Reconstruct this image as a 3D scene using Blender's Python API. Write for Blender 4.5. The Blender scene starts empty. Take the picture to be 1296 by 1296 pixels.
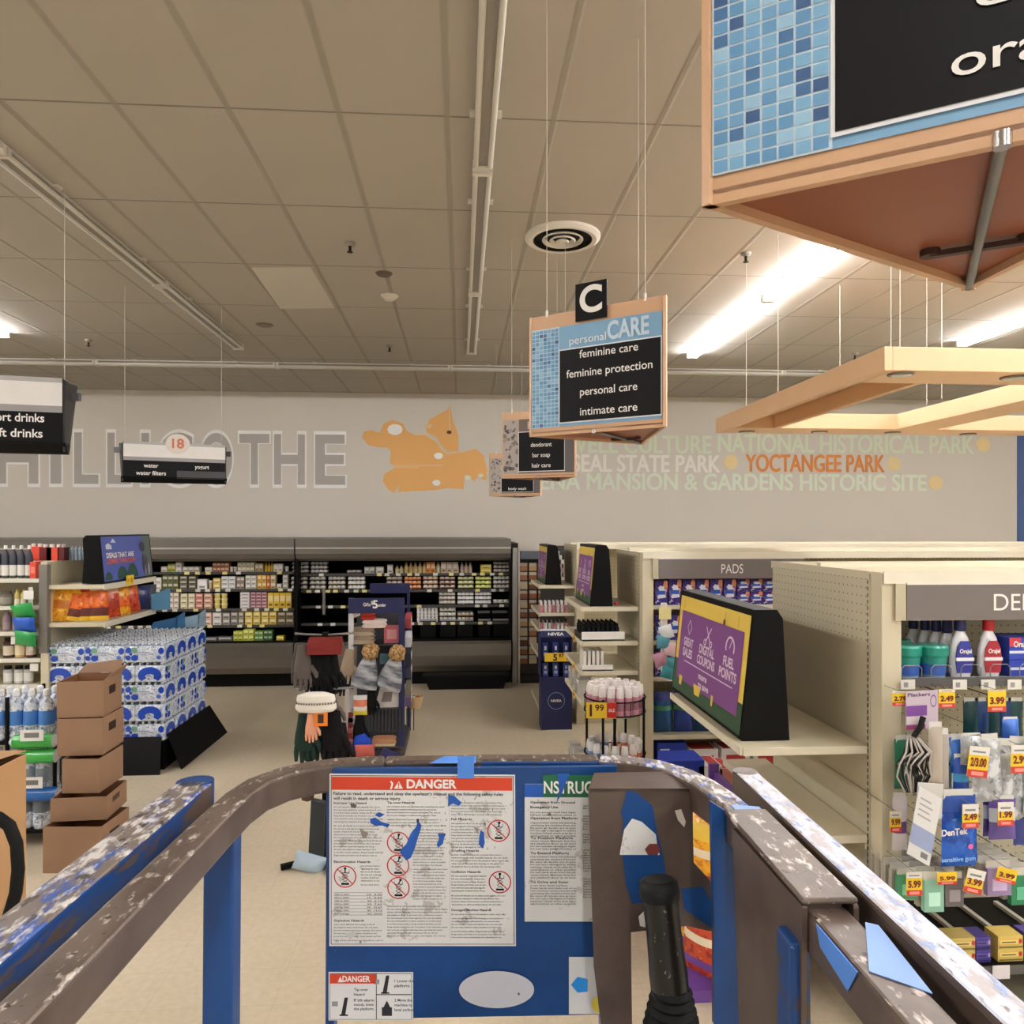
import bpy, math, random
from mathutils import Vector, Matrix
random.seed(7)
scn = bpy.context.scene
col = scn.collection
# ---------------------------------------------------------------- camera
FOC, HOR, EYE = 930.0, 668.0, 2.33
YAW = math.atan(65 / FOC)
cam = bpy.data.cameras.new('camera')
cam.sensor_width = 36.0
cam.lens = 36.0 * FOC / 1296
cam.shift_y = (HOR - 648) / 1296
cam.clip_start, cam.clip_end = 0.02, 100
camo = bpy.data.objects.new('camera', cam)
col.objects.link(camo)
camo.location = (0, 0, EYE)
camo.rotation_euler = (math.pi / 2, 0, -YAW)
scn.camera = camo
# ---------------------------------------------------------------- world and exposure
w = bpy.data.worlds.new('world')
scn.world = w
w.use_nodes = True
w.node_tree.nodes['Background'].inputs[0].default_value = (1.0, 0.93, 0.82, 1)
w.node_tree.nodes['Background'].inputs[1].default_value = 0.30
scn.view_settings.view_transform = 'Standard'
scn.view_settings.look = 'None'
scn.view_settings.gamma = 1
scn.view_settings.exposure = 1.58
TUBE_POWER = 30.0
scn.cycles.use_denoising = True
scn.cycles.max_bounces = 8
scn.cycles.diffuse_bounces = 5
scn.cycles.sample_clamp_indirect = 6.0
CEIL, WALL_Y = 4.65, 12.8

# ---------------------------------------------------------------- helpers
def V(*a): return Vector(a)
def ray(px, py):
    a = (px - 648) / FOC
    c, s = math.cos(YAW), math.sin(YAW)
    return Vector((s + a * c, c - a * s, (HOR - py) / FOC))
def W(px, py, X=None, Y=None, Z=None):
    d = ray(px, py)
    t = X / d.x if X is not None else Y / d.y if Y is not None else (Z - EYE) / d.z
    return Vector((d.x * t, d.y * t, EYE + d.z * t))
def lin(c):
    c = c / 255.0
    return c / 12.92 if c <= 0.04045 else ((c + 0.055) / 1.055) ** 2.4
MATS = {}
def newmat(key):
    m = bpy.data.materials.new(str(key))
    m.use_nodes = True
    nt = m.node_tree
    b = nt.nodes['Principled BSDF']
    MATS[key] = m
    return m, nt, b
def plain(key, rgb, rough=0.55, metal=0.0, emit=0.0, vary=0.06, scale=9.0, alpha=None, trans=0.0, spec=0.5):
    m, nt, b = newmat(key)
    L = (lin(rgb[0]), lin(rgb[1]), lin(rgb[2]), 1)
    b.inputs['Roughness'].default_value = rough
    b.inputs['Metallic'].default_value = metal
    b.inputs['Specular IOR Level'].default_value = spec if max(rgb) > 40 else 0.15
    if vary:
        tc = nt.nodes.new('ShaderNodeTexCoord')
        n = nt.nodes.new('ShaderNodeTexNoise')
        n.inputs['Scale'].default_value = scale
        n.inputs['Detail'].default_value = 3
        nt.links.new(tc.outputs['Object'], n.inputs['Vector'])
        mx = nt.nodes.new('ShaderNodeMix'); mx.data_type = 'RGBA'
        lo, hi = 1 - vary, 1 + vary
        mx.inputs[6].default_value = (L[0] * lo, L[1] * lo, L[2] * lo, 1)
        mx.inputs[7].default_value = (min(1, L[0] * hi), min(1, L[1] * hi), min(1, L[2] * hi), 1)
        nt.links.new(n.outputs['Fac'], mx.inputs[0])
        nt.links.new(mx.outputs[2], b.inputs['Base Color'])
    else:
        b.inputs['Base Color'].default_value = L
    if emit:
        b.inputs['Emission Color'].default_value = L
        b.inputs['Emission Strength'].default_value = emit
    if trans:
        b.inputs['Transmission Weight'].default_value = trans
        b.inputs['IOR'].default_value = 1.2
    return m
def M(key):
    if key in MATS: return MATS[key]
    if isinstance(key, tuple):
        return plain(key, key[:3], key[3] if len(key) > 3 else 0.5)
    raise KeyError(key)
def noise_mix(key, base, layers, rough=0.5, bump=0.0, metal=0.0):
    """base colour with blotches: layers = (rgb, noise scale, threshold, softness, stretch)"""
    m, nt, b = newmat(key)
    tc = nt.nodes.new('ShaderNodeTexCoord')
    prev = None
    last = None
    for (rgb, sc, th, soft, st) in layers:
        mp = nt.nodes.new('ShaderNodeMapping')
        mp.inputs['Scale'].default_value = st
        mp.inputs['Location'].default_value = (sc * 0.37 % 3, sc * 0.71 % 5, 1.3)
        nt.links.new(tc.outputs['Object'], mp.inputs['Vector'])
        n = nt.nodes.new('ShaderNodeTexNoise')
        n.inputs['Scale'].default_value = sc
        n.inputs['Detail'].default_value = 6
        n.inputs['Roughness'].default_value = 0.62
        nt.links.new(mp.outputs[0], n.inputs['Vector'])
        r = nt.nodes.new('ShaderNodeMapRange')
        r.inputs['From Min'].default_value = th - soft
        r.inputs['From Max'].default_value = th + soft
        nt.links.new(n.outputs['Fac'], r.inputs['Value'])
        mx = nt.nodes.new('ShaderNodeMix'); mx.data_type = 'RGBA'
        nt.links.new(r.outputs[0], mx.inputs[0])
        if prev is None: mx.inputs[6].default_value = (lin(base[0]), lin(base[1]), lin(base[2]), 1)
        else: nt.links.new(prev, mx.inputs[6])
        mx.inputs[7].default_value = (lin(rgb[0]), lin(rgb[1]), lin(rgb[2]), 1)
        prev = mx.outputs[2]; last = r.outputs[0]
    nt.links.new(prev, b.inputs['Base Color'])
    b.inputs['Roughness'].default_value = rough
    b.inputs['Metallic'].default_value = metal
    if bump:
        bp = nt.nodes.new('ShaderNodeBump')
        bp.inputs['Strength'].default_value = bump
        bp.inputs['Distance'].default_value = 0.003
        nt.links.new(last, bp.inputs['Height'])
        nt.links.new(bp.outputs[0], b.inputs['Normal'])
    return m

_CAP = None
def glyphs(s, bold, res=2):
    cu = bpy.data.curves.new('t', 'FONT')
    cu.body = s
    cu.resolution_u = res
    cu.offset = bold
    ob = bpy.data.objects.new('t', cu)
    me = bpy.data.meshes.new_from_object(ob)
    vs = [Vector(v.co) for v in me.vertices]
    fs = [tuple(p.vertices) for p in me.polygons]
    bpy.data.objects.remove(ob); bpy.data.meshes.remove(me); bpy.data.curves.remove(cu)
    return vs, fs
class MB:
    def __init__(s):
        s.v, s.f, s.m, s.sm, s.keys = [], [], [], [], []
    def mi(s, key):
        if key not in s.keys: s.keys.append(key)
        return s.keys.index(key)
    def add(s, vs, fs, key, smooth=False):
        o = len(s.v); k = s.mi(key)
        s.v += [Vector(v) for v in vs]
        for f in fs:
            s.f.append(tuple(i + o for i in f)); s.m.append(k); s.sm.append(smooth)
        return s
    def box(s, a, b, key, T=None):
        x0, y0, z0 = a; x1, y1, z1 = b
        vs = [Vector(p) for p in ((x0,y0,z0),(x1,y0,z0),(x1,y1,z0),(x0,y1,z0),(x0,y0,z1),(x1,y0,z1),(x1,y1,z1),(x0,y1,z1))]
        if T is not None: vs = [T @ v for v in vs]
        ks = key if isinstance(key, list) else [key] * 6
        fs = [(0,3,2,1),(4,5,6,7),(0,1,5,4),(2,3,7,6),(3,0,4,7),(1,2,6,5)]   # bottom top front back left right
        o = len(s.v); s.v += vs
        for f, k in zip(fs, ks):
            s.f.append(tuple(i + o for i in f)); s.m.append(s.mi(k)); s.sm.append(False)
        return s
    def poly(s, pts, key): return s.add(pts, [tuple(range(len(pts)))], key)
    def prism(s, pts, ext, key, side=None):
        n = len(pts); ext = Vector(ext)
        pts = [Vector(p) for p in pts]
        nor = Vector((0, 0, 0))
        for i in range(n): nor += pts[i].cross(pts[(i + 1) % n])
        if nor.dot(ext) > 0: pts = pts[::-1]
        vs = pts + [p + ext for p in pts]
        s.add(vs, [tuple(range(n)), tuple(range(2 * n - 1, n - 1, -1))], key)
        s.add(vs, [((i + 1) % n, i, i + n, (i + 1) % n + n) for i in range(n)], side or key)
        return s
    def cyl(s, p0, p1, r0, key, r1=None, n=12, smooth=True, caps=True):
        p0, p1 = Vector(p0), Vector(p1)
        r1 = r0 if r1 is None else r1
        d = (p1 - p0).normalized()
        u = d.orthogonal().normalized(); w_ = d.cross(u)
        vs = []
        for p, r in ((p0, r0), (p1, r1)):
            for i in range(n):
                a = 2 * math.pi * i / n
                vs.append(p + (u * math.cos(a) + w_ * math.sin(a)) * r)
        s.add(vs, [(i, (i + 1) % n, (i + 1) % n + n, i + n) for i in range(n)], key, smooth)
        if caps: s.add(vs, [tuple(range(n - 1, -1, -1)), tuple(range(n, 2 * n))], key)
        return s
    def lathe(s, prof, key, c=(0, 0, 0), n=14, sx=1.0, sy=1.0, keys=None, caps=True):
        c = Vector(c); vs = []
        for r, z in prof:
            for i in range(n):
                a = 2 * math.pi * i / n
                vs.append(c + Vector((r * math.cos(a) * sx, r * math.sin(a) * sy, z)))
        for j in range(len(prof) - 1):
            k = keys[j] if keys else key
            s.add(vs[j * n:(j + 2) * n], [(i, (i + 1) % n, (i + 1) % n + n, i + n) for i in range(n)], k, True)
        if not caps: return s
        s.add(vs[:n], [tuple(range(n - 1, -1, -1))], keys[0] if keys else key)
        s.add(vs[-n:], [tuple(range(n))], keys[-1] if keys else key)
        return s
    def tube(s, path, r, key, n=8, closed=False):
        path = [Vector(p) for p in path]; m_ = len(path); vs = []
        up = None
        for i, p in enumerate(path):
            if closed: d = path[(i + 1) % m_] - path[i - 1]
            else: d = path[min(i + 1, m_ - 1)] - path[max(i - 1, 0)]
            d.normalize()
            if up is None: up = d.orthogonal().normalized()
            up = (up - d * up.dot(d)).normalized()
            w_ = d.cross(up)
            rr = r[i] if isinstance(r, (list, tuple)) else r
            for k in range(n):
                a = 2 * math.pi * k / n
                vs.append(p + (up * math.cos(a) + w_ * math.sin(a)) * rr)
        fs = []
        for i in range(m_ if closed else m_ - 1):
            j = (i + 1) % m_
            fs += [(i * n + k, i * n + (k + 1) % n, j * n + (k + 1) % n, j * n + k) for k in range(n)]
        s.add(vs, fs, key, True)
        if not closed: s.add(vs, [tuple(range(n - 1, -1, -1)), tuple(range((m_ - 1) * n, m_ * n))], key)
        return s
    def sweep(s, path, wd, ht, key, up=(0, 0, 1)):
        """rectangular bar along a path, mitred"""
        path = [Vector(p) for p in path]; up = Vector(up); m_ = len(path); vs = []
        for i, p in enumerate(path):
            d0 = (path[i] - path[i - 1]).normalized() if i else None
            d1 = (path[i + 1] - path[i]).normalized() if i < m_ - 1 else None
            d = ((d0 or d1) + (d1 or d0)).normalized()
            k = 1 / max(0.4, d.dot(d1 or d0))
            sd = d.cross(up).normalized(); u2 = sd.cross(d).normalized()
            for a, b in ((-1, -1), (1, -1), (1, 1), (-1, 1)):
                vs.append(p + sd * (a * wd / 2 * k) + u2 * (b * ht / 2))
        fs = []
        for i in range(m_ - 1):
            fs += [(i * 4 + k, i * 4 + (k + 1) % 4, i * 4 + 4 + (k + 1) % 4, i * 4 + 4 + k) for k in range(4)]
        fs += [(3, 2, 1, 0), tuple(range(4 * m_ - 4, 4 * m_))]
        return s.add(vs, fs, key)
    def text(s, t, o, xd, ud, h, key, align='L', bold=0.0, w=None, off=0.0015, xs=1.0):
        global _CAP
        if _CAP is None:
            g, _ = glyphs('H', 0); _CAP = max(v.y for v in g)
        vs, fs = glyphs(t, bold, 8 if h > .05 else 4 if h > .012 else 2)
        if not vs: return s
        xd = Vector(xd).normalized(); ud = Vector(ud).normalized(); nn = xd.cross(ud).normalized()
        o = Vector(o) + nn * off
        x0 = min(v.x for v in vs); x1 = max(v.x for v in vs)
        k = h / _CAP; kx = k * xs
        if w: kx = w / (x1 - x0)
        sh = -x0 if align == 'L' else -(x0 + x1) / 2 if align == 'C' else -x1
        return s.add([o + xd * ((v.x + sh) * kx) + ud * (v.y * k) for v in vs], fs, key)
    def build(s, name, parent=None, loc=None, bevel=0.0, rz=0.0, seg=2):
        me = bpy.data.meshes.new(name)
        me.from_pydata([tuple(v) for v in s.v], [], s.f)
        for k in s.keys: me.materials.append(M(k))
        me.polygons.foreach_set('material_index', s.m)
        me.polygons.foreach_set('use_smooth', s.sm)
        me.update()
        o = bpy.data.objects.new(name, me)
        col.objects.link(o)
        if parent is not None: o.parent = parent
        if loc is not None: o.location = loc
        if rz: o.rotation_euler.z = rz
        if bevel:
            b = o.modifiers.new('edge', 'BEVEL'); b.width = bevel; b.segments = seg
            b.limit_method = 'ANGLE'; b.angle_limit = math.radians(40)
        return o
class Face:
    """a flat rectangle in space: point(s,t) with s,t in 0..1"""
    def __init__(s, p00, p10, p01):
        s.o = Vector(p00); s.x = Vector(p10) - s.o; s.y = Vector(p01) - s.o
        s.n = s.x.cross(s.y).normalized(); s.w = s.x.length; s.h = s.y.length
    def p(s, a, b, d=0.0): return s.o + s.x * a + s.y * b + s.n * d
    def rect(s, mb, a0, b0, a1, b1, key, d=0.001):
        mb.poly([s.p(a0, b0, d), s.p(a1, b0, d), s.p(a1, b1, d), s.p(a0, b1, d)], key)
    def shape(s, mb, pts, key, d=0.001): mb.poly([s.p(a, b, d) for a, b in pts], key)
    def disc(s, mb, a, b, ra, rb, key, d=0.001, n=20, inner=None):
        P = [s.p(a + ra * math.cos(2 * math.pi * i / n), b + rb * math.sin(2 * math.pi * i / n), d) for i in range(n)]
        if inner is None: mb.poly(P, key)
        else:
            Q = [s.p(a + ra * inner * math.cos(2 * math.pi * i / n), b + rb * inner * math.sin(2 * math.pi * i / n), d) for i in range(n)]
            mb.add(P + Q, [(i, (i + 1) % n, (i + 1) % n + n, i + n) for i in range(n)], key)
    def line(s, mb, a0, b0, a1, b1, wd, key, d=0.0015):
        A, B = s.p(a0, b0, d), s.p(a1, b1, d)
        q = (B - A).normalized().cross(s.n) * (wd / 2)
        mb.poly([A + q, B + q, B - q, A - q][::-1], key)
    def text(s, mb, t, a, b, h, key, align='C', bold=0.0, w=None, d=0.002, xs=1.0):
        mb.text(t, s.p(a, b), s.x, s.y, h * s.h, key, align, bold, w * s.w if w else None, d, xs)
def tag(o, label=None, cat=None, group=None, kind=None):
    if label: o['label'] = label
    if cat: o['category'] = cat
    if group: o['group'] = group
    if kind: o['kind'] = kind
    return o
def thing(name, label, cat, loc=(0, 0, 0), rz=0.0, group=None):
    o = bpy.data.objects.new(name, None)
    o.empty_display_size = 0.05
    col.objects.link(o)
    o.location = loc; o.rotation_euler = (0, 0, rz)
    return tag(o, label, cat, group)
def one(mb, name, label, cat, loc=None, group=None, bevel=0.0, rz=0.0):
    return tag(mb.build(name, None, loc, bevel, rz), label, cat, group)
KIDS = {}
def dup(o, loc=None, rz=None, label=None, group=None, parent=None):
    c = o.copy(); col.objects.link(c)
    if parent is not None: c.parent = parent
    if loc is not None: c.location = loc
    if rz is not None: c.rotation_euler.z = rz
    if label: c['label'] = label
    if group: c['group'] = group
    for ch in list(o.children): dup(ch, parent=c)
    return c
# ---------------------------------------------------------------- materials
WHITE = (238, 236, 230); BLACK = (14, 14, 15); INK = (30, 30, 32)
CREAM = (208, 199, 172, 0.4); CREAM2 = (188, 180, 154, 0.45)
NAVY = (24, 30, 82); YEL = (240, 205, 50); RED = (205, 40, 35)
plain('wallpaint', (222, 216, 205), 0.8, vary=0.02, scale=0.6)
plain('tubeoff', (222, 220, 212), 0.3, vary=0)
plain('fixwhite', (226, 222, 212), 0.4, vary=0.03)
plain('fixgrey', (150, 145, 138), 0.45)
plain('lit', (252, 250, 252), 0.4, vary=0, emit=TUBE_POWER)
plain('signwood', (206, 166, 130), 0.42, vary=0.05, scale=5)
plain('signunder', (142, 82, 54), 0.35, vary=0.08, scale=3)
plain('beamwood', (222, 184, 144), 0.5, vary=0.06, scale=4)
plain('chrome', (205, 205, 205), 0.22, metal=1.0, vary=0)
plain('steel', (150, 150, 150), 0.35, metal=0.9, vary=0.05)
plain('lipgrey', (96, 94, 92), 0.4)
plain('blackplastic', (11, 11, 12), 0.5, vary=0.05)
plain('cardboard', (150, 118, 92), 0.75, vary=0.08, scale=6)
plain('tanbox', (186, 146, 102), 0.75, vary=0.06)
plain('cardinside', (134, 92, 60), 0.8, vary=0.08)
plain('caseblack', (11, 11, 11), 0.5, vary=0)
plain('casegrey', (112, 107, 99), 0.4, metal=0.35, vary=0.05)
plain('casegrey2', (120, 115, 106), 0.3, metal=0.5, vary=0.05)
plain('rubber', (26, 26, 26), 0.6, vary=0.1, scale=40)
plain('film', (205, 214, 226), 0.12, vary=0.12, scale=25)
plain('bottleclear', (150, 165, 180), 0.1, vary=0.25, scale=30)
plain('tape', (80, 140, 225), 0.6, vary=0.04)
plain('tapepale', (140, 175, 238), 0.6, vary=0.04)
def bottles_film():
    m, nt, b = newmat('wrapped')
    tc = nt.nodes.new('ShaderNodeTexCoord'); n = nt.nodes.new('ShaderNodeTexNoise')
    n.inputs['Scale'].default_value = 34; n.inputs['Detail'].default_value = 4; n.inputs['Distortion'].default_value = 1.2
    nt.links.new(tc.outputs['Object'], n.inputs['Vector'])
    r = nt.nodes.new('ShaderNodeValToRGB')
    r.color_ramp.elements[0].position = 0.34; r.color_ramp.elements[0].color = (lin(110), lin(122), lin(144), 1)
    r.color_ramp.elements[1].position = 0.62; r.color_ramp.elements[1].color = (lin(238), lin(242), lin(248), 1)
    e = r.color_ramp.elements.new(0.46); e.color = (lin(200), lin(210), lin(224), 1)
    nt.links.new(n.outputs['Fac'], r.inputs[0]); nt.links.new(r.outputs[0], b.inputs['Base Color'])
    b.inputs['Roughness'].default_value = 0.15
bottles_film()
def grid_mat(key, base, line, pitch, offs, width, axes=(0, 1), rough=0.85, vary=0.03, spec=0.3):
    """two families of joint lines on object coordinates"""
    m, nt, b = newmat(key)
    tc = nt.nodes.new('ShaderNodeTexCoord'); sp = nt.nodes.new('ShaderNodeSeparateXYZ')
    nt.links.new(tc.outputs['Object'], sp.inputs[0])
    outs = []
    for i in (0, 1):
        a = nt.nodes.new('ShaderNodeMath'); a.operation = 'SUBTRACT'; a.inputs[1].default_value = offs[i] - pitch[i] / 2
        nt.links.new(sp.outputs[axes[i]], a.inputs[0])
        f_ = nt.nodes.new('ShaderNodeMath'); f_.operation = 'FLOORED_MODULO'; f_.inputs[1].default_value = pitch[i]
        nt.links.new(a.outputs[0], f_.inputs[0])
        d = nt.nodes.new('ShaderNodeMath'); d.operation = 'SUBTRACT'; d.inputs[1].default_value = pitch[i] / 2
        nt.links.new(f_.outputs[0], d.inputs[0])
        ab = nt.nodes.new('ShaderNodeMath'); ab.operation = 'ABSOLUTE'; nt.links.new(d.outputs[0], ab.inputs[0])
        r = nt.nodes.new('ShaderNodeMapRange')
        r.inputs['From Min'].default_value = width[i] * 0.3; r.inputs['From Max'].default_value = width[i] * 0.7
        r.inputs['To Min'].default_value = 1; r.inputs['To Max'].default_value = 0
        nt.links.new(ab.outputs[0], r.inputs['Value']); outs.append(r.outputs[0])
    return m, nt, b, outs, tc
def ceiling_mat():
    m, nt, b, o, tc = grid_mat('ceiling', 0, 0, (0.605, 1.222), (-0.075, 4.16), (0.034, 0.014))
    n = nt.nodes.new('ShaderNodeTexNoise'); n.inputs['Scale'].default_value = 0.7; n.inputs['Detail'].default_value = 5
    nt.links.new(tc.outputs['Object'], n.inputs['Vector'])
    mx = nt.nodes.new('ShaderNodeMix'); mx.data_type = 'RGBA'
    mx.inputs[6].default_value = (lin(176), lin(170), lin(159), 1); mx.inputs[7].default_value = (lin(190), lin(184), lin(173), 1)
    nt.links.new(n.outputs['Fac'], mx.inputs[0]); prev = mx.outputs[2]
    for out, c, k in ((o[1], (116, 109, 98), 0.75), (o[0], (160, 153, 140), 0.8)):
        m2 = nt.nodes.new('ShaderNodeMix'); m2.data_type = 'RGBA'
        mu = nt.nodes.new('ShaderNodeMath'); mu.operation = 'MULTIPLY'; mu.inputs[1].default_value = k
        nt.links.new(out, mu.inputs[0]); nt.links.new(mu.outputs[0], m2.inputs[0])
        nt.links.new(prev, m2.inputs[6]); m2.inputs[7].default_value = (lin(c[0]), lin(c[1]), lin(c[2]), 1); prev = m2.outputs[2]
    nt.links.new(prev, b.inputs['Base Color']); b.inputs['Roughness'].default_value = 0.9
    mm = nt.nodes.new('ShaderNodeMath'); mm.operation = 'MAXIMUM'
    nt.links.new(o[0], mm.inputs[0]); nt.links.new(o[1], mm.inputs[1])
    bp = nt.nodes.new('ShaderNodeBump'); bp.inputs['Strength'].default_value = 0.5; bp.inputs['Distance'].default_value = 0.01
    nt.links.new(mm.outputs[0], bp.inputs['Height']); nt.links.new(bp.outputs[0], b.inputs['Normal'])
ceiling_mat()
def floor_mat():
    m, nt, b, o, tc = grid_mat('floor', 0, 0, (0.305, 0.305), (0, 0), (0.004, 0.004))
    n = nt.nodes.new('ShaderNodeTexNoise'); n.inputs['Scale'].default_value = 0.9; n.inputs['Detail'].default_value = 4
    n2 = nt.nodes.new('ShaderNodeTexNoise'); n2.inputs['Scale'].default_value = 26; n2.inputs['Detail'].default_value = 4
    nt.links.new(tc.outputs['Object'], n.inputs['Vector']); nt.links.new(tc.outputs['Object'], n2.inputs['Vector'])
    ad = nt.nodes.new('ShaderNodeMath'); ad.operation = 'ADD'
    nt.links.new(n.outputs['Fac'], ad.inputs[0]); nt.links.new(n2.outputs['Fac'], ad.inputs[1])
    r = nt.nodes.new('ShaderNodeMapRange'); r.inputs['From Min'].default_value = 0.7; r.inputs['From Max'].default_value = 1.3
    nt.links.new(ad.outputs[0], r.inputs['Value'])
    mx = nt.nodes.new('ShaderNodeMix'); mx.data_type = 'RGBA'
    mx.inputs[6].default_value = (lin(196), lin(182), lin(157), 1); mx.inputs[7].default_value = (lin(211), lin(198), lin(174), 1)
    nt.links.new(r.outputs[0], mx.inputs[0])
    mm = nt.nodes.new('ShaderNodeMath'); mm.operation = 'MAXIMUM'
    nt.links.new(o[0], mm.inputs[0]); nt.links.new(o[1], mm.inputs[1])
    mu = nt.nodes.new('ShaderNodeMath'); mu.operation = 'MULTIPLY'; mu.inputs[1].default_value = 0.25
    nt.links.new(mm.outputs[0], mu.inputs[0])
    m2 = nt.nodes.new('ShaderNodeMix'); m2.data_type = 'RGBA'
    nt.links.new(mu.outputs[0], m2.inputs[0]); nt.links.new(mx.outputs[2], m2.inputs[6])
    m2.inputs[7].default_value = (lin(160), lin(140), lin(108), 1)
    nt.links.new(m2.outputs[2], b.inputs['Base Color'])
    b.inputs['Roughness'].default_value = 0.32; b.inputs['Specular IOR Level'].default_value = 0.5
floor_mat()
def peg_mat(key, rgb, ax):
    m, nt, b = newmat(key)
    tc = nt.nodes.new('ShaderNodeTexCoord'); sp = nt.nodes.new('ShaderNodeSeparateXYZ')
    nt.links.new(tc.outputs['Object'], sp.inputs[0]); acc = None
    for i in ax:
        f_ = nt.nodes.new('ShaderNodeMath'); f_.operation = 'FLOORED_MODULO'; f_.inputs[1].default_value = 0.0254 * (1.6 if key != 'pegfine' else 1)
        nt.links.new(sp.outputs[i], f_.inputs[0])
        d = nt.nodes.new('ShaderNodeMath'); d.operation = 'SUBTRACT'; d.inputs[1].default_value = 0.0127 * (1.6 if key != 'pegfine' else 1)
        nt.links.new(f_.outputs[0], d.inputs[0])
        p = nt.nodes.new('ShaderNodeMath'); p.operation = 'POWER'; p.inputs[1].default_value = 2
        nt.links.new(d.outputs[0], p.inputs[0])
        if acc is None: acc = p.outputs[0]
        else:
            a = nt.nodes.new('ShaderNodeMath'); a.operation = 'ADD'
            nt.links.new(acc, a.inputs[0]); nt.links.new(p.outputs[0], a.inputs[1]); acc = a.outputs[0]
    c = nt.nodes.new('ShaderNodeMath'); c.operation = 'LESS_THAN'; c.inputs[1].default_value = 0.0040 ** 2
    nt.links.new(acc, c.inputs[0])
    mx = nt.nodes.new('ShaderNodeMix'); mx.data_type = 'RGBA'
    nt.links.new(c.outputs[0], mx.inputs[0])
    mx.inputs[6].default_value = (lin(rgb[0]), lin(rgb[1]), lin(rgb[2]), 1); mx.inputs[7].default_value = (lin(84), lin(78), lin(62), 1)
    nt.links.new(mx.outputs[2], b.inputs['Base Color']); b.inputs['Roughness'].default_value = 0.5
peg_mat('pegx', (200, 192, 165), (0, 2)); peg_mat('pegy', (200, 192, 165), (1, 2))
noise_mix('railscuff', (108, 94, 84), [((86, 72, 62), 14, 0.5, 0.1, (1, 0.6, 1)), ((206, 196, 186), 70, 0.62, 0.05, (1, 0.4, 1)), ((58, 46, 40), 60, 0.64, 0.02, (1, 1, 1))], 0.4, 0.3)
noise_mix('railtop', (120, 108, 100), [((52, 90, 168), 40, 0.55, 0.03, (1, 0.4, 1)), ((216, 212, 208), 80, 0.535, 0.06, (1, 0.35, 1)), ((70, 58, 52), 70, 0.60, 0.04, (1, 0.5, 1))], 0.42, 0.3)
noise_mix('railbrown', (78, 64, 56), [((96, 82, 72), 6, 0.5, 0.1, (1, 1, 1)), ((212, 206, 198), 50, 0.745, 0.015, (1, 0.6, 1)), ((18, 66, 140), 5, 0.70, 0.01, (1, 1, 1))], 0.38, 0.15)
noise_mix('railblue', (13, 62, 122), [((84, 70, 62), 7, 0.56, 0.012, (1, 0.4, 1.6)), ((222, 218, 212), 60, 0.73, 0.02, (1, 0.6, 1))], 0.38, 0.2)
noise_mix('railmix', (70, 58, 52), [((13, 62, 122), 5.5, 0.50, 0.012, (1, 0.6, 1)), ((222, 218, 212), 60, 0.72, 0.02, (1, 0.6, 1))], 0.38, 0.2)
noise_mix('liftblue', (12, 68, 130), [((9, 58, 114), 5, 0.55, 0.1, (1, 1, 1)), ((224, 224, 224), 38, 0.745, 0.01, (1, 1, 1)), ((60, 50, 48), 17, 0.72, 0.01, (1, 1, 1))], 0.4, 0.1)
noise_mix('silverbag', (160, 164, 168), [((214, 218, 222), 18, 0.54, 0.06, (1, 1, 1)), ((110, 116, 122), 30, 0.62, 0.04, (1, 1, 1))], 0.15, 0.5)
noise_mix('bluebag', (34, 98, 204), [((20, 66, 160), 16, 0.54, 0.05, (1, 1, 1)), ((90, 160, 232), 30, 0.64, 0.03, (1, 1, 1))], 0.2, 0.4)
noise_mix('railwhite', (172, 166, 168), [((198, 204, 222), 60, 0.48, 0.06, (1, 0.4, 1)), ((120, 106, 98), 60, 0.64, 0.03, (1, 0.4, 1)), ((140, 166, 214), 70, 0.60, 0.04, (1, 0.4, 1))], 0.35, 0.3)
noise_mix('decalpaper', (224, 224, 220), [((196, 192, 184), 30, 0.60, 0.02, (1, 1, 1)), ((120, 112, 104), 60, 0.70, 0.01, (1, 1, 1))], 0.5)
noise_mix('gripblack', (18, 18, 18), [((150, 148, 144), 130, 0.66, 0.03, (1, 1, 0.5))], 0.3, 0.3)
noise_mix('knitgrey', (176, 178, 182), [((90, 94, 102), 7, 0.5, 0.08, (0.4, 0.4, 2.2))], 0.95, 0.4)
noise_mix('chipgold', (240, 172, 36), [((206, 118, 24), 26, 0.55, 0.04, (1, 1, 1)), ((250, 214, 90), 34, 0.62, 0.03, (1, 1, 1))], 0.25, 0.3)
noise_mix('chiporg', (230, 106, 30), [((190, 62, 24), 26, 0.57, 0.04, (1, 1, 1)), ((246, 176, 60), 30, 0.62, 0.03, (1, 1, 1))], 0.25, 0.3)
noise_mix('chiprust', (200, 72, 38), [((150, 44, 32), 28, 0.56, 0.04, (1, 1, 1)), ((236, 150, 90), 26, 0.63, 0.03, (1, 1, 1))], 0.25, 0.3)
noise_mix('fur', (196, 160, 108), [((120, 84, 48), 40, 0.5, 0.1, (1, 1, 1))], 1.0, 0.8)
noise_mix('chips', (236, 138, 24), [((196, 70, 30), 12, 0.56, 0.04, (1, 1, 1)), ((246, 196, 50), 16, 0.60, 0.03, (1, 1, 1))], 0.25, 0.3)
noise_mix('chipsred', (206, 84, 40), [((232, 150, 60), 14, 0.5, 0.05, (1, 1, 1)), ((150, 40, 40), 20, 0.6, 0.03, (1, 1, 1))], 0.25, 0.3)
noise_mix('padpack', (66, 46, 130), [((236, 150, 90), 16, 0.58, 0.03, (1, 1, 1)), ((230, 232, 244), 20, 0.60, 0.02, (1, 1, 1))], 0.3)

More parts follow.
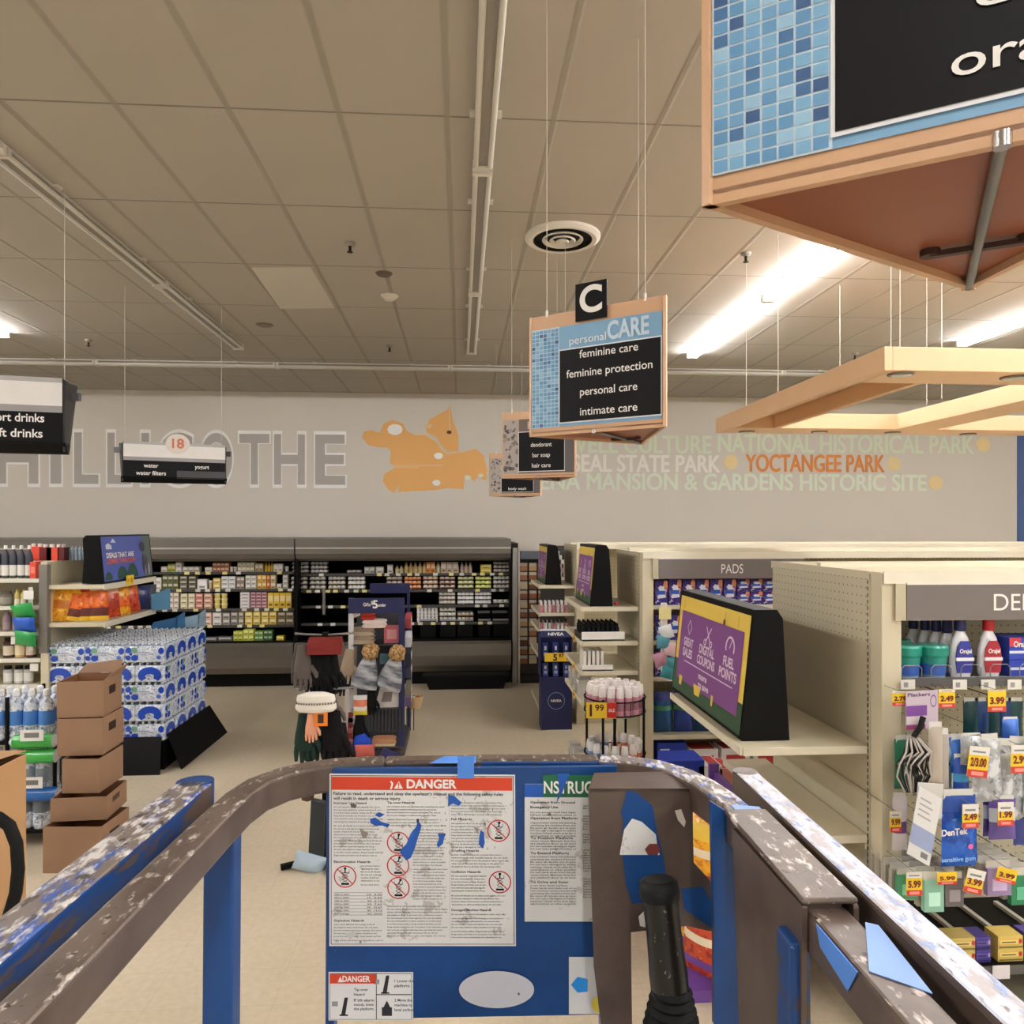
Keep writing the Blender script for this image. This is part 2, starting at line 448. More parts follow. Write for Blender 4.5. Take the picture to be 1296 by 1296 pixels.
# ---------------------------------------------------------------- the setting
def struct(mb, name, parent=None, **k): return tag(mb.build(name, parent, **k), kind='structure')
struct(MB().box((-15, -9, -0.1), (17, 13, 0), 'floor'), 'floor')
ceiling = struct(MB().box((-15, -9, CEIL), (17, 13, CEIL + 0.1), 'ceiling'), 'ceiling')
wb = struct(MB().box((-15, WALL_Y, 0), (17, WALL_Y + 0.15, CEIL), 'wallpaint'), 'wall_back')
struct(MB().box((-15.15, -9, 0), (-15, 13, CEIL), 'wallpaint'), 'wall_left')
struct(MB().box((17, -9, 0), (17.15, 13, CEIL), 'wallpaint'), 'wall_right')
a = W(1287, 527, Y=WALL_Y)
tag(MB().box((a.x, WALL_Y - 0.02, 1.9), (17, WALL_Y, a.z), (84, 108, 160)).build('wall_panel', wb), 'blue painted panel')
# replaced, cleaner ceiling tile
plain('cleantile', (212, 207, 196), 0.9, vary=0.02)
q = [W(x, y, Z=CEIL - 0.004) for x, y in ((318, 339), (393, 338), (424, 390), (355, 391))]
MB().prism(q, (0, 0, 0.003), 'cleantile').build('ceiling_tile', ceiling)
# lettering on the back wall
def wall_text(t, x0, x1, ybase, ytop, key, bold, name, border=None, depth=0.0):
    A, B = W(x0, ybase, Y=WALL_Y), W(x1, ybase, Y=WALL_Y)
    T = W((x0 + x1) / 2, ytop, Y=WALL_Y); Bm = W((x0 + x1) / 2, ybase, Y=WALL_Y)
    mb = MB(); h = T.z - Bm.z
    if border: mb.text(t, (A.x, WALL_Y, Bm.z), (1, 0, 0), (0, 0, 1), h, border[0], 'L', border[1], B.x - A.x, 0.006)
    for dx, dz, of in ((-.011, 0, .006), (.011, 0, .008), (0, -.008, .010), (0, .008, .012)):
        mb.text(t, (A.x + dx, WALL_Y, Bm.z + dz), (1, 0, 0), (0, 0, 1), h, key, 'L', bold, B.x - A.x, of)
    return mb.build(name, wb)
plain('lettergrey', (184, 179, 172), 0.7, vary=0.02); plain('letterwhite', (255, 255, 252), 0.7, vary=0)
cA = W(53, 612, Y=WALL_Y); hgt = W(300, 549, Y=WALL_Y).z - cA.z
mb = MB()
for ch, x0, x1 in (('C', -108, -56), ('H', -45, 13), ('I', 23, 29), ('L', 62, 98) , ('L', 103, 138), ('I', 178, 188), ('C', 196, 246), ('O', 254, 296), ('T', 301, 349), ('H', 335 + 8, 388), ('E', 398, 438)):
    pass
# letter boxes measured on the wall: H I L L I C O T H E
for ch, x0, x1 in (('C', -60, -14), ('H', -6, 51), ('I', 62, 80), ('L', 92, 127), ('L', 134, 168), ('I', 177, 191), ('C', 198, 246), ('O', 252, 296), ('T', 301, 343), ('H', 345, 388), ('E', 397, 439)):
    P0, P1 = W(x0, 612, Y=WALL_Y), W(x1, 612, Y=WALL_Y)
    z0 = cA.z; wd = P1.x - P0.x
    tw = 0.055 * hgt / 0.9
    mb.text(ch, (P0.x, WALL_Y, z0), (1, 0, 0), (0, 0, 1), hgt, 'letterwhite', 'L', 0.046, wd, 0.004)
    mb.text(ch, (P0.x + 0.027, WALL_Y, z0 + 0.025), (1, 0, 0), (0, 0, 1), hgt - 0.052, 'lettergrey', 'L', 0.022, wd - 0.054, 0.009)
tag(mb.build('lettering', wb), 'grey block letters with white outlines')
plain('wl1', (226, 236, 212), 0.8, vary=0.03); plain('wl2', (248, 244, 234), 0.8, vary=0.03); plain('wl3', (232, 242, 222), 0.8, vary=0.03)
plain('wlo', (232, 152, 84), 0.8, vary=0.05); plain('wldot', (240, 220, 164), 0.8, vary=0.05)
def two(t, x0, x1, yb, yt, key):
    wall_text(t, x0, x1, yb, yt, key, 0.0, 'lettering')
def dot(px, py):
    c = W(px, py, Y=WALL_Y)
    MB().cyl((c.x, WALL_Y, c.z), (c.x, WALL_Y - 0.008, c.z), 0.13, 'wldot', n=20).build('lettering_dot', wb)
two('HOPEWELL CULTURE', 650, 900, 573, 551, 'wl1'); two('NATIONAL HISTORICAL PARK', 909, 1232, 573, 551, 'wl1')
two('GREAT SEAL STATE PARK', 643, 911, 597, 576, 'wl2'); two('YOCTANGEE PARK', 944, 1119, 597, 576, 'wlo')
two('ADENA MANSION & GARDENS HISTORIC SITE', 645, 1172, 620, 600, 'wl3')
for p in ((1244, 563), (925, 585), (1131, 587), (1184, 611)): dot(*p)
# orange county map painted on the wall
def mp(x, y): return (420 + x * 340 / 1296, 480 + y * 220 / 839)
plain('mapo', (244, 188, 116), 0.7, vary=0.05, scale=2); plain('mapline', (244, 208, 160), 0.7, vary=0)
body = [(145, 280), (155, 252), (190, 245), (230, 258), (250, 215), (290, 196), (345, 215), (360, 250), (400, 268), (450, 268), (505, 300), (530, 340), (555, 360), (600, 356), (640, 350), (695, 335), (735, 370), (750, 440), (745, 490), (700, 470), (690, 495), (645, 460), (635, 530), (560, 525), (500, 535), (400, 540), (320, 545), (325, 510), (300, 550), (270, 530), (245, 490), (255, 455), (300, 430), (300, 415), (280, 405), (285, 350), (270, 330), (220, 328), (175, 318)]
upper = [(455, 240), (470, 195), (560, 145), (566, 115), (585, 200), (610, 270), (612, 345), (560, 352), (530, 322), (505, 280), (460, 258)]
mb = MB()
def wp(pts, key, off):
    P = [W(*mp(*p), Y=WALL_Y) for p in pts]
    P = [V(p.x, WALL_Y - off, p.z) for p in P]
    mb.add(P, [tuple(range(len(P)))], key)
wp(body, 'mapo', 0.005); wp(upper, 'mapo', 0.006)
for c, k, r in (((305, 243), 'letterwhite', 34), ((515, 370), 'letterwhite', 20), ((505, 500), 'letterwhite', 18), ((655, 475), 'wl1', 14), ((718, 465), 'wl1', 12), ((566, 256), (90, 50, 30), 11), ((465, 226), 'mapline', 16)):
    wp([(c[0] + r * 1.1 * math.cos(t * math.pi / 5), c[1] + r * 0.8 * math.sin(t * math.pi / 5)) for t in range(10)][::-1], k, 0.009)
for pts in ([(400, 268), (450, 268), (505, 300), (530, 340), (555, 360), (640, 350)], [(566, 120), (568, 250)], [(285, 418), (540, 415)], [(300, 425), (420, 425)]):
    for (x0, y0), (x1, y1) in zip(pts, pts[1:]):
        dx, dy = x1 - x0, y1 - y0; l = math.hypot(dx, dy); nx, ny = -dy / l * 2.5, dx / l * 2.5
        wp([(x0 + nx, y0 + ny), (x1 + nx, y1 + ny), (x1 - nx, y1 - ny), (x0 - nx, y0 - ny)], 'mapline', 0.0075)
tag(mb.build('county_map', wb), 'orange painted county map with small white town plates')

# ---------------------------------------------------------------- strip lights
def strip(name, label, p0, axis, length, lit, group=None):
    """8 ft two-tube strip light under the ceiling; axis 'x' or 'y', p0 its near or left end"""
    t = thing(name, label, 'ceiling light', p0, 0 if axis == 'y' else -math.pi / 2, group)
    L = length
    MB().box((-0.035, 0, -0.05), (0.035, L, 0.0), 'fixgrey').box((-0.055, 0.0, -0.012), (0.055, L, 0.0), 'fixwhite').build('housing', t)
    for s in (-1, 1):
        MB().cyl((s * 0.045, 0.03, -0.052), (s * 0.045, L - 0.03, -0.052), 0.017, 'lit' if lit else 'tubeoff', n=10).build('fluorescent_tube', t)
    for y in (0.0, L - 0.03): MB().box((-0.065, y, -0.07), (0.065, y + 0.03, -0.012), 'fixwhite').build('end_socket', t)
    for y in (L * 0.22, L * 0.78): MB().box((-0.09, y - 0.03, -0.015), (0.09, y + 0.03, 0.0), 'fixwhite').build('hanger_bracket', t)
    return t
ZF = CEIL - 0.0
for k, (y0, where) in enumerate(((7.1, 'ending before the back wall'), (4.66, 'middle one'), (2.22, 'nearest to the camera'))):
    strip('strip_light', 'unlit strip light in the row above the black aisle signs, %s' % where, (-2.8, y0, ZF), 'y', 2.42, False, 'unlit strip lights left of centre')
for k, (y0, where) in enumerate(((7.14, 'the far one'), (4.68, 'the middle one'), (2.22, 'the near one at the top edge'))):
    strip('strip_light', 'unlit strip light of the row over the orange map, %s' % where.replace('the near one at the top edge', 'nearest one'), (0.14, y0, ZF), 'y', 2.42, False, 'unlit strip lights down the middle')
for k, y0 in enumerate((7.15, 4.7, 2.25, -0.2, -2.65, -5.1)):
    strip('strip_light', 'glowing strip light running behind the foreground sign, ' + ('far end of its row' if k == 0 else 'nearer in its row'), (3.06, y0, ZF), 'y', 2.42, True, 'lit strip lights right of centre')
for k, y0 in enumerate((6.3, 3.85, 1.4, -1.05, -3.5)):
    strip('strip_light', 'glowing strip light above the wooden lattice at the right edge' if k == 0 else 'glowing strip light far to the right above the aisles', (6.2, y0, ZF), 'y', 2.42, True, 'lit strip lights far right')
for k, y0 in enumerate((6.7, 4.25, 1.8, -0.65)):
    strip('strip_light', 'glowing strip light over the left edge', (-5.4, y0, ZF), 'y', 2.42, True, 'lit strip lights far left')
for X_ in (-8.5, 9.3):  # two rows added out of view to put more light on the back wall
    for k, y0 in enumerate((6.7, 4.25, 1.8)):
        strip('strip_light', 'glowing strip light over the far aisles, outside the photo', (X_, y0, ZF), 'y', 2.42, True, 'lit strip lights over the far aisles')
for k, y0 in enumerate((-3.0, -5.5, -8.0)):
    strip('strip_light', 'glowing strip light behind the lift', (0.14, y0, ZF), 'y', 2.42, True, 'lit strip lights behind the lift')
for k in range(9):
    strip('strip_light', 'unlit strip light along the back wall, number %d of its row from the left' % (k + 1), (-9.9 + k * 2.44, 10.55, ZF), 'x', 2.43, False, 'unlit strip lights along the back wall')

# ---------------------------------------------------------------- ceiling fittings
def sprinkler(px, py, label):
    c = W(px, py, Z=CEIL); t = thing('sprinkler_head', label, 'sprinkler', c)
    MB().lathe([(0.045, 0), (0.04, -0.018), (0.02, -0.03)][::-1], 'fixgrey', n=14).build('escutcheon', t)
    MB().cyl((0, 0, -0.025), (0, 0, -0.075), 0.012, (40, 34, 28), n=8).cyl((0, 0, -0.075), (0, 0, -0.08), 0.024, (40, 34, 28), n=10).build('nozzle', t)
for p in (((443, 307), 'small brass sprinkler head above the pale ceiling tile'), ((112, 430), 'small sprinkler head on the ceiling above the left black aisle sign'), ((493, 437), 'small sprinkler head on the ceiling above the orange wall map'), ((944, 320), 'small sprinkler head on the ceiling under the big foreground sign'), ((1082, 447), 'small sprinkler head above the wooden lattice beam')): sprinkler(*p[0], p[1])
c = W(493, 374, Z=CEIL); t = thing('smoke_detector', 'white domed detector on the ceiling near the middle strip lights', 'smoke detector', c)
MB().lathe([(0.005, -0.05), (0.05, -0.045), (0.075, -0.02)], 'fixwhite').build('dome', t); MB().lathe([(0.075, -0.02), (0.09, -0.006), (0.09, 0)], 'fixwhite').build('base', t)
c = W(486, 346, Z=CEIL); one(MB().lathe([(0.06, -0.02), (0.08, 0)], (96, 86, 74)), 'ceiling_speaker', 'small flat dark round fitting on the ceiling before the white dome', 'ceiling speaker', c)
c = W(335, 411, Z=CEIL); one(MB().lathe([(0.075, -0.015), (0.1, 0)], (128, 116, 100)), 'ceiling_disc', 'flat grey round cap on the ceiling beyond the pale tile', 'ceiling disc', c)
c = W(712, 299, Z=CEIL); t = thing('air_diffuser', 'round white ceiling air diffuser with nested rings', 'air vent', c)
MB().lathe([(0.235, -0.035), (0.27, -0.04), (0.30, -0.02), (0.30, 0)], 'fixwhite', n=36, caps=False).build('outer_ring', t)
MB().lathe([(0.236, -0.034), (0.225, -0.004), (0.01, -0.002)], (22, 20, 18), n=36, caps=False).build('throat', t)
for r, z in ((0.165, -0.03), (0.105, -0.036), (0.052, -0.042)):
    m_ = MB(); n = 36
    for (ra, za), (rb, zb) in (((r - 0.028, z + 0.02), (r, z)), ((r, z), (r - 0.008, z - 0.01)), ((r - 0.008, z - 0.01), (r - 0.028, z + 0.014))):
        vs = [V(ra * math.cos(2 * math.pi * i / n), ra * math.sin(2 * math.pi * i / n), za) for i in range(n)] + [V(rb * math.cos(2 * math.pi * i / n), rb * math.sin(2 * math.pi * i / n), zb) for i in range(n)]
        m_.add(vs, [(i, (i + 1) % n, (i + 1) % n + n, i + n) for i in range(n)], 'fixwhite', True)
    m_.build('cone_ring', t)
MB().lathe([(0.022, -0.045), (0.026, -0.04)], 'fixwhite').build('centre_cap', t)
# ---------------------------------------------------------------- hanging three-sided wooden signs
BLUES = [(122, 172, 206), (96, 148, 190), (150, 192, 218), (70, 112, 158), (110, 160, 200), (58, 92, 138)]
def tri_sign(label, A, B, zb, h, style, group=None, lines=(), letter=None):
    A = V(A[0], A[1], 0); B = V(B[0], B[1], 0)
    mid = (A + B) / 2; d = (B - A).normalized(); s = (B - A).length
    nb = V(-d.y, d.x, 0)
    C = mid + nb * s * 0.866
    t = thing('aisle_sign', label, 'hanging sign', (mid.x, mid.y, zb), 0, group)
    o = V(mid.x, mid.y, 0)
    a, b, c = A - o, B - o, C - o
    # panels of the three faces
    th = 0.012
    for p, q_ in ((a, b), (b, c), (c, a)):
        n = V((q_ - p).y, -(q_ - p).x, 0).normalized() * th
        MB().prism([p, q_, q_ - n, p - n], (0, 0, h), 'signwood').build('face_panel', t)
    k = 0.965
    MB().prism([a * k, b * k, c * k], (0, 0, 0.006), 'signunder').build('bottom_panel', t, loc=(0, 0, 0.012))
    rod = MB(); f0 = (a + b) / 2
    rod.cyl(f0 * 0.9 + V(0, 0, 0.004), c * 0.97 + V(0, 0, 0.004), 0.007, 'steel', n=8).cyl(f0 * 0.86 + V(0, 0, -0.004), f0 * 0.86 + V(0, 0, 0.012), 0.009, 'chrome', n=8)
    rod.build('support_rod', t)
    br = MB(); cp = c * 0.62; 
    for sgn in (-1, 1): br.cyl(cp + d * 0.06 * sgn + V(0, 0, 0.002), cp + d * 0.06 * sgn - nb * 0.0 + V(0, 0, 0.012), 0.014, (62, 40, 30), n=8)
    br.box((-0.06, -0.006, 0), (0.06, 0.006, 0.008), (62, 40, 30), Matrix.Translation(cp) @ Matrix.Rotation(math.atan2(d.y, d.x), 4, 'Z')).build('rod_bracket', t)
    for p in (a * 0.86 + b * 0.14, b * 0.86 + a * 0.14, c * 0.9):
        wr = MB(); wr.cyl(p + V(0, 0, h), p + V(0, 0, CEIL - zb), 0.0014, (206, 200, 188), n=5).cyl(p + V(0, 0, h - 0.01), p + V(0, 0, h + 0.02), 0.005, 'fixwhite', n=6); wr.build('hanging_wire', t)
    F = Face(a, b, a + V(0, 0, h))
    g = MB(); bd = {'blue': (126, 172, 206), 'pebble': (112, 96, 88), 'stone': (96, 92, 90)}[style]
    F.rect(g, 0.022, 0.065, 0.975, 0.885, bd, 0.002)
    F.rect(g, 0.022, 0.065, 0.24, 0.885, (206, 226, 238) if style == 'blue' else (168, 158, 150), 0.003)
    if style == 'blue':
        nc, nr = 7, 25
        for i in range(nc):
            for j in range(nr):
                x0 = 0.026 + i * (0.212 / nc); y0 = 0.07 + j * (0.81 / nr)
                r = random.random()
                kc = BLUES[0] if r < .3 else BLUES[1] if r < .55 else BLUES[2] if r < .72 else BLUES[4] if r < .88 else BLUES[3] if r < .96 else BLUES[5]
                F.rect(g, x0, y0, x0 + 0.212 / nc * 0.86, y0 + 0.81 / nr * 0.84, kc, 0.004)
    else:
        for i in range(46):
            x = random.uniform(0.04, 0.22); y = random.uniform(0.09, 0.86); r = random.uniform(0.012, 0.03)
            F.disc(g, x, y, r, r * 1.15, random.choice([(70, 66, 64), (120, 112, 106), (92, 86, 84), (146, 138, 130)]), 0.0035 + i * 1e-5, 7)
        F.rect(g, 0.86, 0.065, 0.975, 0.885, (92, 88, 88), 0.003)
    g.build('mosaic_panel', t)
    x0, x1 = (0.245, 0.968) if style == 'blue' else (0.24, 0.85)
    g = MB()
    y1 = 0.685
    F.rect(g, x0 - 0.008, 0.088, x1 + 0.006, y1 + 0.01, (232, 234, 238), 0.005)
    F.rect(g, x0, 0.098, x1, y1, (24, 23, 25), 0.006)
    for txt, y, wd in lines: F.text(g, txt, (x0 + x1) / 2, y, 0.062, WHITE, 'C', 0.006, wd, 0.008)
    g.build('category_panel', t)
    if style == 'blue':
        g = MB(); F.text(g, 'personal', 0.32, 0.725, 0.062, WHITE, 'L', 0.0, 0.27, 0.006)
        F.text(g, 'CARE', 0.60, 0.725, 0.135, (196, 216, 232), 'L', 0.03, 0.29, 0.006); g.build('title_lettering', t)
    elif letter is None:
        g = MB(); F.text(g, 'H', 0.40, 0.74, 0.1, (196, 180, 170), 'C', 0.03, None, 0.006); g.build('title_lettering', t)
    if letter:
        g = MB(); u0, u1 = 0.37, 0.60
        P = [F.p(u0, 0.90, 0.006), F.p(u1, 0.90, 0.006), F.p(u1, 1.2, 0.006), F.p(u0, 1.2, 0.006)]
        g.prism(P, F.n * 0.006, BLACK)
        g.text(letter, F.p(0.485, 0.965), F.x, F.y, 0.2 * h, WHITE, 'C', 0.03, None, 0.0135)
        g.build('letter_tag', t)
    return t
tri_sign('three-sided wooden aisle sign with blue mosaic and a black letter C tag', (0.302, 3.222), (0.811, 2.857), 2.73, 0.522, 'blue', lines=(('feminine care', 0.605, 0.42), ('feminine protection', 0.455, 0.615), ('personal care', 0.30, 0.41), ('intimate care', 0.14, 0.41)), letter='C')
An = W(888, 262, Z=2.73); dn = V(1, -0.6, 0).normalized()
Bn = V(An.x + 0.626 * 0.842, An.y - 0.626 * 0.540, 0)
tri_sign('big foreground three-sided wooden aisle sign with blue mosaic, cut off by the top right corner', An, Bn, 2.73, 0.522, 'blue', lines=(('dental', 0.276, 0.29), ('oral care', 0.15, 0.36)))
A2, B2 = W(635, 605.5, Z=2.73), W(729, 603, Z=2.73)
tri_sign('wooden aisle sign listing deodorant, bar soap and hair care behind the letter C sign', A2, B2, 2.73, 0.53, 'pebble', lines=(('deodorant', 0.46, 0.28), ('bar soap', 0.305, 0.235), ('hair care', 0.15, 0.25)))
A3, B3 = W(619, 628, Z=2.73), W(685, 627.5, Z=2.73)
tri_sign('smallest, farthest wooden aisle sign listing body wash', A3, B3, 2.73, 0.54, 'stone', lines=(('body wash', 0.14, 0.34),))

# ---------------------------------------------------------------- black aisle signs
def black_sign(label, p00, p10, p01, rows, number=None):
    F = Face(p00, p10, p01)
    base = V(*F.p(0.5, 0))
    t = thing('aisle_sign', label, 'hanging sign', base)
    F.o -= base
    back = -F.n
    dpt = F.h * 0.42
    body = MB()
    P = lambda a, b, d: F.p(a, b, -d)
    body.prism([P(0, 0, 0), P(0, 1, 0), P(0, 1, dpt), P(0, 0, dpt * 0.55)], F.x, (14, 14, 15)); body.build('body', t)
    tray = MB(); tray.prism([P(-0.02, 0.03, -0.012), P(-0.02, -0.13, 0.05), P(-0.02, -0.13, dpt * 0.5), P(-0.02, 0.03, dpt * 0.7)], F.x * 1.04, (12, 12, 13)); tray.build('lower_tray', t)
    g = MB()
    for b0, b1, k in ((0.93, 1.0, (170, 168, 166)), (0.58, 0.93, (222, 220, 216)), (0.48, 0.58, (150, 148, 148))): F.rect(g, 0, b0, 1, b1, k, 0.004)
    g.build('header_strip', t)
    g = MB(); F.rect(g, 0, 0.0, 1, 0.48, (16, 16, 19), 0.004)
    if number: F.rect(g, 0.51, 0.0, 1, 0.22, (58, 58, 62), 0.005)
    for txt, a, b, h_, wd in rows: F.text(g, txt, a, b, h_, WHITE, 'C', 0.014, wd, 0.007)
    g.build('category_panel', t)
    if number:
        g = MB(); g.prism([F.p(0.52 + 0.12 * math.cos(k * math.pi / 10), 0.98 + 0.28 * math.sin(k * math.pi / 10), 0.004) for k in range(20)], F.n * 0.006, (214, 206, 198))
        F.text(g, number, 0.52, 0.86, 0.26, (206, 112, 76), 'C', 0.02, None, 0.013); g.build('number_disc', t)
    for s, a in ((-1, 0.0), (1, 1.0)):
        g = MB()
        g.prism([P(a, 0.95, 0.01), P(a + .02 * s, 1.0, dpt * 1.5), P(a, -0.1, dpt * 0.7), P(a, -0.1, 0.01)], F.x.normalized() * 0.012 * s, (44, 44, 46))
        g.box((-0.03, -0.02, -0.025), (0.03, 0.02, 0.025), (90, 90, 92), Matrix.Translation(P(a + 0.045 * s, 0.78, dpt * .8)))
        g.build('side_bracket', t)
    for a in (0.02, 0.98):
        p = P(a, 1.0, dpt * 0.8); MB().cyl(p, V(p.x, p.y, CEIL - base.z), 0.002, (200, 196, 186), n=5).build('hanging_wire', t)
    return t
p00 = W(156, 604, Y=7.2); p10 = W(285, 607, Y=7.6)
black_sign('black aisle sign numbered 18 listing water, water filters and yogurt', p00, p10, W(156, 558, Y=7.2), (('water', 0.26, 0.29, 0.11, 0.14), ('water filters', 0.26, 0.08, 0.11, 0.285), ('yogurt', 0.76, 0.29, 0.11, 0.145)), '18')
p10 = W(79, 563, Y=5.0); p00 = W(-150, 557, Y=4.75)
black_sign('black aisle sign listing drinks, cut off by the left edge of the photo', p00, p10, W(-150, 467, Y=4.75), (('sport drinks', 0.725, 0.33, 0.12, 0.34), ('soft drinks', 0.725, 0.10, 0.12, 0.32)))

# ---------------------------------------------------------------- hanging wooden lattice with downlights
P0 = V(2.47, 4.13, 3.25)
t = thing('ceiling_lattice', 'hanging light-wood beam lattice with recessed downlights', 'wooden lattice', P0)
def beam(a, b, name='beam'): MB().box(V(*a) - P0, V(*b) - P0, 'beamwood').build(name, t, bevel=0.004)
x1 = 8.2
beam((2.47, 4.13, 3.25), (2.52, 6.98, 3.39)); beam((2.89, 4.50, 3.25), (2.94, 6.6, 3.39)); beam((2.52, 4.5, 3.375), (2.89, 6.6, 3.39), 'top_board')
beam((2.52, 4.13, 3.25), (x1, 4.5, 3.39)); beam((2.52, 6.6, 3.25), (x1, 6.98, 3.39))
beam((4.06, 4.5, 3.25), (4.45, 6.6, 3.39)); beam((6.2, 4.5, 3.25), (6.6, 6.6, 3.39))
for px, py in ((1140, 473), (1283, 477), (945, 546), (1037, 546), (1130, 547), (1225, 549)):
    c = W(px, py, Z=3.25) - P0
    d = MB(); n = 18
    d.lathe([(0.062, -0.012), (0.075, -0.008), (0.075, 0.0)], (120, 104, 88), c=c, n=n)
    o = d.build('downlight', t)
    MB().lathe([(0.01, -0.022), (0.045, -0.016), (0.06, -0.012)], 'chrome', c=c, n=n).build('lens', o)
for px, py in ((937, 515), (975, 498), (1063, 528), (1145, 440), (1133, 440), (1173, 512), (1192, 505)):
    p = W(px, py, Z=3.39); p.x = max(p.x, 2.5); p.y = min(max(p.y, 4.2), 6.9)
    MB().cyl(p - P0, V(p.x, p.y, CEIL) - P0, 0.0025, (214, 208, 196), n=5).build('hanging_wire', t)
# ---------------------------------------------------------------- open dairy case along the back wall
CY = 10.9
SHELF_PY = {'L': (723.3, 744.7, 769.2, 789.7), 'R': (726, 746.7, 766.5, 788.5)}
def dairy_case(label, xa, xb, side, empty_from=None):
    t = thing('dairy_case', label, 'refrigerated case', ((xa + xb) / 2, 11.8, 0))
    L = (xb - xa) / 2; y = lambda v: v - 11.8
    MB().box((-L, y(12.5), 0.0), (L, y(12.6), 2.1), 'caseblack').build('back_panel', t)
    prof = [(10.9, 2.166), (12.6, 2.17), (12.6, 2.05), (11.35, 1.86), (11.02, 1.84), (10.94, 1.88), (10.9, 1.95), (10.9, 2.03)]
    m = MB(); m.prism([V(-L, y(a), b) for a, b in prof], (2 * L, 0, 0), 'casegrey'); 
    m.build('canopy', t)
    MB().box((-L, y(10.885), 2.02), (L, y(10.9), 2.045), (178, 174, 164, 0.3)).build('canopy_trim', t)
    prof = [(10.83, 0.62), (10.88, 0.66), (11.0, 0.63), (12.5, 0.56), (12.5, 0.2), (10.95, 0.2), (10.86, 0.3), (10.83, 0.45)]
    MB().prism([V(-L, y(a), b) for a, b in prof], (2 * L, 0, 0), 'casegrey2').build('deck', t)
    MB().box((-L, y(11.05), 0.63), (L, y(12.5), 0.665), 'caseblack').build('deck_pan', t)
    MB().box((-L, y(11.05), 0.0), (L, y(12.5), 0.2), 'caseblack').build('kick_base', t)
    for s in (-1, 1): MB().box((s * L - 0.015, y(10.95), 0.2), (s * L + 0.015, y(12.5), 2.05), 'caseblack').build('end_panel', t)
    rng = random.Random(int(xa * 10))
    for i, py in enumerate(SHELF_PY[side]):
        z = W(450, py, Y=11.2).z
        m = MB().box((-L + 0.02, y(11.2), z - 0.03), (L - 0.02, y(12.4), z), 'caseblack')
        m.box((-L + 0.02, y(11.19), z - 0.035), (L - 0.02, y(11.2), z + 0.004), (70, 68, 64))
        x = -L + 0.1
        while x < L - 0.15:
            if rng.random() < 0.62: m.box((x, y(11.184), z - 0.036), (x + 0.07, y(11.19), z + 0.005), rng.choice([(226, 224, 214), (214, 210, 198), (232, 220, 150)]))
            x += rng.uniform(0.1, 0.2)
        m.build('shelf', t)
    return t
xm = W(374, 700, Y=11.0).x; xe = W(646, 700, Y=11.0).x
dairy_case('long open dairy case along the back wall, behind the bottled water pallet', -9.2, xm, 'L')
dairy_case('half empty open dairy case along the back wall, behind the blue winter rack', xm + 0.02, xe, 'R')
e = W(650, 690, Y=10.95)
t = thing('case_end_post', 'pale vertical post at the right end of the dairy case', 'post', (e.x + 0.02, 10.95, 0))
MB().box((-0.035, -0.03, 0.0), (0.035, 0.03, 2.03), (150, 146, 138, 0.35)).build('post', t, bevel=0.006); MB().box((-0.05, 0.03, 0), (0.05, 1.6, 2.1), (40, 38, 36)).build('side_panel', t)
PROD = {}
def product(kind, colour, w_, h_, d_):
    k = (kind, colour, round(w_, 2), round(h_, 2))
    if k in PROD: return PROD[k]
    mb = MB(); acc = tuple(min(255, int(c * 0.55)) for c in colour[:3]); lt = tuple(min(255, int(c * 0.4 + 150)) for c in colour[:3])
    if kind == 'tub':
        r = w_ / 2
        mb.lathe([(r * 0.8, 0), (r * 0.93, h_ * 0.8), (r, h_ * 0.82), (r, h_), (r * 0.9, h_)], colour, n=10, keys=[colour, lt, lt, lt])
    elif kind == 'bottle':
        r = w_ / 2
        mb.lathe([(r, 0), (r, h_ * 0.55), (r * 0.45, h_ * 0.8), (r * 0.45, h_ * 0.84), (r * 0.5, h_ * 0.85), (r * 0.5, h_)], colour, n=10, keys=[colour, colour, colour, acc, acc])
    elif kind == 'jug':
        mb.box((-w_ / 2, -d_ / 2, 0), (w_ / 2, d_ / 2, h_ * 0.7), colour).prism([V(-w_ / 2, -d_ / 2, h_ * 0.7), V(w_ / 2, -d_ / 2, h_ * 0.7), V(w_ * 0.2, -d_ * 0.2, h_ * 0.88), V(-w_ * 0.2, -d_ * 0.2, h_ * 0.88)], (0, d_ * 0.6, 0), colour)
        mb.cyl((0, 0, h_ * 0.85), (0, 0, h_), w_ * 0.16, acc, n=8)
    elif kind == 'egg':
        n = max(3, int(w_ / 0.06))
        mb.box((-w_ / 2, -d_ / 2, h_ * 0.35), (w_ / 2, d_ / 2, h_ * 0.62), colour)
        for i in range(n):
            x = -w_ / 2 + (i + 0.5) * w_ / n
            mb.lathe([(w_ / n * 0.28, 0), (w_ / n * 0.46, h_ * 0.4)], acc, c=(x, -d_ / 2 + 0.03, 0), n=6)
            mb.lathe([(w_ / n * 0.47, h_ * 0.6), (w_ / n * 0.34, h_)], lt, c=(x, -d_ / 2 + 0.03, 0), n=6)
        mb.box((-w_ / 2, -d_ / 2 + 0.03, h_ * 0.6), (w_ / 2, d_ / 2, h_ * 0.95), colour)
    else:
        mb.box((-w_ / 2, -d_ / 2, 0), (w_ / 2, d_ / 2, h_), colour)
        mb.box((-w_ * 0.4, -d_ / 2 - 0.002, h_ * 0.45), (w_ * 0.4, -d_ / 2, h_ * 0.8), lt).box((-w_ * 0.3, -d_ / 2 - 0.002, h_ * 0.15), (w_ * 0.3, -d_ / 2, h_ * 0.3), acc)
    PROD[k] = mb
    return mb
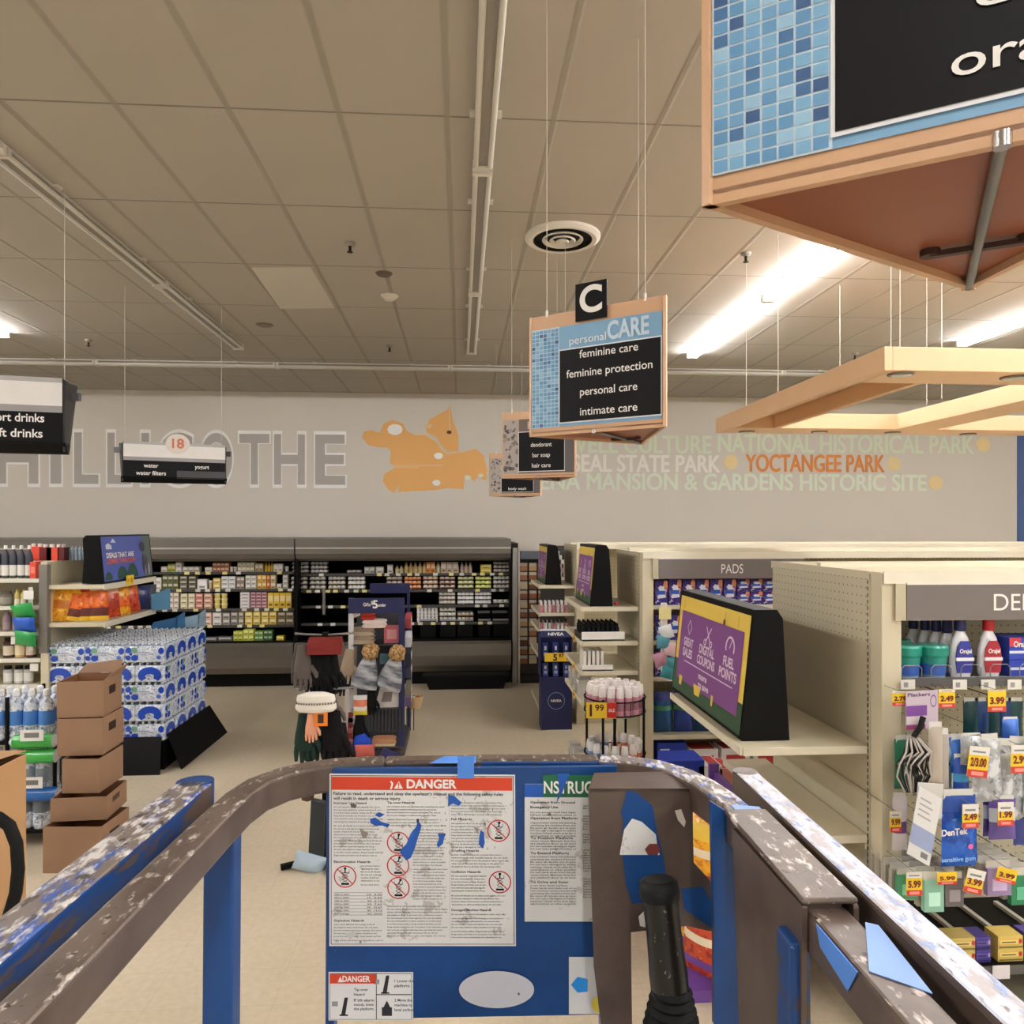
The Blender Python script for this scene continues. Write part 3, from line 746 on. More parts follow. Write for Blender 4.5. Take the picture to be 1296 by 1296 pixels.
def row_block(name, cat, label, group, x0, x1, zb, zt, yf, kind, colour, n, rows, d_=0.1):
    """n x rows individual items between world x0..x1, zb..zt with their fronts at yf"""
    w_ = (x1 - x0) / n; h_ = (zt - zb) / rows
    mb = product(kind, colour, w_ * 0.94, h_ * 0.96, d_)
    first = None
    for r in range(rows):
        for i in range(n):
            loc = (x0 + (i + 0.5) * w_, yf + d_ / 2, zb + r * h_ + 0.001)
            if first is None:
                first = tag(mb.build(name, None, loc), label, cat, group if n * rows > 1 else None)
            else: dup(first, loc)
    return first
def Z2(x): return 180 + x / 3.6
def Z3(x): return 500 + x / 3.6
ORD = ['top', 'second', 'third', 'fourth', 'bottom']
# per shelf: (x0, x1, top y of the zoomed crop, name of the colour, colour, kind, columns, rows)
LEFT = {0: [(85, 113, 205, 'small cream', (226, 218, 196), 'carton', 1, 1), (116, 150, 192, 'yellow-green', (186, 190, 70), 'carton', 2, 1), (152, 180, 186, 'white', (228, 226, 220), 'carton', 1, 2), (184, 260, 206, 'low pale', (206, 200, 184), 'carton', 3, 1), (285, 318, 208, 'low white', (222, 218, 208), 'carton', 1, 1), (320, 395, 188, 'orange-brown', (176, 110, 72), 'carton', 4, 2), (397, 430, 206, 'small white', (220, 214, 202), 'tub', 2, 1), (434, 510, 186, 'cream', (214, 204, 176), 'carton', 4, 2), (514, 550, 190, 'tan', (190, 172, 130), 'carton', 2, 1), (554, 594, 184, 'yellow', (228, 190, 60), 'bottle', 3, 1), (598, 640, 192, 'white', (226, 222, 214), 'carton', 2, 1), (648, 668, 204, 'tiny white', (226, 222, 214), 'tub', 1, 1)],
 1: [(52, 88, 255, 'white', (224, 220, 210), 'carton', 1, 2), (92, 164, 240, 'olive', (112, 112, 70), 'carton', 3, 2), (170, 205, 248, 'grey-green', (120, 116, 92), 'carton', 1, 3), (210, 245, 248, 'dark olive', (104, 100, 74), 'carton', 1, 3), (250, 295, 262, 'large white', (232, 230, 226), 'carton', 1, 1), (300, 318, 268, 'small tan', (200, 180, 150), 'tub', 1, 1), (322, 356, 258, 'yellow', (226, 196, 104), 'carton', 1, 2), (360, 425, 250, 'white and grey', (204, 206, 204), 'carton', 2, 3), (430, 464, 252, 'brown-grey', (160, 146, 128), 'carton', 2, 2), (470, 520, 246, 'white and black', (206, 206, 196), 'carton', 2, 3), (524, 566, 238, 'golden', (220, 176, 80), 'carton', 2, 2), (568, 582, 240, 'orange', (214, 120, 50), 'carton', 1, 2), (584, 608, 240, 'beige', (198, 176, 130), 'carton', 1, 2), (612, 634, 284, 'low white', (220, 216, 206), 'carton', 1, 1), (640, 664, 240, 'pale', (208, 204, 190), 'carton', 1, 3)],
 2: [(95, 166, 322, 'pale pink', (214, 198, 182), 'carton', 3, 3), (174, 206, 328, 'cream', (222, 212, 168), 'carton', 1, 3), (210, 240, 328, 'light cream', (224, 214, 176), 'carton', 1, 3), (243, 276, 328, 'salmon', (214, 140, 124), 'carton', 1, 3), (281, 316, 328, 'tan pink', (216, 170, 140), 'carton', 1, 3), (322, 386, 328, 'pale yellow', (226, 208, 116), 'tub', 2, 3), (445, 490, 318, 'white', (220, 214, 214), 'carton', 1, 5), (493, 568, 318, 'mauve', (170, 110, 122), 'carton', 3, 5), (571, 680, 322, 'bright yellow', (236, 196, 56), 'carton', 4, 1)],
 3: [(275, 316, 414, 'pink', (226, 186, 172), 'carton', 1, 2), (320, 362, 414, 'white', (220, 214, 208), 'carton', 1, 2), (365, 400, 414, 'grey', (158, 152, 146), 'carton', 1, 2), (403, 435, 408, 'dark grey', (140, 134, 126), 'carton', 1, 2), (438, 462, 408, 'tan grey', (168, 156, 134), 'carton', 1, 2), (467, 502, 404, 'yellow', (232, 204, 100), 'carton', 1, 2), (505, 538, 404, 'soft yellow', (228, 198, 92), 'carton', 1, 2), (542, 576, 402, 'lemon', (234, 204, 88), 'carton', 1, 2), (578, 612, 402, 'gold', (228, 192, 80), 'carton', 1, 2), (616, 690, 410, 'olive brown', (128, 112, 70), 'carton', 2, 2)],
 4: [(285, 340, 530, 'dark grey', (120, 120, 118), 'carton', 1, 1), (344, 412, 526, 'charcoal', (112, 112, 110), 'carton', 1, 1), (415, 458, 500, 'yellow-green', (190, 196, 60), 'carton', 2, 2), (460, 508, 492, 'lime', (206, 210, 80), 'carton', 2, 2), (512, 550, 500, 'green', (120, 160, 80), 'carton', 2, 2), (553, 592, 496, 'dark green', (70, 110, 56), 'carton', 2, 2), (610, 646, 522, 'yellow', (232, 210, 60), 'carton', 1, 1)]}
RIGHT = {0: [(680, 758, 184, 'grey', (176, 172, 166), 'egg', 1, 3), (765, 845, 184, 'light grey', (186, 182, 176), 'egg', 1, 3), (930, 1000, 222, 'low grey', (150, 146, 140), 'egg', 1, 1), (1012, 1060, 206, 'silver', (190, 190, 188), 'carton', 2, 1), (1064, 1100, 206, 'white', (210, 208, 202), 'carton', 1, 1), (1116, 1142, 196, 'ivory', (214, 210, 202), 'carton', 1, 1), (1150, 1190, 200, 'pale yellow', (216, 202, 160), 'bottle', 2, 1), (1192, 1296, 184, 'cream yellow', (212, 190, 130), 'bottle', 5, 1), (1316, 1358, 182, 'cream', (208, 198, 160), 'bottle', 2, 1), (1360, 1440, 184, 'tan', (200, 180, 150), 'carton', 3, 1), (1220 + 0, 1221, 239, 'x', (0, 0, 0), 'skip', 1, 1)],
 1: [(675, 752, 250, 'grey', (170, 164, 156), 'egg', 1, 3), (760, 836, 250, 'taupe', (174, 166, 154), 'egg', 1, 3), (845, 926, 250, 'warm grey', (178, 170, 158), 'egg', 1, 3), (935, 1016, 248, 'white', (216, 214, 208), 'egg', 1, 3), (1110, 1186, 252, 'brown and white', (160, 138, 116), 'egg', 1, 3)],
 2: [], 3: [], 4: []}
RIGHT3 = {0: [(142, 182, 184, 'orange', (226, 138, 50), 'carton', 2, 1), (186, 228, 182, 'white', (220, 212, 196), 'bottle', 2, 1), (236, 292, 184, 'white and brown', (206, 196, 180), 'bottle', 3, 1), (296, 352, 184, 'brown-capped', (196, 176, 156), 'bottle', 3, 1), (388, 440, 196, 'yellow', (226, 200, 60), 'carton', 1, 2), (446, 532, 184, 'grey', (166, 158, 148), 'egg', 1, 3)],
 1: [(40, 120, 252, 'bright orange', (222, 124, 48), 'egg', 1, 3), (125, 196, 250, 'tan', (196, 162, 130), 'egg', 1, 3), (200, 276, 252, 'brown', (140, 106, 86), 'egg', 1, 3), (284, 360, 252, 'green and cream', (186, 186, 120), 'egg', 1, 3), (364, 440, 252, 'lime', (214, 222, 96), 'egg', 1, 3), (446, 528, 250, 'pale grey', (196, 192, 188), 'egg', 1, 3)],
 2: [(198, 276, 318, 'beige', (196, 188, 174), 'egg', 1, 3), (282, 360, 320, 'white', (228, 228, 228), 'egg', 1, 3), (362, 440, 320, 'bright white', (234, 234, 236), 'egg', 1, 3), (446, 520, 356, 'low white', (216, 214, 210), 'egg', 1, 1)],
 3: [(98, 196, 392, 'round white', (230, 230, 228), 'tub', 6, 4), (200, 278, 388, 'oat coloured', (196, 190, 178), 'egg', 1, 3), (282, 360, 416, 'brown', (150, 128, 100), 'egg', 1, 2)],
 4: []}
def fill(tbl, conv, side, sname, cy):
    idx = {}
    for sh, rows in tbl.items():
        for (x0, x1, yt, cname, c, kind, n, r) in rows:
            if kind == 'skip': continue
            yb = (SHELF_PY[side][sh] - 660) * 3.6 if sh < 4 else 576
            yf = 11.215 if sh < 4 else 11.08
            py_b = 660 + yb / 3.6
            A = W(conv(x0), py_b, Y=yf); B = W(conv(x1), py_b, Y=yf)
            T = W(conv((x0 + x1) / 2), 660 + yt / 3.6, Y=yf)
            zb = (A.z + B.z) / 2 if sh == 99 else (W(450, SHELF_PY[side][sh], Y=11.2).z if sh < 4 else 0.666)
            zt = max(T.z, zb + 0.05)
            if 0 < sh < 4: zt = min(zt, W(450, SHELF_PY[side][sh - 1], Y=11.2).z - 0.045)
            nm = {'carton': 'carton', 'tub': 'dairy_tub', 'bottle': 'dairy_bottle', 'egg': 'egg_carton'}[kind]
            noun = {'carton': 'carton', 'tub': 'tub', 'bottle': 'bottle', 'egg': 'egg carton'}[kind]
            px = int(conv((x0 + x1) / 2))
            near = ('left end' if px < 262 else 'near the white carton' if px < 300 else 'middle' if px < 335 else 'beside the empty bay' if px < 375 else 'over the empty bay' if px < 436 else 'over the blue rack' if px < 520 else 'right of the blue rack' if px < 575 else 'near the right end' if px < 615 else 'right end')
            k = (sh, near, cname, noun); idx[k] = idx.get(k, 0) + 1
            lab = '%s %s, %s %s of %s dairy case, %s' % (cname, noun, ORD[sh], 'deck' if sh == 4 else 'shelf', sname, near)
            row_block(nm, noun, lab, '%s %ss on the %s shelf, %s' % (cname, noun, ORD[sh], near), A.x, B.x, zb, zt, yf, kind, c, n, r, 0.11 if kind != 'tub' else (B.x - A.x) / n)
fill(LEFT, Z2, 'L', 'left', 0); fill(RIGHT, Z2, 'R', 'half-empty', 0); fill(RIGHT3, Z3, 'R', 'half-empty', 0)
# empty crates on the bottom deck
proto = None
for i, (a, b) in enumerate(((113, 188), (203, 278), (282, 356), (378, 436), (446, 526))):
    A, B = W(Z3(a), 812, Y=11.2), W(Z3(b), 812, Y=11.2); wd = (B.x - A.x) / 2
    lab = 'black pale-rimmed crate on the bottom deck, %s' % ('just right of the blue rack', 'second from the blue rack', 'third from the blue rack', 'second from the right end', 'at the right end')[i]
    t = thing('display_crate', lab, 'crate', ((A.x + B.x) / 2, 11.35, 0.666), 0, 'black crates on the bottom deck')
    MB().box((-wd, -0.15, 0), (wd, 0.15, 0.01), 'caseblack').box((-wd, -0.15, 0), (wd, -0.14, 0.26), 'caseblack').box((-wd, 0.14, 0), (wd, 0.15, 0.34), 'caseblack').box((-wd, -0.15, 0), (-wd + 0.01, 0.15, 0.28), 'caseblack').box((wd - 0.01, -0.15, 0), (wd, 0.15, 0.28), 'caseblack').build('body', t)
    MB().box((-wd, -0.155, 0.25), (wd, -0.145, 0.275), (150, 150, 150)).build('front_rim', t); MB().box((-wd, 0.135, 0.33), (wd, 0.145, 0.37), (176, 176, 176)).build('back_rim', t)
# empty-bay hangers
for i, (px, ya, yb) in enumerate(((410, 745, 778),)):
    a_ = W(px, ya, Y=11.17); b_ = W(px, yb, Y=11.17)
    one(MB().box((a_.x - 0.02, 11.165, b_.z), (a_.x + 0.02, 11.18, a_.z), (120, 118, 112)), 'tag_strip', 'grey vertical tag strip hanging over the empty dairy shelves', 'tag strip')
# low black floor trough in front of the case
A, B = W(538, 865, Z=0.0), W(642, 865, Z=0.0)
t = thing('floor_bin', 'low black bin on the floor before the right dairy case', 'floor bin', ((A.x + B.x) / 2, 10.72, 0))
wd = (B.x - A.x) / 2
MB().prism([V(-wd + 0.08, -0.1, 0), V(wd - 0.08, -0.1, 0), V(wd, -0.1, 0.2), V(-wd, -0.1, 0.2)], (0, 0.18, 0), 'caseblack').build('body', t); MB().box((-wd - 0.01, -0.115, 0.19), (wd + 0.01, 0.085, 0.22), (30, 30, 30)).build('rim', t)
# sunglasses / snack wall rack seen past the case end
c0 = W(659, 842, Y=11.0); c1 = W(686, 842, Y=11.0)
t = thing('peg_rack', 'tall dark peg rack of small packs beyond the dairy case end post', 'peg rack', ((c0.x + c1.x) / 2, 11.1, 0)); wd = (c1.x - c0.x) / 2
MB().box((-wd, 0, 0), (wd + 0.6, 0.04, 1.9), (58, 52, 46)).build('back_panel', t); MB().box((-wd, -0.12, 0), (wd + 0.6, 0.0, 0.12), (40, 38, 36)).build('base', t)
MB().box((-wd, -0.14, 1.86), (wd + 0.6, 0.04, 1.98), (86, 92, 100)).build('header', t)
rng = random.Random(3)
for r in range(11):
    for c in range(3):
        z = 0.28 + r * 0.14; x = c0.x + 0.05 + c * 0.14
        m = MB(); k = rng.choice([(176, 120, 84), (150, 96, 66), (196, 160, 120), (120, 78, 56), (206, 186, 150)])
        m.box((-0.055, -0.02, 0), (0.055, 0.02, 0.075), k).box((-0.055, -0.005, 0.075), (0.055, 0.005, 0.12), (196, 188, 172))
        one(m, 'snack_pack', 'small brown hanging pack, row %d from the bottom, column %d of the dark peg rack' % (r + 1, c + 1), 'pack', (x, 11.07, z), 'small packs on the dark peg rack')
# ---------------------------------------------------------------- shared builders for shop fittings and goods
def topper(label, xb, xt, y0, y1, z0, z1, sg, db, dt, art):
    """black tent-shaped display header; its picture faces sg*x"""
    c = V(xb, (y0 + y1) / 2, z0); t = thing('display_header', label, 'display header', c)
    hy = (y1 - y0) / 2; h = z1 - z0; dx = xt - xb
    prof = [(0, 0), (dx, h), (dx - sg * dt, h), (dx - sg * (dt * 1.25), h * 0.93), (-sg * db * 0.93, h * 0.45), (-sg * db, 0)]
    MB().prism([V(a, -hy, b) for a, b in prof], (0, 2 * hy, 0), 'blackplastic').build('body', t, bevel=0.004)
    if sg < 0: F = Face(V(0, hy, 0.0), V(0, -hy, 0.0), V(dx, hy, h))
    else: F = Face(V(0, -hy, 0), V(0, hy, 0), V(dx, -hy, h))
    g = MB(); art(F, g); g.build('picture_panel', t)
    return t
GREEN = (52, 84, 58); PURP = (128, 74, 140); YELP = (226, 196, 84)
def art_fuel(F, g):
    F.rect(g, 0.02, 0.03, 0.98, 0.95, YELP, 0.002)
    F.rect(g, 0.02, 0.03, 0.98, 0.27, GREEN, 0.003)
    F.rect(g, 0.07, 0.15, 0.93, 0.81, PURP, 0.004)
    F.rect(g, 0.02, 0.155, 0.07, 0.33, GREEN, 0.0032)
    for a, w_ in ((0.13, 0.035), (0.38, 0.07), (0.62, 0.02)): F.shape(g, [(a, 0.10), (a + w_, 0.10), (a + w_ * 1.3, 0.19), (a - w_ * 0.3, 0.19)], YELP, 0.005)
    for t_, a, b, h_, w_ in (('GREAT', 0.22, 0.49, 0.075, 0.15), ('SALES', 0.22, 0.39, 0.075, 0.15), ('DIGITAL', 0.50, 0.49, 0.075, 0.21), ('COUPONS', 0.50, 0.39, 0.075, 0.25), ('FUEL', 0.79, 0.49, 0.075, 0.13), ('POINTS', 0.79, 0.39, 0.075, 0.21), ('more', 0.48, 0.26, 0.055, 0.12), ('to save', 0.50, 0.185, 0.055, 0.15)):
        F.text(g, t_, a, b, h_, (232, 214, 232), 'C', 0.03, w_, 0.006)
    F.line(g, 0.18, 0.345, 0.86, 0.345, 0.006, (232, 214, 232), 0.006)
    for k in range(4):
        pass
    F.disc(g, 0.22, 0.67, 0.035, 0.075, (232, 214, 232), 0.006, 4, 0.8)
    F.line(g, 0.47, 0.60, 0.54, 0.74, 0.01, (232, 214, 232), 0.006); F.line(g, 0.54, 0.60, 0.47, 0.74, 0.01, (232, 214, 232), 0.006)
    for a in (0.465, 0.545): F.disc(g, a, 0.60, 0.02, 0.03, (232, 214, 232), 0.006, 12, 0.6)
    n = 14; P = [F.p(0.79 + 0.055 * math.cos(math.pi * (1.15 - 1.3 * i / n)), 0.65 + 0.09 * math.sin(math.pi * (1.15 - 1.3 * i / n)), 0.006) for i in range(n + 1)]; Q = [F.p(0.79 + 0.043 * math.cos(math.pi * (1.15 - 1.3 * i / n)), 0.65 + 0.072 * math.sin(math.pi * (1.15 - 1.3 * i / n)), 0.006) for i in range(n + 1)]
    g.add(P + Q, [(i + 1, i, i + n + 1, i + n + 2) for i in range(n)], (232, 214, 232))
    F.line(g, 0.785, 0.64, 0.81, 0.72, 0.008, (232, 214, 232), 0.006)
    for a in (0.10, 0.86, 0.70): F.line(g, a, 0.83, a, 0.92, 0.004, (120, 100, 60), 0.006)
    F.disc(g, 0.69, 0.83, 0.012, 0.03, (110, 50, 60), 0.006, 8)
def art_deals(F, g):
    F.rect(g, 0.02, 0.03, 0.98, 0.97, (84, 100, 176), 0.002)
    F.rect(g, 0.80, 0.03, 0.98, 0.97, (92, 110, 104), 0.003)
    for a, b, ra, rb in ((0.10, 0.06, 0.07, 0.17), (0.36, 0.06, 0.10, 0.26), (0.56, 0.06, 0.11, 0.30)):
        P = [(a + ra * math.cos(k * math.pi / 8), max(0.035, b + rb * math.sin(k * math.pi / 8))) for k in range(9)]; F.shape(g, P, (44, 82, 74), 0.004)
    for a, b, ra, rb, k in ((0.80, 0.72, 0.06, 0.12, (52, 56, 74)), (0.86, 0.30, 0.03, 0.24, (66, 66, 78)), (0.80, 0.34, 0.03, 0.22, (58, 60, 72)), (0.91, 0.20, 0.02, 0.14, (170, 170, 190)), (0.84, 0.18, 0.02, 0.12, (150, 150, 176)), (0.96, 0.26, 0.015, 0.15, (120, 122, 130))): F.disc(g, a, b, ra, rb, k, 0.005, 12)
    F.shape(g, [(0.09, 0.70), (0.20, 0.70), (0.19, 0.78), (0.14, 0.83), (0.09, 0.79)], (206, 212, 226), 0.005); F.shape(g, [(0.18, 0.84), (0.28, 0.83), (0.23, 0.93)], (206, 212, 226), 0.005)
    F.text(g, 'DEALS THAT ARE', 0.09, 0.52, 0.10, WHITE, 'L', 0.03, 0.52, 0.006)
    F.text(g, 'LOWER THAN LOW', 0.09, 0.39, 0.10, (224, 110, 90), 'L', 0.03, 0.54, 0.006)
def pouch(w_, h_, d_, key, bands=(), n=7, m_=9, hang=True):
    """pillow bag standing in the xz plane, base at z=0, front at -y; bands = (z0, z1, key) in 0..1"""
    mb = MB(); vs = []
    for side in (-1, 1):
        for j in range(m_ + 1):
            for i in range(n + 1):
                u, v_ = i / n, j / m_
                b = (math.sin(math.pi * u) ** 0.5 if 0 < u < 1 else 0) * (math.sin(math.pi * v_) ** 0.6 if 0 < v_ < 1 else 0)
                wr = 1 + 0.06 * math.sin(9 * u + 5 * v_)
                vs.append(V((u - 0.5) * w_ * (1 - 0.05 * math.sin(math.pi * v_)), side * d_ / 2 * b * wr, v_ * h_))
    st = (n + 1) * (m_ + 1)
    for s_ in (0, 1):
        for j in range(m_):
            kk = key
            for z0, z1, k2 in bands:
                if z0 <= (j + 0.5) / m_ <= z1: kk = k2
            fs = []
            for i in range(n):
                a = s_ * st + j * (n + 1) + i
                f = (a, a + 1, a + n + 2, a + n + 1)
                fs.append(f if s_ == 0 else f[::-1])
            o = len(mb.v)
            mb.add([], [], kk)
            for f in fs: mb.f.append(f); mb.m.append(mb.mi(kk)); mb.sm.append(True)
    mb.v = vs
    return mb
def bottle_prof(h, r): return [(r * 0.9, 0), (r, h * 0.04), (r, h * 0.62), (r * 0.8, h * 0.74), (r * 0.4, h * 0.84), (r * 0.4, h * 0.88)]
def open_box(t, w_, d_, h_, key='cardboard', flaps=True, cut=True):
    """cardboard carton with thin walls, open top; parts go under t"""
    k = 0.006
    m = MB()
    m.box((-w_ / 2, -d_ / 2, 0), (w_ / 2, d_ / 2, k), key)
    m.box((-w_ / 2, -d_ / 2, k), (w_ / 2, -d_ / 2 + k, h_), [key, key, key, 'cardinside', key, key])
    m.box((-w_ / 2, d_ / 2 - k, k), (w_ / 2, d_ / 2, h_), [key, key, 'cardinside', key, key, key])
    m.box((-w_ / 2, -d_ / 2 + k, k), (-w_ / 2 + k, d_ / 2 - k, h_), [key, key, key, key, key, 'cardinside'])
    m.box((w_ / 2 - k, -d_ / 2 + k, k), (w_ / 2, d_ / 2 - k, h_), [key, key, key, key, 'cardinside', key])
    if cut:
        m.box((w_ / 2, -d_ * 0.22, h_ * 0.55), (w_ / 2 + 0.0015, d_ * 0.12, h_ * 0.78), (54, 34, 22))
    m.build('carton_body', t)
    if flaps:
        f = MB(); f.prism([V(-w_ / 2, -d_ / 2, h_), V(w_ / 2, -d_ / 2, h_), V(w_ / 2 - 0.02, -d_ / 2 - 0.0, h_ + 0.005), V(-w_ / 2 + 0.02, -d_ / 2, h_ + 0.005)], (0, -0.004, 0), key); f.build('front_flap', t)
        f = MB(); f.prism([V(w_ / 2, -d_ / 2, h_), V(w_ / 2, d_ / 2, h_), V(w_ / 2 + 0.03, d_ / 2 - 0.03, h_ + 0.05), V(w_ / 2 + 0.03, -d_ / 2 + 0.03, h_ + 0.05)], (0.004, 0, 0), key); f.build('side_flap', t)

# ---------------------------------------------------------------- left gondola with its end display
GY, GX = 7.3, W(60, 760, Y=7.3).x
gz = W(57, 713, Y=GY).z
cx = W(131, 740, Y=GY).x
gy1 = W(196, 727, X=cx).y
t = thing('gondola_shelving', 'cream gondola shelving with a snack end display behind the water pallet', 'shelving', (GX, (GY + gy1) / 2, 0)); o = V(GX, (GY + gy1) / 2, 0)
def GB(a, b, key, name, bev=0.0): MB().box(V(*a) - o, V(*b) - o, key).build(name, t, bevel=bev)
GB((GX - 0.04, GY + 0.02, 0.1), (GX, gy1, gz), CREAM, 'end_panel')
GB((GX - 0.05, GY - 0.02, 0.0), (GX + 0.02, GY + 0.03, W(57, 826, Y=GY).z), CREAM, 'upright')
GB((GX - 0.06, GY - 0.035, W(57, 826, Y=GY).z), (GX + 0.015, GY + 0.03, gz - 0.01), (122, 118, 110, 0.45), 'upright_cover')
GB((GX - 0.05, GY - 0.02, gz - 0.02), (GX + 0.01, gy1, gz + 0.015), CREAM, 'top_cap')
zz = []
for py in (743, 791):
    z = W(95, py, Y=GY).z; zz.append(z)
    m = MB(); m.box(V(GX, GY, z - 0.02) - o, V(cx, gy1, z + 0.02) - o, CREAM).box(V(cx, GY, z - 0.03) - o, V(cx + 0.012, gy1, z + 0.025) - o, (214, 208, 188)); m.build('shelf', t)
GB((GX - 1.6, GY + 0.55, 0.1), (GX - 0.04, GY + 0.6, gz), CREAM2, 'back_panel')
GB((GX - 1.6, GY + 0.0, 0.0), (GX - 0.05, GY + 0.55, 0.12), CREAM, 'base_deck')
ASH = [(734, 'top'), (768.5, 'second'), (801, 'third'), (835, 'fourth'), (868, 'bottom')]
for py, nm in ASH:
    z = W(20, py, Y=GY).z
    m = MB().box(V(GX - 1.6, GY, z - 0.012) - o, V(GX - 0.06, GY + 0.55, z + 0.008) - o, CREAM).box(V(GX - 1.6, GY - 0.012, z - 0.025) - o, V(GX - 0.06, GY, z + 0.012) - o, (220, 218, 206)); m.build('shelf', t)
tb = W(131, 736, Y=GY + 0.06); tt = W(125, 677.5, Y=GY + 0.06)
topper('black display header with a blue picture reading deals, above the chip bags', tb.x, tt.x, GY + 0.06, W(194, 725, X=tb.x).y, zz[0] + 0.026, tt.z, 1, 0.20, 0.12, art_deals)
# price card on the shelf edge
a = W(160, 741, X=cx + 0.015)
m = MB(); F = Face(V(0, 0, 0), V(0, 0.17, 0), V(0, 0, 0.1)); F.rect(m, 0, 0, 1, 1, YEL, 0.002); m.box((-0.003, 0, 0), (0, 0.17, 0.1), YEL); F.text(m, '6', 0.68, 0.25, 0.5, RED, 'C', 0.03); F.rect(m, 0.1, 0.3, 0.4, 0.7, (226, 170, 50), 0.003)
one(m, 'price_card', 'yellow price card on the shelf edge under the blue deals header', 'price card', (a.x, a.y, a.z))
# chip bags
MAR = (104, 50, 44, .3); GOLD = 'chipgold'; ORG = 'chiporg'; RDO = 'chiprust'; YLW = (244, 196, 60, .25)
for i, (px, w_, h_, key, bands, lean, spin, fwd, lab) in enumerate((
    (66, .22, .34, GOLD, ((.30, .55, (214, 130, 30, .25)), (.9, 1, YLW)), -.1, .15, .0, 'golden chip bag leaning at the near end of the chip shelf'),
    (79, .24, .36, GOLD, ((.35, .6, (206, 120, 30, .25)), (.92, 1, YLW)), .16, .30, .06, 'upright golden chip bag, second on the chip shelf'),
    (96, .17, .34, ORG, ((.12, .34, MAR), (0, .12, YLW), (.75, .9, YLW)), .42, .5, .20, 'orange chip bag with a maroon band tilted forward over the shelf edge'),
    (110, .16, .36, ORG, ((.12, .32, MAR), (0, .12, YLW), (.8, .92, RDO)), .12, .6, .24, 'orange chip bag with a maroon band, first of the upright pair'),
    (124, .17, .37, ORG, ((.12, .32, MAR), (0, .12, YLW), (.78, .9, (224, 200, 190, .3))), .05, .7, .26, 'orange chip bag with a maroon band, second of the upright pair'),
    (141, .20, .36, RDO, ((.7, .9, (226, 170, 130, .3)), (.2, .45, (176, 60, 40, .25))), .0, .95, .18, 'red-orange chip bag beyond the banded bags'),
    (155, .19, .34, GOLD, ((.25, .5, ORG),), .04, 1.0, .18, 'yellow-orange chip bag next to last on the chip shelf'),
    (168, .20, .34, RDO, ((.6, .85, ORG),), -.05, 1.05, .18, 'red chip bag at the far end of the chip shelf'))):
    p = W(px, 780, Y=GY + 0.12) if i < 4 else W(px, 778, X=cx - .12)
    ob = one(pouch(w_, h_, .1, key, bands), 'chip_bag', lab, 'chip bag', (min(p.x, cx - .1), max(p.y, GY + .06 + .03 * i), zz[1] + .022), 'chip bags on the end display')
    ob.rotation_euler = (-.16, lean * .5, spin)
for i, px in enumerate((180, 188)):
    p = W(px, 775, X=cx - 0.12)
    one(pouch(.2, .26, .09, (52, 60, 110, 0.25) if i == 0 else (70, 74, 84, 0.25)), 'snack_bag', ('navy snack bag past the chip bags' if i == 0 else 'dark grey snack bag at the far end of the shelf'), 'snack bag', (p.x, p.y, zz[1] + 0.022), rz=1.0)
p = W(192, 762, X=cx + 0.13)
one(MB().prism([V(-.08, 0, -.07), V(.1, 0.05, -.07), V(.1, 0.05, .17), V(-.08, 0, .10)], (0, 0.01, 0), (90, 150, 190)), 'display_flap', 'light blue display flap sticking out past the chip shelf', 'display flap', (cx + 0.09, gy1 - 0.12, zz[1] + 0.09))
# goods on the aisle side (two rows deep looks, one item each)
def aisle_items(py, specs):
    z = W(20, py, Y=GY).z + 0.0135
    for px, wpx, hpx, kind, c, lab in specs:
        A, B = W(px, py, Y=GY + 0.05), W(px + wpx, py, Y=GY + 0.05)
        w_ = B.x - A.x; h_ = hpx / 930 * 7.3
        r = w_ / 2 * 0.94; mb = MB()
        if kind == 'bottle':
            mb.lathe(bottle_prof(h_, r) + [(r * 0.45, h_ * 0.88), (r * 0.45, h_)], c[0], n=12, keys=[c[0], c[0], c[0], c[0], c[0], c[1], c[1]])
            mb.lathe([(r * 1.02, h_ * 0.08), (r * 1.02, h_ * 0.4)], c[2], n=12)
        elif kind == 'jar':
            mb.lathe([(r, 0), (r, h_ * 0.75), (r * 0.8, h_ * 0.8), (r * 0.8, h_)], c[0], n=12, keys=[c[0], c[0], c[1]]); mb.lathe([(r * 1.02, h_ * 0.12), (r * 1.02, h_ * 0.6)], c[2], n=12)
        else:
            mb.box((-w_ / 2 * .95, -0.05, 0), (w_ / 2 * .95, 0.08, h_), c[0]).box((-w_ * .35, -0.052, h_ * .3), (w_ * .35, -0.05, h_ * .7), c[1])
        one(mb, {'bottle': 'drink_bottle', 'jar': 'glass_jar', 'box': 'drink_pack'}[kind], lab, {'bottle': 'bottle', 'jar': 'jar', 'box': 'drink pack'}[kind], ((A.x + B.x) / 2, GY + 0.08, z), 'drinks on the left aisle shelves')
WB = ((60, 66, 76), (226, 226, 230), (222, 222, 216))
zt = W(20, 734, Y=GY).z
n_ = 0
for k, px in enumerate(range(-40, 38, 10)):
    aisle_items(734, [(px, 9.4, 40, 'bottle', WB, 'white-capped dark bottle, top shelf, %s' % ('beside the red packs' if k == 7 else 'number %d leftward from the red packs' % (8 - k)))])
aisle_items(734, [(39, 8, 20, 'box', ((222, 76, 56), (236, 130, 110)), 'lower red drink pack on the top shelf by the upright')])
z2 = zt + 0.24
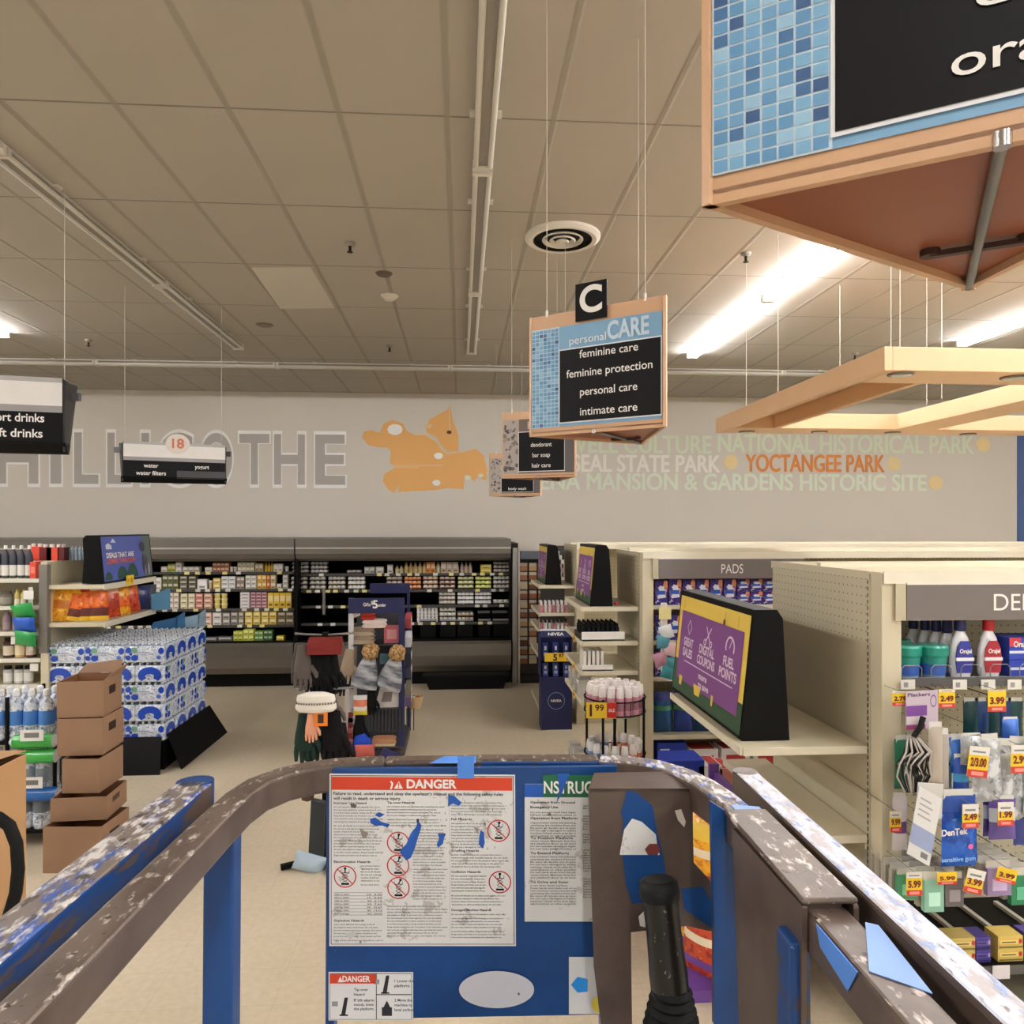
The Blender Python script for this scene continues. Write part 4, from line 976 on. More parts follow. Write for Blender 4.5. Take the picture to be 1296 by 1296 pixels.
for k, (px, c, lab) in enumerate(((39, (224, 78, 58), 'bright red pack stacked highest by the upright'), (54, (110, 28, 30), 'dark red pack above the end panel'), (63, (226, 80, 58), 'bright red pack above the end panel'), (77, (96, 26, 30), 'narrow dark red pack above the end panel'))):
    A = W(px, 700, Y=GY + 0.3)
    wdt = .115 if k != 3 else .06
    one(MB().box((-wdt / 2, -.06, 0), (wdt / 2, .06, .13), c).lathe([(.02, .13), (.02, .16)], (226, 220, 212), c=(-.03 if k != 3 else 0, 0, 0), n=8).lathe([(.02, .13), (.02, .16)], (226, 220, 212), c=(.03 if k != 3 else 0, 0, 0), n=8), 'drink_pack', lab, 'drink pack', (A.x + wdt / 2, GY + 0.3, gz + 0.016 if k else zt + 0.18), 'red drink packs')
    
for k in range(6):
    A = W(82 + k * 5, 703, Y=GY + 0.35)
    one(MB().lathe([(.018, 0), (.02, .08), (.012, .12), (.012, .14)], 'bottleclear', n=8), 'water_bottle', 'small clear bottle on top of the gondola, %s' % (['by the red pack', 'second from the red pack', 'third from the red pack', 'third from the black header', 'second from the black header', 'by the black header'][k]), 'bottle', (A.x, GY + 0.35, gz + 0.016), 'small clear bottles on the gondola top')
GJ = ((110, 104, 92), (90, 88, 80), (150, 148, 136))
aisle_items(768.5, [(-2, 16, 17, 'jar', GJ, 'grey jar on the second shelf at the left edge'), (16, 7, 19, 'bottle', ((214, 196, 120), (200, 190, 70), (226, 222, 206)), 'cream bottle with yellow cap behind the green clip strip'), (24, 7, 19, 'bottle', ((220, 204, 130), (204, 196, 80), (226, 222, 206)), 'second yellow-capped cream bottle by the green clip strip')])
aisle_items(801, [(1, 11, 27, 'bottle', ((150, 132, 140), (130, 112, 122), (168, 150, 156)), 'mauve bottle at the left edge of the third shelf'), (14, 11, 27, 'bottle', ((160, 142, 148), (130, 112, 122), (172, 156, 160)), 'mauve bottle beside the clip strip on the third shelf')])
aisle_items(835, [(2, 14, 24, 'jar', ((62, 38, 28), (36, 26, 22), (220, 208, 186)), 'dark brown jar with cream label on the fourth shelf'), (17, 13, 24, 'jar', ((206, 172, 112), (60, 44, 34), (228, 214, 180)), 'tan jar on the fourth shelf'), (31, 13, 24, 'jar', ((64, 40, 30), (36, 26, 22), (222, 200, 180)), 'dark jar nearest the upright on the fourth shelf')])
for k, px in enumerate((2, 16, 28)):
    aisle_items(868, [(px, 12, 21, 'jar', ((190, 190, 186), (28, 28, 28), (228, 228, 224)), ['white-labelled black-capped jar at the left edge, bottom shelf', 'white-labelled black-capped jar in the middle of the bottom shelf', 'white-labelled black-capped jar by the upright, bottom shelf'][k])])
for k, (px, py, lab) in enumerate(((14, 806, 'white shelf tag below the mauve bottles'), (38, 840, 'white shelf tag below the dark jar by the upright'))):
    p = W(px, py, Y=GY - 0.02); one(MB().box((0, -.004, -.07), (.075, 0, 0.0), (232, 230, 222)), 'shelf_tag', lab, 'shelf tag', p)
# clip strip of green and blue bags
p = W(39, 750, Y=GY - 0.04)
t = thing('clip_strip', 'white clip strip of green and blue snack bags hanging on the left upright', 'clip strip', p)
MB().box((-.02, -.004, -.55), (.02, 0, .05), (214, 214, 210)).build('strip', t); MB().box((-.05, -.03, -.06), (.04, -.026, .02), (236, 236, 232)).build('tag', t)
for k, (z, key) in enumerate(((-.24, (40, 150, 70, .25)), (-.37, (40, 90, 190, .25)), (-.50, (40, 150, 76, .25)))):
    b = pouch(.2, .15, .08, key); ob = b.build('bag', t); ob.location = (-.03, -.03, z); ob.rotation_euler = (0.3, 0.15 * (k - 1), 0)

# ---------------------------------------------------------------- pallet of bottled water
X0, X1, Y0 = -3.97, -2.85, 7.30
cL, cW, cH = 0.368, 0.277, 0.188
zb = 0.275
t = thing('display_pallet', 'black display pallet with flared skirts under the bottled water', 'pallet', ((X0 + X1) / 2, Y0 + 0.6, 0)); o = V((X0 + X1) / 2, Y0 + 0.6, 0)
MB().box(V(X0, Y0, 0.0) - o, V(X1, Y0 + 1.18, zb - 0.004) - o, 'caseblack').build('deck', t)
MB().prism([V(X0, Y0 - 0.16, 0) - o, V(X1 + 0.02, Y0 - 0.16, 0) - o, V(X1 - 0.02, Y0 - 0.02, 0.32) - o, V(X0, Y0 - 0.02, 0.32) - o], (0, 0.012, 0), 'blackplastic').build('front_skirt', t)
MB().prism([V(X1 + 0.17, Y0 + 0.0, 0) - o, V(X1 + 0.2, Y0 + 1.28, 0) - o, V(X1 + 0.03, Y0 + 1.2, 0.33) - o, V(X1 + 0.02, Y0 + 0.04, 0.33) - o], (-0.012, 0, 0), 'blackplastic').build('side_skirt', t)
DB = (36, 76, 186, 0.2)
def water_case():
    t = thing('water_case', 'x', 'water case', (0, 0, 0), 0, 'bottled water cases on the pallet')
    b = MB(); r = 0.03
    for i in range(6):
        for j in range(4):
            c = ((i - 2.5) * cL / 6.15, (j - 1.5) * cW / 4.1, 0)
            b.lathe([(r * .93, cH * .6), (r * .9, cH * .74), (r * .45, cH * .9), (r * .45, cH * .98)], 'bottleclear', c=c, n=8, keys=['bottleclear', 'bottleclear', (226, 230, 236)])
    b.build('bottles', t)
    f = MB(); n = 12; hL, hW = cL / 2, cW / 2
    # film with softly scalloped sides
    ring = []
    for k in range(24):
        u = k / 24; x = -hL + 2 * hL * u; ring.append((x, -hW - 0.004 * abs(math.sin(math.pi * 6 * u)) + 0.004))
    for k in range(16):
        u = k / 16; y = -hW + 2 * hW * u; ring.append((hL + 0.004 * abs(math.sin(math.pi * 4 * u)) - 0.004, y))
    for k in range(24):
        u = k / 24; x = hL - 2 * hL * u; ring.append((x, hW))
    for k in range(16):
        u = k / 16; y = hW - 2 * hW * u; ring.append((-hL, y))
    N = len(ring); lv = [(0.97, 0.002), (1.0, 0.02), (0.995, cH * 0.5), (1.0, cH * 0.72), (0.93, cH * 0.84)]
    vs = [V(x * s, y * s, z) for s, z in lv for x, y in ring]
    fs = [(l * N + k, l * N + (k + 1) % N, (l + 1) * N + (k + 1) % N, (l + 1) * N + k) for l in range(len(lv) - 1) for k in range(N)]
    f.add(vs, fs, 'wrapped', True)
    f.poly([V(x * .97, y * .97, .002) for x, y in ring][::-1], 'wrapped')
    f.build('film', t)
    for F, wid in ((Face(V(-hL, -hW - .001, 0), V(hL, -hW - .001, 0), V(-hL, -hW - .001, cH)), 0), (Face(V(hL, hW + .001, 0), V(-hL, hW + .001, 0), V(hL, hW + .001, cH)), 0), (Face(V(hL + .001, -hW, 0), V(hL + .001, hW, 0), V(hL + .001, -hW, cH)), 1)):
        g = MB(); F.rect(g, .02, .06, .98, .12, (214, 222, 236, .2), .0035); F.rect(g, .02, .46, .98, .50, (214, 222, 236, .2), .0035)
        if wid == 0:
            for a, b_, ra, rb, k in ((.09, .64, .075, .15, DB), (.08, .26, .065, .13, DB), (.24, .64, .085, .14, (110, 160, 130)), (.25, .25, .09, .16, DB), (.15, .45, .04, .08, DB), (.92, .60, .075, .17, DB), (.86, .26, .06, .10, (60, 110, 200))): F.disc(g, a, b_, ra, rb, k, 0.004, 14)
            F.rect(g, .36, .50, .62, .54, (120, 140, 170), 0.004); F.rect(g, .36, .40, .56, .43, (150, 166, 190), 0.004)
        else:
            n = 16
            P = [F.p(.5 + .40 * math.cos(math.pi * (1.25 - 1.5 * i / n)), .36 + .42 * math.sin(math.pi * (1.25 - 1.5 * i / n)), .004) for i in range(n + 1)]
            Q = [F.p(.5 + .15 * math.cos(math.pi * (1.25 - 1.5 * i / n)), .30 + .12 * math.sin(math.pi * (1.25 - 1.5 * i / n)), .004) for i in range(n + 1)]
            g.add(P + Q, [(i + 1, i, i + n + 1, i + n + 2) for i in range(n)], DB)
        g.build('printed_label', t)
    return t
wc = water_case(); first = True
LAY = ['bottom', 'second lowest', 'middle', 'second highest', 'top']
for l in range(5):
    a_type = (l % 2 == 0)
    nx, ny = (3, 4) if a_type else (4, 3)
    for i in range(nx):
        for j in range(ny):
            x = X0 + 0.005 + (i + .5) * (1.115 / nx); y = Y0 + (j + .5) * (1.17 / ny)
            row = ['front', 'second', 'third', 'back'][j] if ny == 4 else ['front', 'middle', 'back'][j]
            cp = (['far left', 'centre', 'right'][i] if nx == 3 else ['far left', 'centre left', 'centre right', 'right'][i])
            lab = 'shrink-wrapped bottled water case, %s layer of the pallet, %s row, %s column' % (LAY[l], row, cp)
            z = zb + l * (cH + 0.001)
            rz = 0 if a_type else -math.pi / 2
            if first: wc.location = (x, y, z); wc['label'] = lab; first = False; continue
            jx, jy = random.uniform(-.004, .004), random.uniform(-.004, .004)
            if rz: rz = math.pi / 2 if i == nx - 1 and False else -math.pi / 2
            c = dup(wc, (x, y, z), rz, lab)
# loose light-blue trays beyond the water
for k, (px, py, c, lab) in enumerate(((203, 790, (60, 116, 170), 'light blue open tray beyond the top of the water cases'), (232, 786, (146, 176, 196), 'pale blue tilted tray with red packs behind the water cases'))):
    p = W(px, py, Y=8.75 + .4 * k)
    t = thing('display_tray', lab, 'tray', (p.x, 8.85 + .4 * k, p.z - 0.1))
    MB().prism([V(-.16, 0, 0), V(.14, 0, 0), V(.16, 0, .17), V(-.12, 0, .11)], (0, 0.01, 0), c).box((-.16, 0, 0), (.14, .25, .01), c).prism([V(.14, 0, 0), V(.14, .25, 0), V(.14, .25, .2), V(.14, 0, .17)], (.01, 0, 0), c).build('tray_body', t)
    MB().box((-.12, .03, .01), (.12, .2, .06), (176, 50, 44) if k else (60, 70, 110)).build('packs', t)
    MB().box((-.06, .1, -(p.z - 0.1)), (.0, .16, 0.0), (60, 60, 62)).build('stand', t)

# ---------------------------------------------------------------- open cardboard boxes stacked beside the pallet
BX = [(55, 142, 1105, 1046, 5.15, 'bottom', 0.36), (63, 143, 1060, 1009, 5.25, 'fourth from the top', 0.34), (79, 137, 1010, 960, 5.33, 'third from the top', 0.34), (72, 139, 962, 909, 5.40, 'second from the top', 0.34), (71, 139, 910, 862, 5.42, 'topmost', 0.32)]
zc = 0.0
for i, (xa, xb, yb, yt, Y, nm, dp) in enumerate(BX):
    A, B = W(xa, yb, Y=Y), W(xb - 10, yb, Y=Y)
    zt = W((xa + xb) / 2, yt, Y=Y).z
    w_ = (B.x - A.x); h_ = zt - zc
    t = thing('cardboard_box', '%s open brown cardboard box of the stack beside the water pallet' % nm, 'cardboard box', ((A.x + B.x) / 2, Y + dp / 2, zc), (-0.06, 0.05, -0.03, 0.02, 0.06)[i], 'brown boxes stacked on the floor')
    open_box(t, w_, dp, h_ - 0.003, flaps=False, cut=(i != 2))
    if i == 4:
        f = MB(); f.prism([V(-w_ / 2, dp / 2, h_), V(w_ / 2, dp / 2, h_), V(w_ / 2 - .01, dp / 2 + .04, h_ + .09), V(-w_ / 2 + .05, dp / 2 + .03, h_ + .06)], (0, .004, 0), 'cardboard'); f.build('back_flap', t)
        f = MB(); f.prism([V(w_ / 2, -dp / 2, h_), V(w_ / 2, dp / 2, h_), V(w_ / 2 + .05, dp / 2, h_ + .07), V(w_ / 2 + .04, -dp / 2 + .05, h_ + .05)], (.004, 0, 0), 'cardboard'); f.build('side_flap', t)
    zc = zt
# ---------------------------------------------------------------- rack of bottled water at the left edge
RX0, RX1, RY = W(-60, 1000, Y=5.6).x, W(72, 1000, Y=5.6).x, 5.6
t = thing('water_rack', 'black rack of bottled water behind the cardboard boxes', 'rack', ((RX0 + RX1) / 2, RY + .25, 0)); o = V((RX0 + RX1) / 2, RY + .25, 0)
tiers = [W(40, 1072, Y=RY).z, W(40, 1010, Y=RY).z, W(40, 938, Y=RY).z]
tiers[0] = 0.12
for z in tiers: MB().box(V(RX0, RY, z - .025) - o, V(RX1, RY + .5, z) - o, 'caseblack').build('shelf', t)
for x in (RX0 + .02, W(8, 950, Y=RY).x, RX1 - .02):
    for y in (RY + .01, RY + .48): MB().cyl(V(x, y, 0) - o, V(x, y, tiers[2] + (.32 if x != RX1 - .02 else 0)) - o, .014, 'caseblack', n=8).build('post', t)
def jug(lab, loc, h_, r, band, cap=(226, 228, 232)):
    mb = MB().lathe(bottle_prof(h_, r), 'wrapped', n=12)
    t = thing('water_bottle', lab, 'bottle', loc, 0, 'water bottles on the black rack')
    mb.build('body', t); MB().lathe([(r * .45, h_ * .87), (r * .45, h_ * .97), (r * .3, h_)], cap, n=10).build('cap', t)
    MB().lathe([(r * 1.02, h_ * .3), (r * 1.02, h_ * .58)], band, n=12).build('label', t)
    return t
def jugs(z, h_, r, band, nm):
    x = RX0 + r + .03; j0 = None; k = 0; nmax = int((RX1 - RX0 - .06) / (2 * r + .004))
    for row in range(2):
        for k in range(nmax):
            lab = 'clear water bottle with %s, %s row' % (nm, 'front' if row == 0 else 'back')
            p = (RX0 + .03 + r + k * (2 * r + .004), RY + r + .01 + row * (2 * r + .01), z)
            if j0 is None: j0 = jug(lab, p, h_, r, band)
            else: dup(j0, p, None, lab)
            
jugs(tiers[2], .37, .052, (70, 130, 210), 'blue label on the upper shelf of the black rack')
jugs(tiers[1], .36, .05, (150, 162, 172), 'plain label on the middle shelf of the black rack')
jugs(tiers[0], .40, .06, (110, 120, 130), 'grey label on the lowest shelf of the black rack')
for k, (px, py, w_, key, lab) in enumerate(((44, 938, .27, (60, 170, 70, .2), 'upper green wrapped bottle pack on the black rack'), (46, 957, .27, (64, 176, 74, .2), 'lower green wrapped bottle pack on the black rack'), (53, 1005, .22, (30, 100, 180, .2), 'blue wrapped roll lying on the front of the black rack'))):
    p = W(px, py, Y=RY - .06)
    mb = MB(); mb.cyl((-w_ / 2, 0, 0), (w_ / 2, 0, 0), .05, key, n=12)
    mb.cyl((-w_ / 2 - .03, 0, 0), (-w_ / 2, 0, 0), .02, 'film', r1=.05, n=12).cyl((w_ / 2, 0, 0), (w_ / 2 + .03, 0, 0), .05, 'film', r1=.02, n=12)
    one(mb, 'wrapped_pack', lab, 'bottle pack', (p.x, p.y, p.z), rz=0.05)
for k, (px, py, lab) in enumerate(((40, 931, 'white price tag above the green packs on the black rack'), (39, 991, 'white price tag above the blue roll on the black rack'))):
    p = W(px, py, Y=RY - .125); one(MB().box((-.08, 0, -.04), (.08, .004, .04), (232, 232, 228)).box((-.05, -.001, -.015), (.05, 0, .02), (120, 120, 120)), 'price_tag', lab, 'price tag', p)
# ---------------------------------------------------------------- tan box and black loop on a cart at the left edge
c = W(2, 1060, Y=3.2)
t = thing('stock_cart', 'stock cart with a thick black curved loop handle at the left edge', 'cart', (c.x - .25, 3.1, 0))
MB().box((-.35, -.3, .66), (.16, .3, .7), (120, 96, 70)).build('deck', t)
for sx in (-.3, .12):
    for sy in (-.25, .25): MB().cyl((sx, sy, .06), (sx, sy, .66), .018, 'blackplastic', n=8).build('leg', t); MB().cyl((sx - .02, sy, .05), (sx + .02, sy, .05), .05, 'rubber', n=12).build('wheel', t)
hp = [V(0, 0, 0)]
l0 = W(0, 1042, Y=2.78) ; 
pts = [W(-18, 1030, Y=2.78), W(-2, 1035, Y=2.78), W(12, 1045, Y=2.78), W(21, 1068, Y=2.78), W(23, 1100, Y=2.78), W(20, 1130, Y=2.78), W(11, 1160, Y=2.78), W(2, 1180, Y=2.78), W(-10, 1200, Y=2.78)]
MB().tube([p - V(c.x - .25, 3.1, 0) for p in pts], .022, 'rubber', n=10).build('loop_handle', t)
t = thing('cardboard_box', 'tan cardboard box on the cart at the left edge, beyond the guard rail', 'cardboard box', (W(33, 1050, Y=3.32).x - .16, 3.15, .7)); open_box(t, .32, .34, W(20, 987, Y=2.98).z - .7, 'tanbox', False, False) if M else None
f = MB(); hz = W(20, 987, Y=2.98).z - .7; f.prism([V(-.16, -.17, hz), V(.0, -.17, hz), V(.16, .17, hz + .012), V(-.16, .17, hz + .012)], (0, 0, .004), 'tanbox'); f.build('top_flap', t)
# ---------------------------------------------------------------- soft goods
def glove(key, s=1.0, open_=0.0):
    m = MB()
    m.lathe([(.028, 0), (.034, -.05), (.042, -.09), (.046, -.13), (.038, -.16)][::-1], key, n=10, sy=.45)
    for i in range(4):
        x = -.033 + i * .022; l = (.055, .07, .066, .05)[i]
        m.tube([(x, 0, -.14), (x * 1.1, -.004, -.14 - l * .5), (x * 1.15, 0, -.15 - l)], [.012, .0115, .007], key, n=7)
    m.tube([(.036, 0, -.10), (.06, -.008, -.135), (.064, 0, -.165)], [.013, .013, .008], key, n=7)
    for i in range(len(m.v)): m.v[i] = m.v[i] * s
    return m
def beanie(key, w_, h_, cuff, pom=None):
    m = MB(); r = w_ / 2
    m.lathe([(r, 0), (r * 1.03, h_ * .12), (r, h_ * .28)], cuff, n=16, sy=.5)
    m.lathe([(r * .96, h_ * .25), (r * .93, h_ * .5), (r * .72, h_ * .8), (r * .3, h_ * .97), (r * .05, h_)], key, n=16, sy=.5)
    return m
def fold(w_, d_, h_, key, n=3, k2=None):
    m = MB()
    for i in range(n):
        z = i * h_ / n; q = h_ / n
        P = [V(-w_ / 2 * math.cos(a) if False else (w_ / 2 - .0) * (1 if math.cos(a) > 0 else -1) * abs(math.cos(a)) ** .35, 0, z + q / 2 + q / 2 * math.sin(a)) for a in [2 * math.pi * k / 16 for k in range(16)]]
        m.prism([p + V(0, -d_ / 2 + .01 * i, 0) for p in P], (0, d_ - .01 * i, 0), key if i % 2 == 0 or not k2 else k2)
    return m
# ---------------------------------------------------------------- navy winter-goods tower
TY = 7.55
a0, a1 = W(441, 945, Y=TY), W(512, 945, Y=TY)
zt = W(478, 757, Y=TY).z; far = W(529, 930, X=a1.x + .02).y
far = min(max(far, TY + .5), TY + .8)
c = V((a0.x + a1.x) / 2, (TY + far) / 2, 0); hw = (a1.x - a0.x) / 2; hd = (far - TY) / 2
t = thing('display_tower', 'navy blue display tower of winter hats and gloves with a five dollar header', 'display tower', c)
MB().box((-hw, -hd, 0), (hw, hd, .1), (70, 64, 66)).build('base', t)
MB().box((-hw + .03, -.015, .1), (hw - .03, .015, zt - .05), (60, 60, 66)).build('centre_panel', t)
MB().box((hw - .06, -hd, .1), (hw, -hd + .03, zt), NAVY).build('upright', t); MB().box((-hw, -hd, .1), (-hw + .05, -hd + .03, zt), (200, 200, 206)).build('upright', t); MB().box((hw - .03, hd - .04, .1), (hw, hd, zt + .05), NAVY).build('upright', t)
MB().tube([(hw + .012, hd, .2), (hw + .02, hd, 1.1), (hw + .012, hd, 1.35)], .008, 'chrome', n=8).build('side_rail', t)
z1 = W(478, 776, Y=TY).z
g = MB().box((-hw, -hd - .012, z1), (hw, -hd + .012, zt), NAVY)
F = Face(V(-hw, -hd - .012, z1), V(hw, -hd - .012, z1), V(-hw, -hd - .012, zt))
F.text(g, 'Gifts', .33, .48, .22, WHITE, 'C', .01, .13, .003); F.text(g, '$', .425, .6, .22, WHITE, 'C', .02, None, .003); F.text(g, '5', .48, .35, .5, WHITE, 'C', .03, None, .003); F.text(g, 'under', .60, .45, .2, WHITE, 'C', .02, .14, .003)
g.build('header', t)
MB().box((-hw + .12, hd - .02, zt - .02), (hw, hd, zt + .09), NAVY).build('rear_header', t)
for py in (816, 897, 948):
    z = W(478, py, Y=TY).z
    MB().box((-hw + .03, -hd, z - .012), (hw - .03, -.015, z), (40, 40, 46)).build('shelf', t)
    MB().box((-hw + .03, .02, z + .02), (hw - .03, hd, z + .03), (40, 40, 46)).build('shelf', t)
zB = W(478, 925, Y=TY).z
zS = W(478, 897, Y=TY).z
m = MB()
for k in range(14): m.box((-hw * .3 + k * .035, -hd - .02, zB), (-hw * .3 + k * .035 + .012, -hd - .01, zS), (52, 52, 56))
m.box((-hw * .35, -hd - .022, zB - .01), (hw - .06, -hd - .008, zB), (52, 52, 56)); m.build('basket_front', t)
def on_tower(px, py, dy=-.06): return W(px, py, Y=TY + dy)
def put(mb, name, lab, cat, p, group=None, rx=0, ry=0, rz=0):
    o_ = one(mb, name, lab, cat, p, group); o_.rotation_euler = (rx, ry, rz); return o_
z0 = W(478, 816, Y=TY).z
p = on_tower(458, 815, .12); put(fold(.26, .18, .16, (176, 160, 138, .9), 4, (150, 134, 114, .9)), 'knit_hat', 'stack of tan and grey knit hats on the upper tower shelf', 'knit hats', (p.x, TY + .12, z0 + .002))
p = on_tower(474, 803, .1); put(fold(.24, .16, .08, (222, 206, 196, .9), 2, (226, 212, 206, .9)), 'scarf', 'folded pale pink scarf on the tan knit hats', 'scarf', (p.x, TY + .12, z0 + .164))
p = on_tower(466, 800, .1); put(fold(.14, .12, .06, (196, 50, 40, .9), 2, (200, 64, 48, .9)), 'santa_hat', 'folded red hat with white trim on top of the scarf', 'hat', (p.x, TY + .12, z0 + .246))
p = on_tower(449, 789, .1); put(MB().lathe([(.01, 0), (.05, .02), (.065, .06), (.05, .10), (.01, .12)], (238, 236, 230, .95), n=12), 'pompom', 'white fluffy pompom toy at the upper left of the tower', 'pompom', (p.x, TY + .1, z0 + .246 + .02))
p = on_tower(496, 812, .1); put(MB().box((-.08, -.03, 0), (.08, .03, .18), (190, 96, 104)).box((-.05, -.032, .04), (.05, -.03, .14), (214, 150, 150)), 'gift_pack', 'pink gift pack on the upper tower shelf by the upright', 'gift pack', (p.x, TY + .12, z0 + .002))
for k, (px, dz) in enumerate(((460, 0), (491, .0))):
    p = on_tower(px, 871, -.07)
    t2 = thing('pompom_hat', 'grey striped knit hat with fur pompom, %s' % ('the one by the tan glove' if k == 0 else 'the one by the navy upright'), 'knit hat', p, 0, 'fur pompom hats'); t2.rotation_euler = (0, (.2, .28)[k], (.2, -.3)[k])
    m = MB().lathe([(.13, 0), (.135, .05), (.115, .16), (.08, .26), (.05, .33)], 'knitgrey', n=18, sy=.45); m.build('knit', t2)
    m = MB(); rng = random.Random(k)
    vs = []
    n1, n2 = 14, 9
    for j in range(n2 + 1):
        for i in range(n1):
            th_, ph = math.pi * j / n2, 2 * math.pi * i / n1
            r = .086 * (1 + rng.uniform(-.14, .14)); vs.append(V(r * math.sin(th_) * math.cos(ph), r * math.sin(th_) * math.sin(ph), .37 + r * math.cos(th_)))
    m.add(vs, [(j * n1 + i, (j + 1) * n1 + i, (j + 1) * n1 + (i + 1) % n1, j * n1 + (i + 1) % n1) for j in range(n2) for i in range(n1)], 'fur', True); m.build('pompom', t2)
p = on_tower(443, 822, -.06); put(glove((150, 132, 112, .9), 1.6), 'glove', 'tan glove hanging at the edge of the tower', 'glove', p, ry=.12)
p = on_tower(456, 872, -.06); put(pouch(.14, .2, .07, (226, 224, 222, .8), ((.5, .75, (224, 130, 100)), (.0, .2, (232, 220, 70)))), 'sock_pack', 'white and orange sock pack below the grey hats', 'sock pack', (p.x, p.y, W(456, 903, Y=TY).z))
p = on_tower(470, 872, -.04); put(glove((22, 20, 22, .9), 1.2), 'glove', 'black glove between the sock pack and the boxed set', 'glove', p)
p = on_tower(491, 896, .1); put(MB().prism([V(-.13, 0, 0), V(.12, 0, 0), V(.15, .05, .19), V(-.08, .05, .19)], (0, .05, 0), (222, 214, 206)).prism([V(-.06, -.002, .06), V(.04, -.002, .06), V(.05, .028, .15), V(-.04, .028, .15)], (0, .004, 0), (120, 110, 104)), 'boxed_set', 'white boxed gift set leaning on the middle tower shelf', 'boxed set', (p.x, TY + .04, zS + .002))
p = on_tower(458, 948, -.06); put(beanie((34, 74, 190, .95), .21, .2, (28, 62, 170, .95)), 'knit_hat', 'royal blue knit hat low on the tower', 'knit hat', (p.x, p.y, W(458, 948, Y=TY).z))
p = on_tower(455, 905, -.06); put(glove((20, 18, 22, .9), 1.5), 'glove', 'black glove above the royal blue hat', 'glove', p)
zL = W(478, 948, Y=TY).z
p = on_tower(486, 946, .1); put(fold(.24, .16, .09, (214, 190, 150, .9), 2, (206, 150, 110, .9)), 'throw_blanket', 'folded beige and peach blanket on the lowest tower shelf', 'blanket', (p.x, TY + .1, zL + .002))
p = on_tower(488, 955, -.05); put(MB().prism([V(-.1, 0, 0), V(.1, 0, 0), V(.12, 0, .08), V(-.02, 0, .14)], (0, .06, 0), (44, 44, 96)), 'gift_box', 'navy gift box at the foot of the tower', 'gift box', (p.x, TY - .08, W(488, 962, Y=TY).z))
rng = random.Random(9)
for k, (px, py, kc, lab) in enumerate(((519, 785, (150, 60, 66), 'dark red pack on the tower side, topmost'), (517, 813, (200, 204, 210), 'white pack on the tower side, second down'), (519, 830, (40, 46, 60), 'black pack on the tower side, third down'), (518, 850, (52, 60, 84), 'navy pack with white dots on the tower side'), (519, 872, (120, 116, 100), 'grey-green pack on the tower side'), (517, 890, (110, 90, 130), 'violet pack on the tower side, lowest'))):
    p = W(px, py, X=a1.x + .05)
    put(MB().box((-.03, -.09, -.06), (.03, .09, .05), kc).box((.03, -.05, -.03), (.032, .05, .03), (210, 206, 200)), 'small_pack', lab, 'pack', (a1.x + .032, max(TY + .12, min(p.y, far - .1)), p.z), 'packs on the tower side', rx=.25)
p = W(517, 912, X=a1.x + .08)
t = thing('wire_basket', 'small round wicker basket on the tower side', 'basket', (a1.x + .095, TY + .2, p.z - .07))
MB().lathe([(.06, 0), (.085, .12), (.088, .13), (.08, .12), (.055, .01)], (188, 160, 120), n=16).build('bowl', t)
for k, kc in enumerate(((200, 60, 40), (40, 120, 160), (220, 180, 60))): MB().lathe([(.01, .05), (.03, .08), (.01, .13)], kc, c=(.03 * math.cos(k * 2.1), .03 * math.sin(k * 2.1), 0), n=8).build('toy', t)
# ---------------------------------------------------------------- black garment stand in front of the tower
RY = 5.2; q0 = W(412, 1112, Z=0.0)
c = V(W(412, 900, Y=RY).x, RY, 0)
ztop = W(412, 800, Y=RY).z
t = thing('garment_stand', 'black four-arm stand of gloves and hats in front of the navy tower', 'garment stand', c)
MB().box((-.02, -.02, .03), (.02, .02, ztop), 'blackplastic').build('post', t)
for a in range(4):
    ang = math.radians(20 + 90 * a); d = V(math.cos(ang), math.sin(ang), 0)
    MB().sweep([d * .02 + V(0, 0, .035), d * .30 + V(0, 0, .02)], .04, .03, 'blackplastic').build('foot', t)
for z, l in ((ztop - .02, .2), (W(412, 872, Y=RY).z, .2)):
    for s in (-1, 1): MB().tube([(0, 0, z), (s * l * .6, -.03, z + .01), (s * l, -.05, z + .02)], .009, 'steel', n=8).build('arm', t)
def st(px, py, dy=0.0): return W(px, py, Y=RY + dy)
put(glove((92, 84, 80, .95), 1.45), 'glove', 'grey glove hanging highest on the black stand', 'glove', st(384, 816, -.05))
put(glove((80, 74, 72, .95), 1.35), 'glove', 'second grey glove hanging behind the first on the black stand', 'glove', st(380, 814, .06), rz=.4)
p = st(411, 828, -.07); put(MB().prism([V(-.115, -.02, .0), V(.115, -.02, .0), V(.12, -.01, .07), V(.11, .02, .112), (-.11, .02, .112), (-.12, -.01, .07)], (0, .05, 0), (120, 34, 30, .9)), 'scarf', 'dark red scarf folded over the black stand', 'scarf', p)
for k, px in enumerate((398, 409, 420)): put(glove((20, 19, 20, .9), 1.35 + .12 * (k == 1)), 'glove', ['black glove under the red scarf, beside the grey gloves', 'longest black glove under the middle of the red scarf', 'black glove under the red scarf nearest the tower'][k], 'glove', st(px, 827, -.04 + .02 * k))
p = st(400, 900, -.1); t2 = thing('knit_hat', 'chunky white folded knit hat hanging on the black stand', 'knit hat', p)
MB().lathe([(.12, 0), (.14, .02), (.138, .05), (.125, .06)], (232, 226, 214, .95), n=20, sy=.45).build('cuff', t2); MB().lathe([(.125, .058), (.132, .08), (.125, .11), (.07, .128), (.02, .13)], (236, 230, 218, .95), n=20, sy=.42).build('crown', t2)
m = MB()
for k in range(15):
    x = -.125 + k * .018; y = -.45 * math.sqrt(max(0, .136 ** 2 - x * x)); m.box((x - .005, y - .004, .055), (x + .005, y + .004, .066), (120, 112, 104))
m.build('stitching', t2)
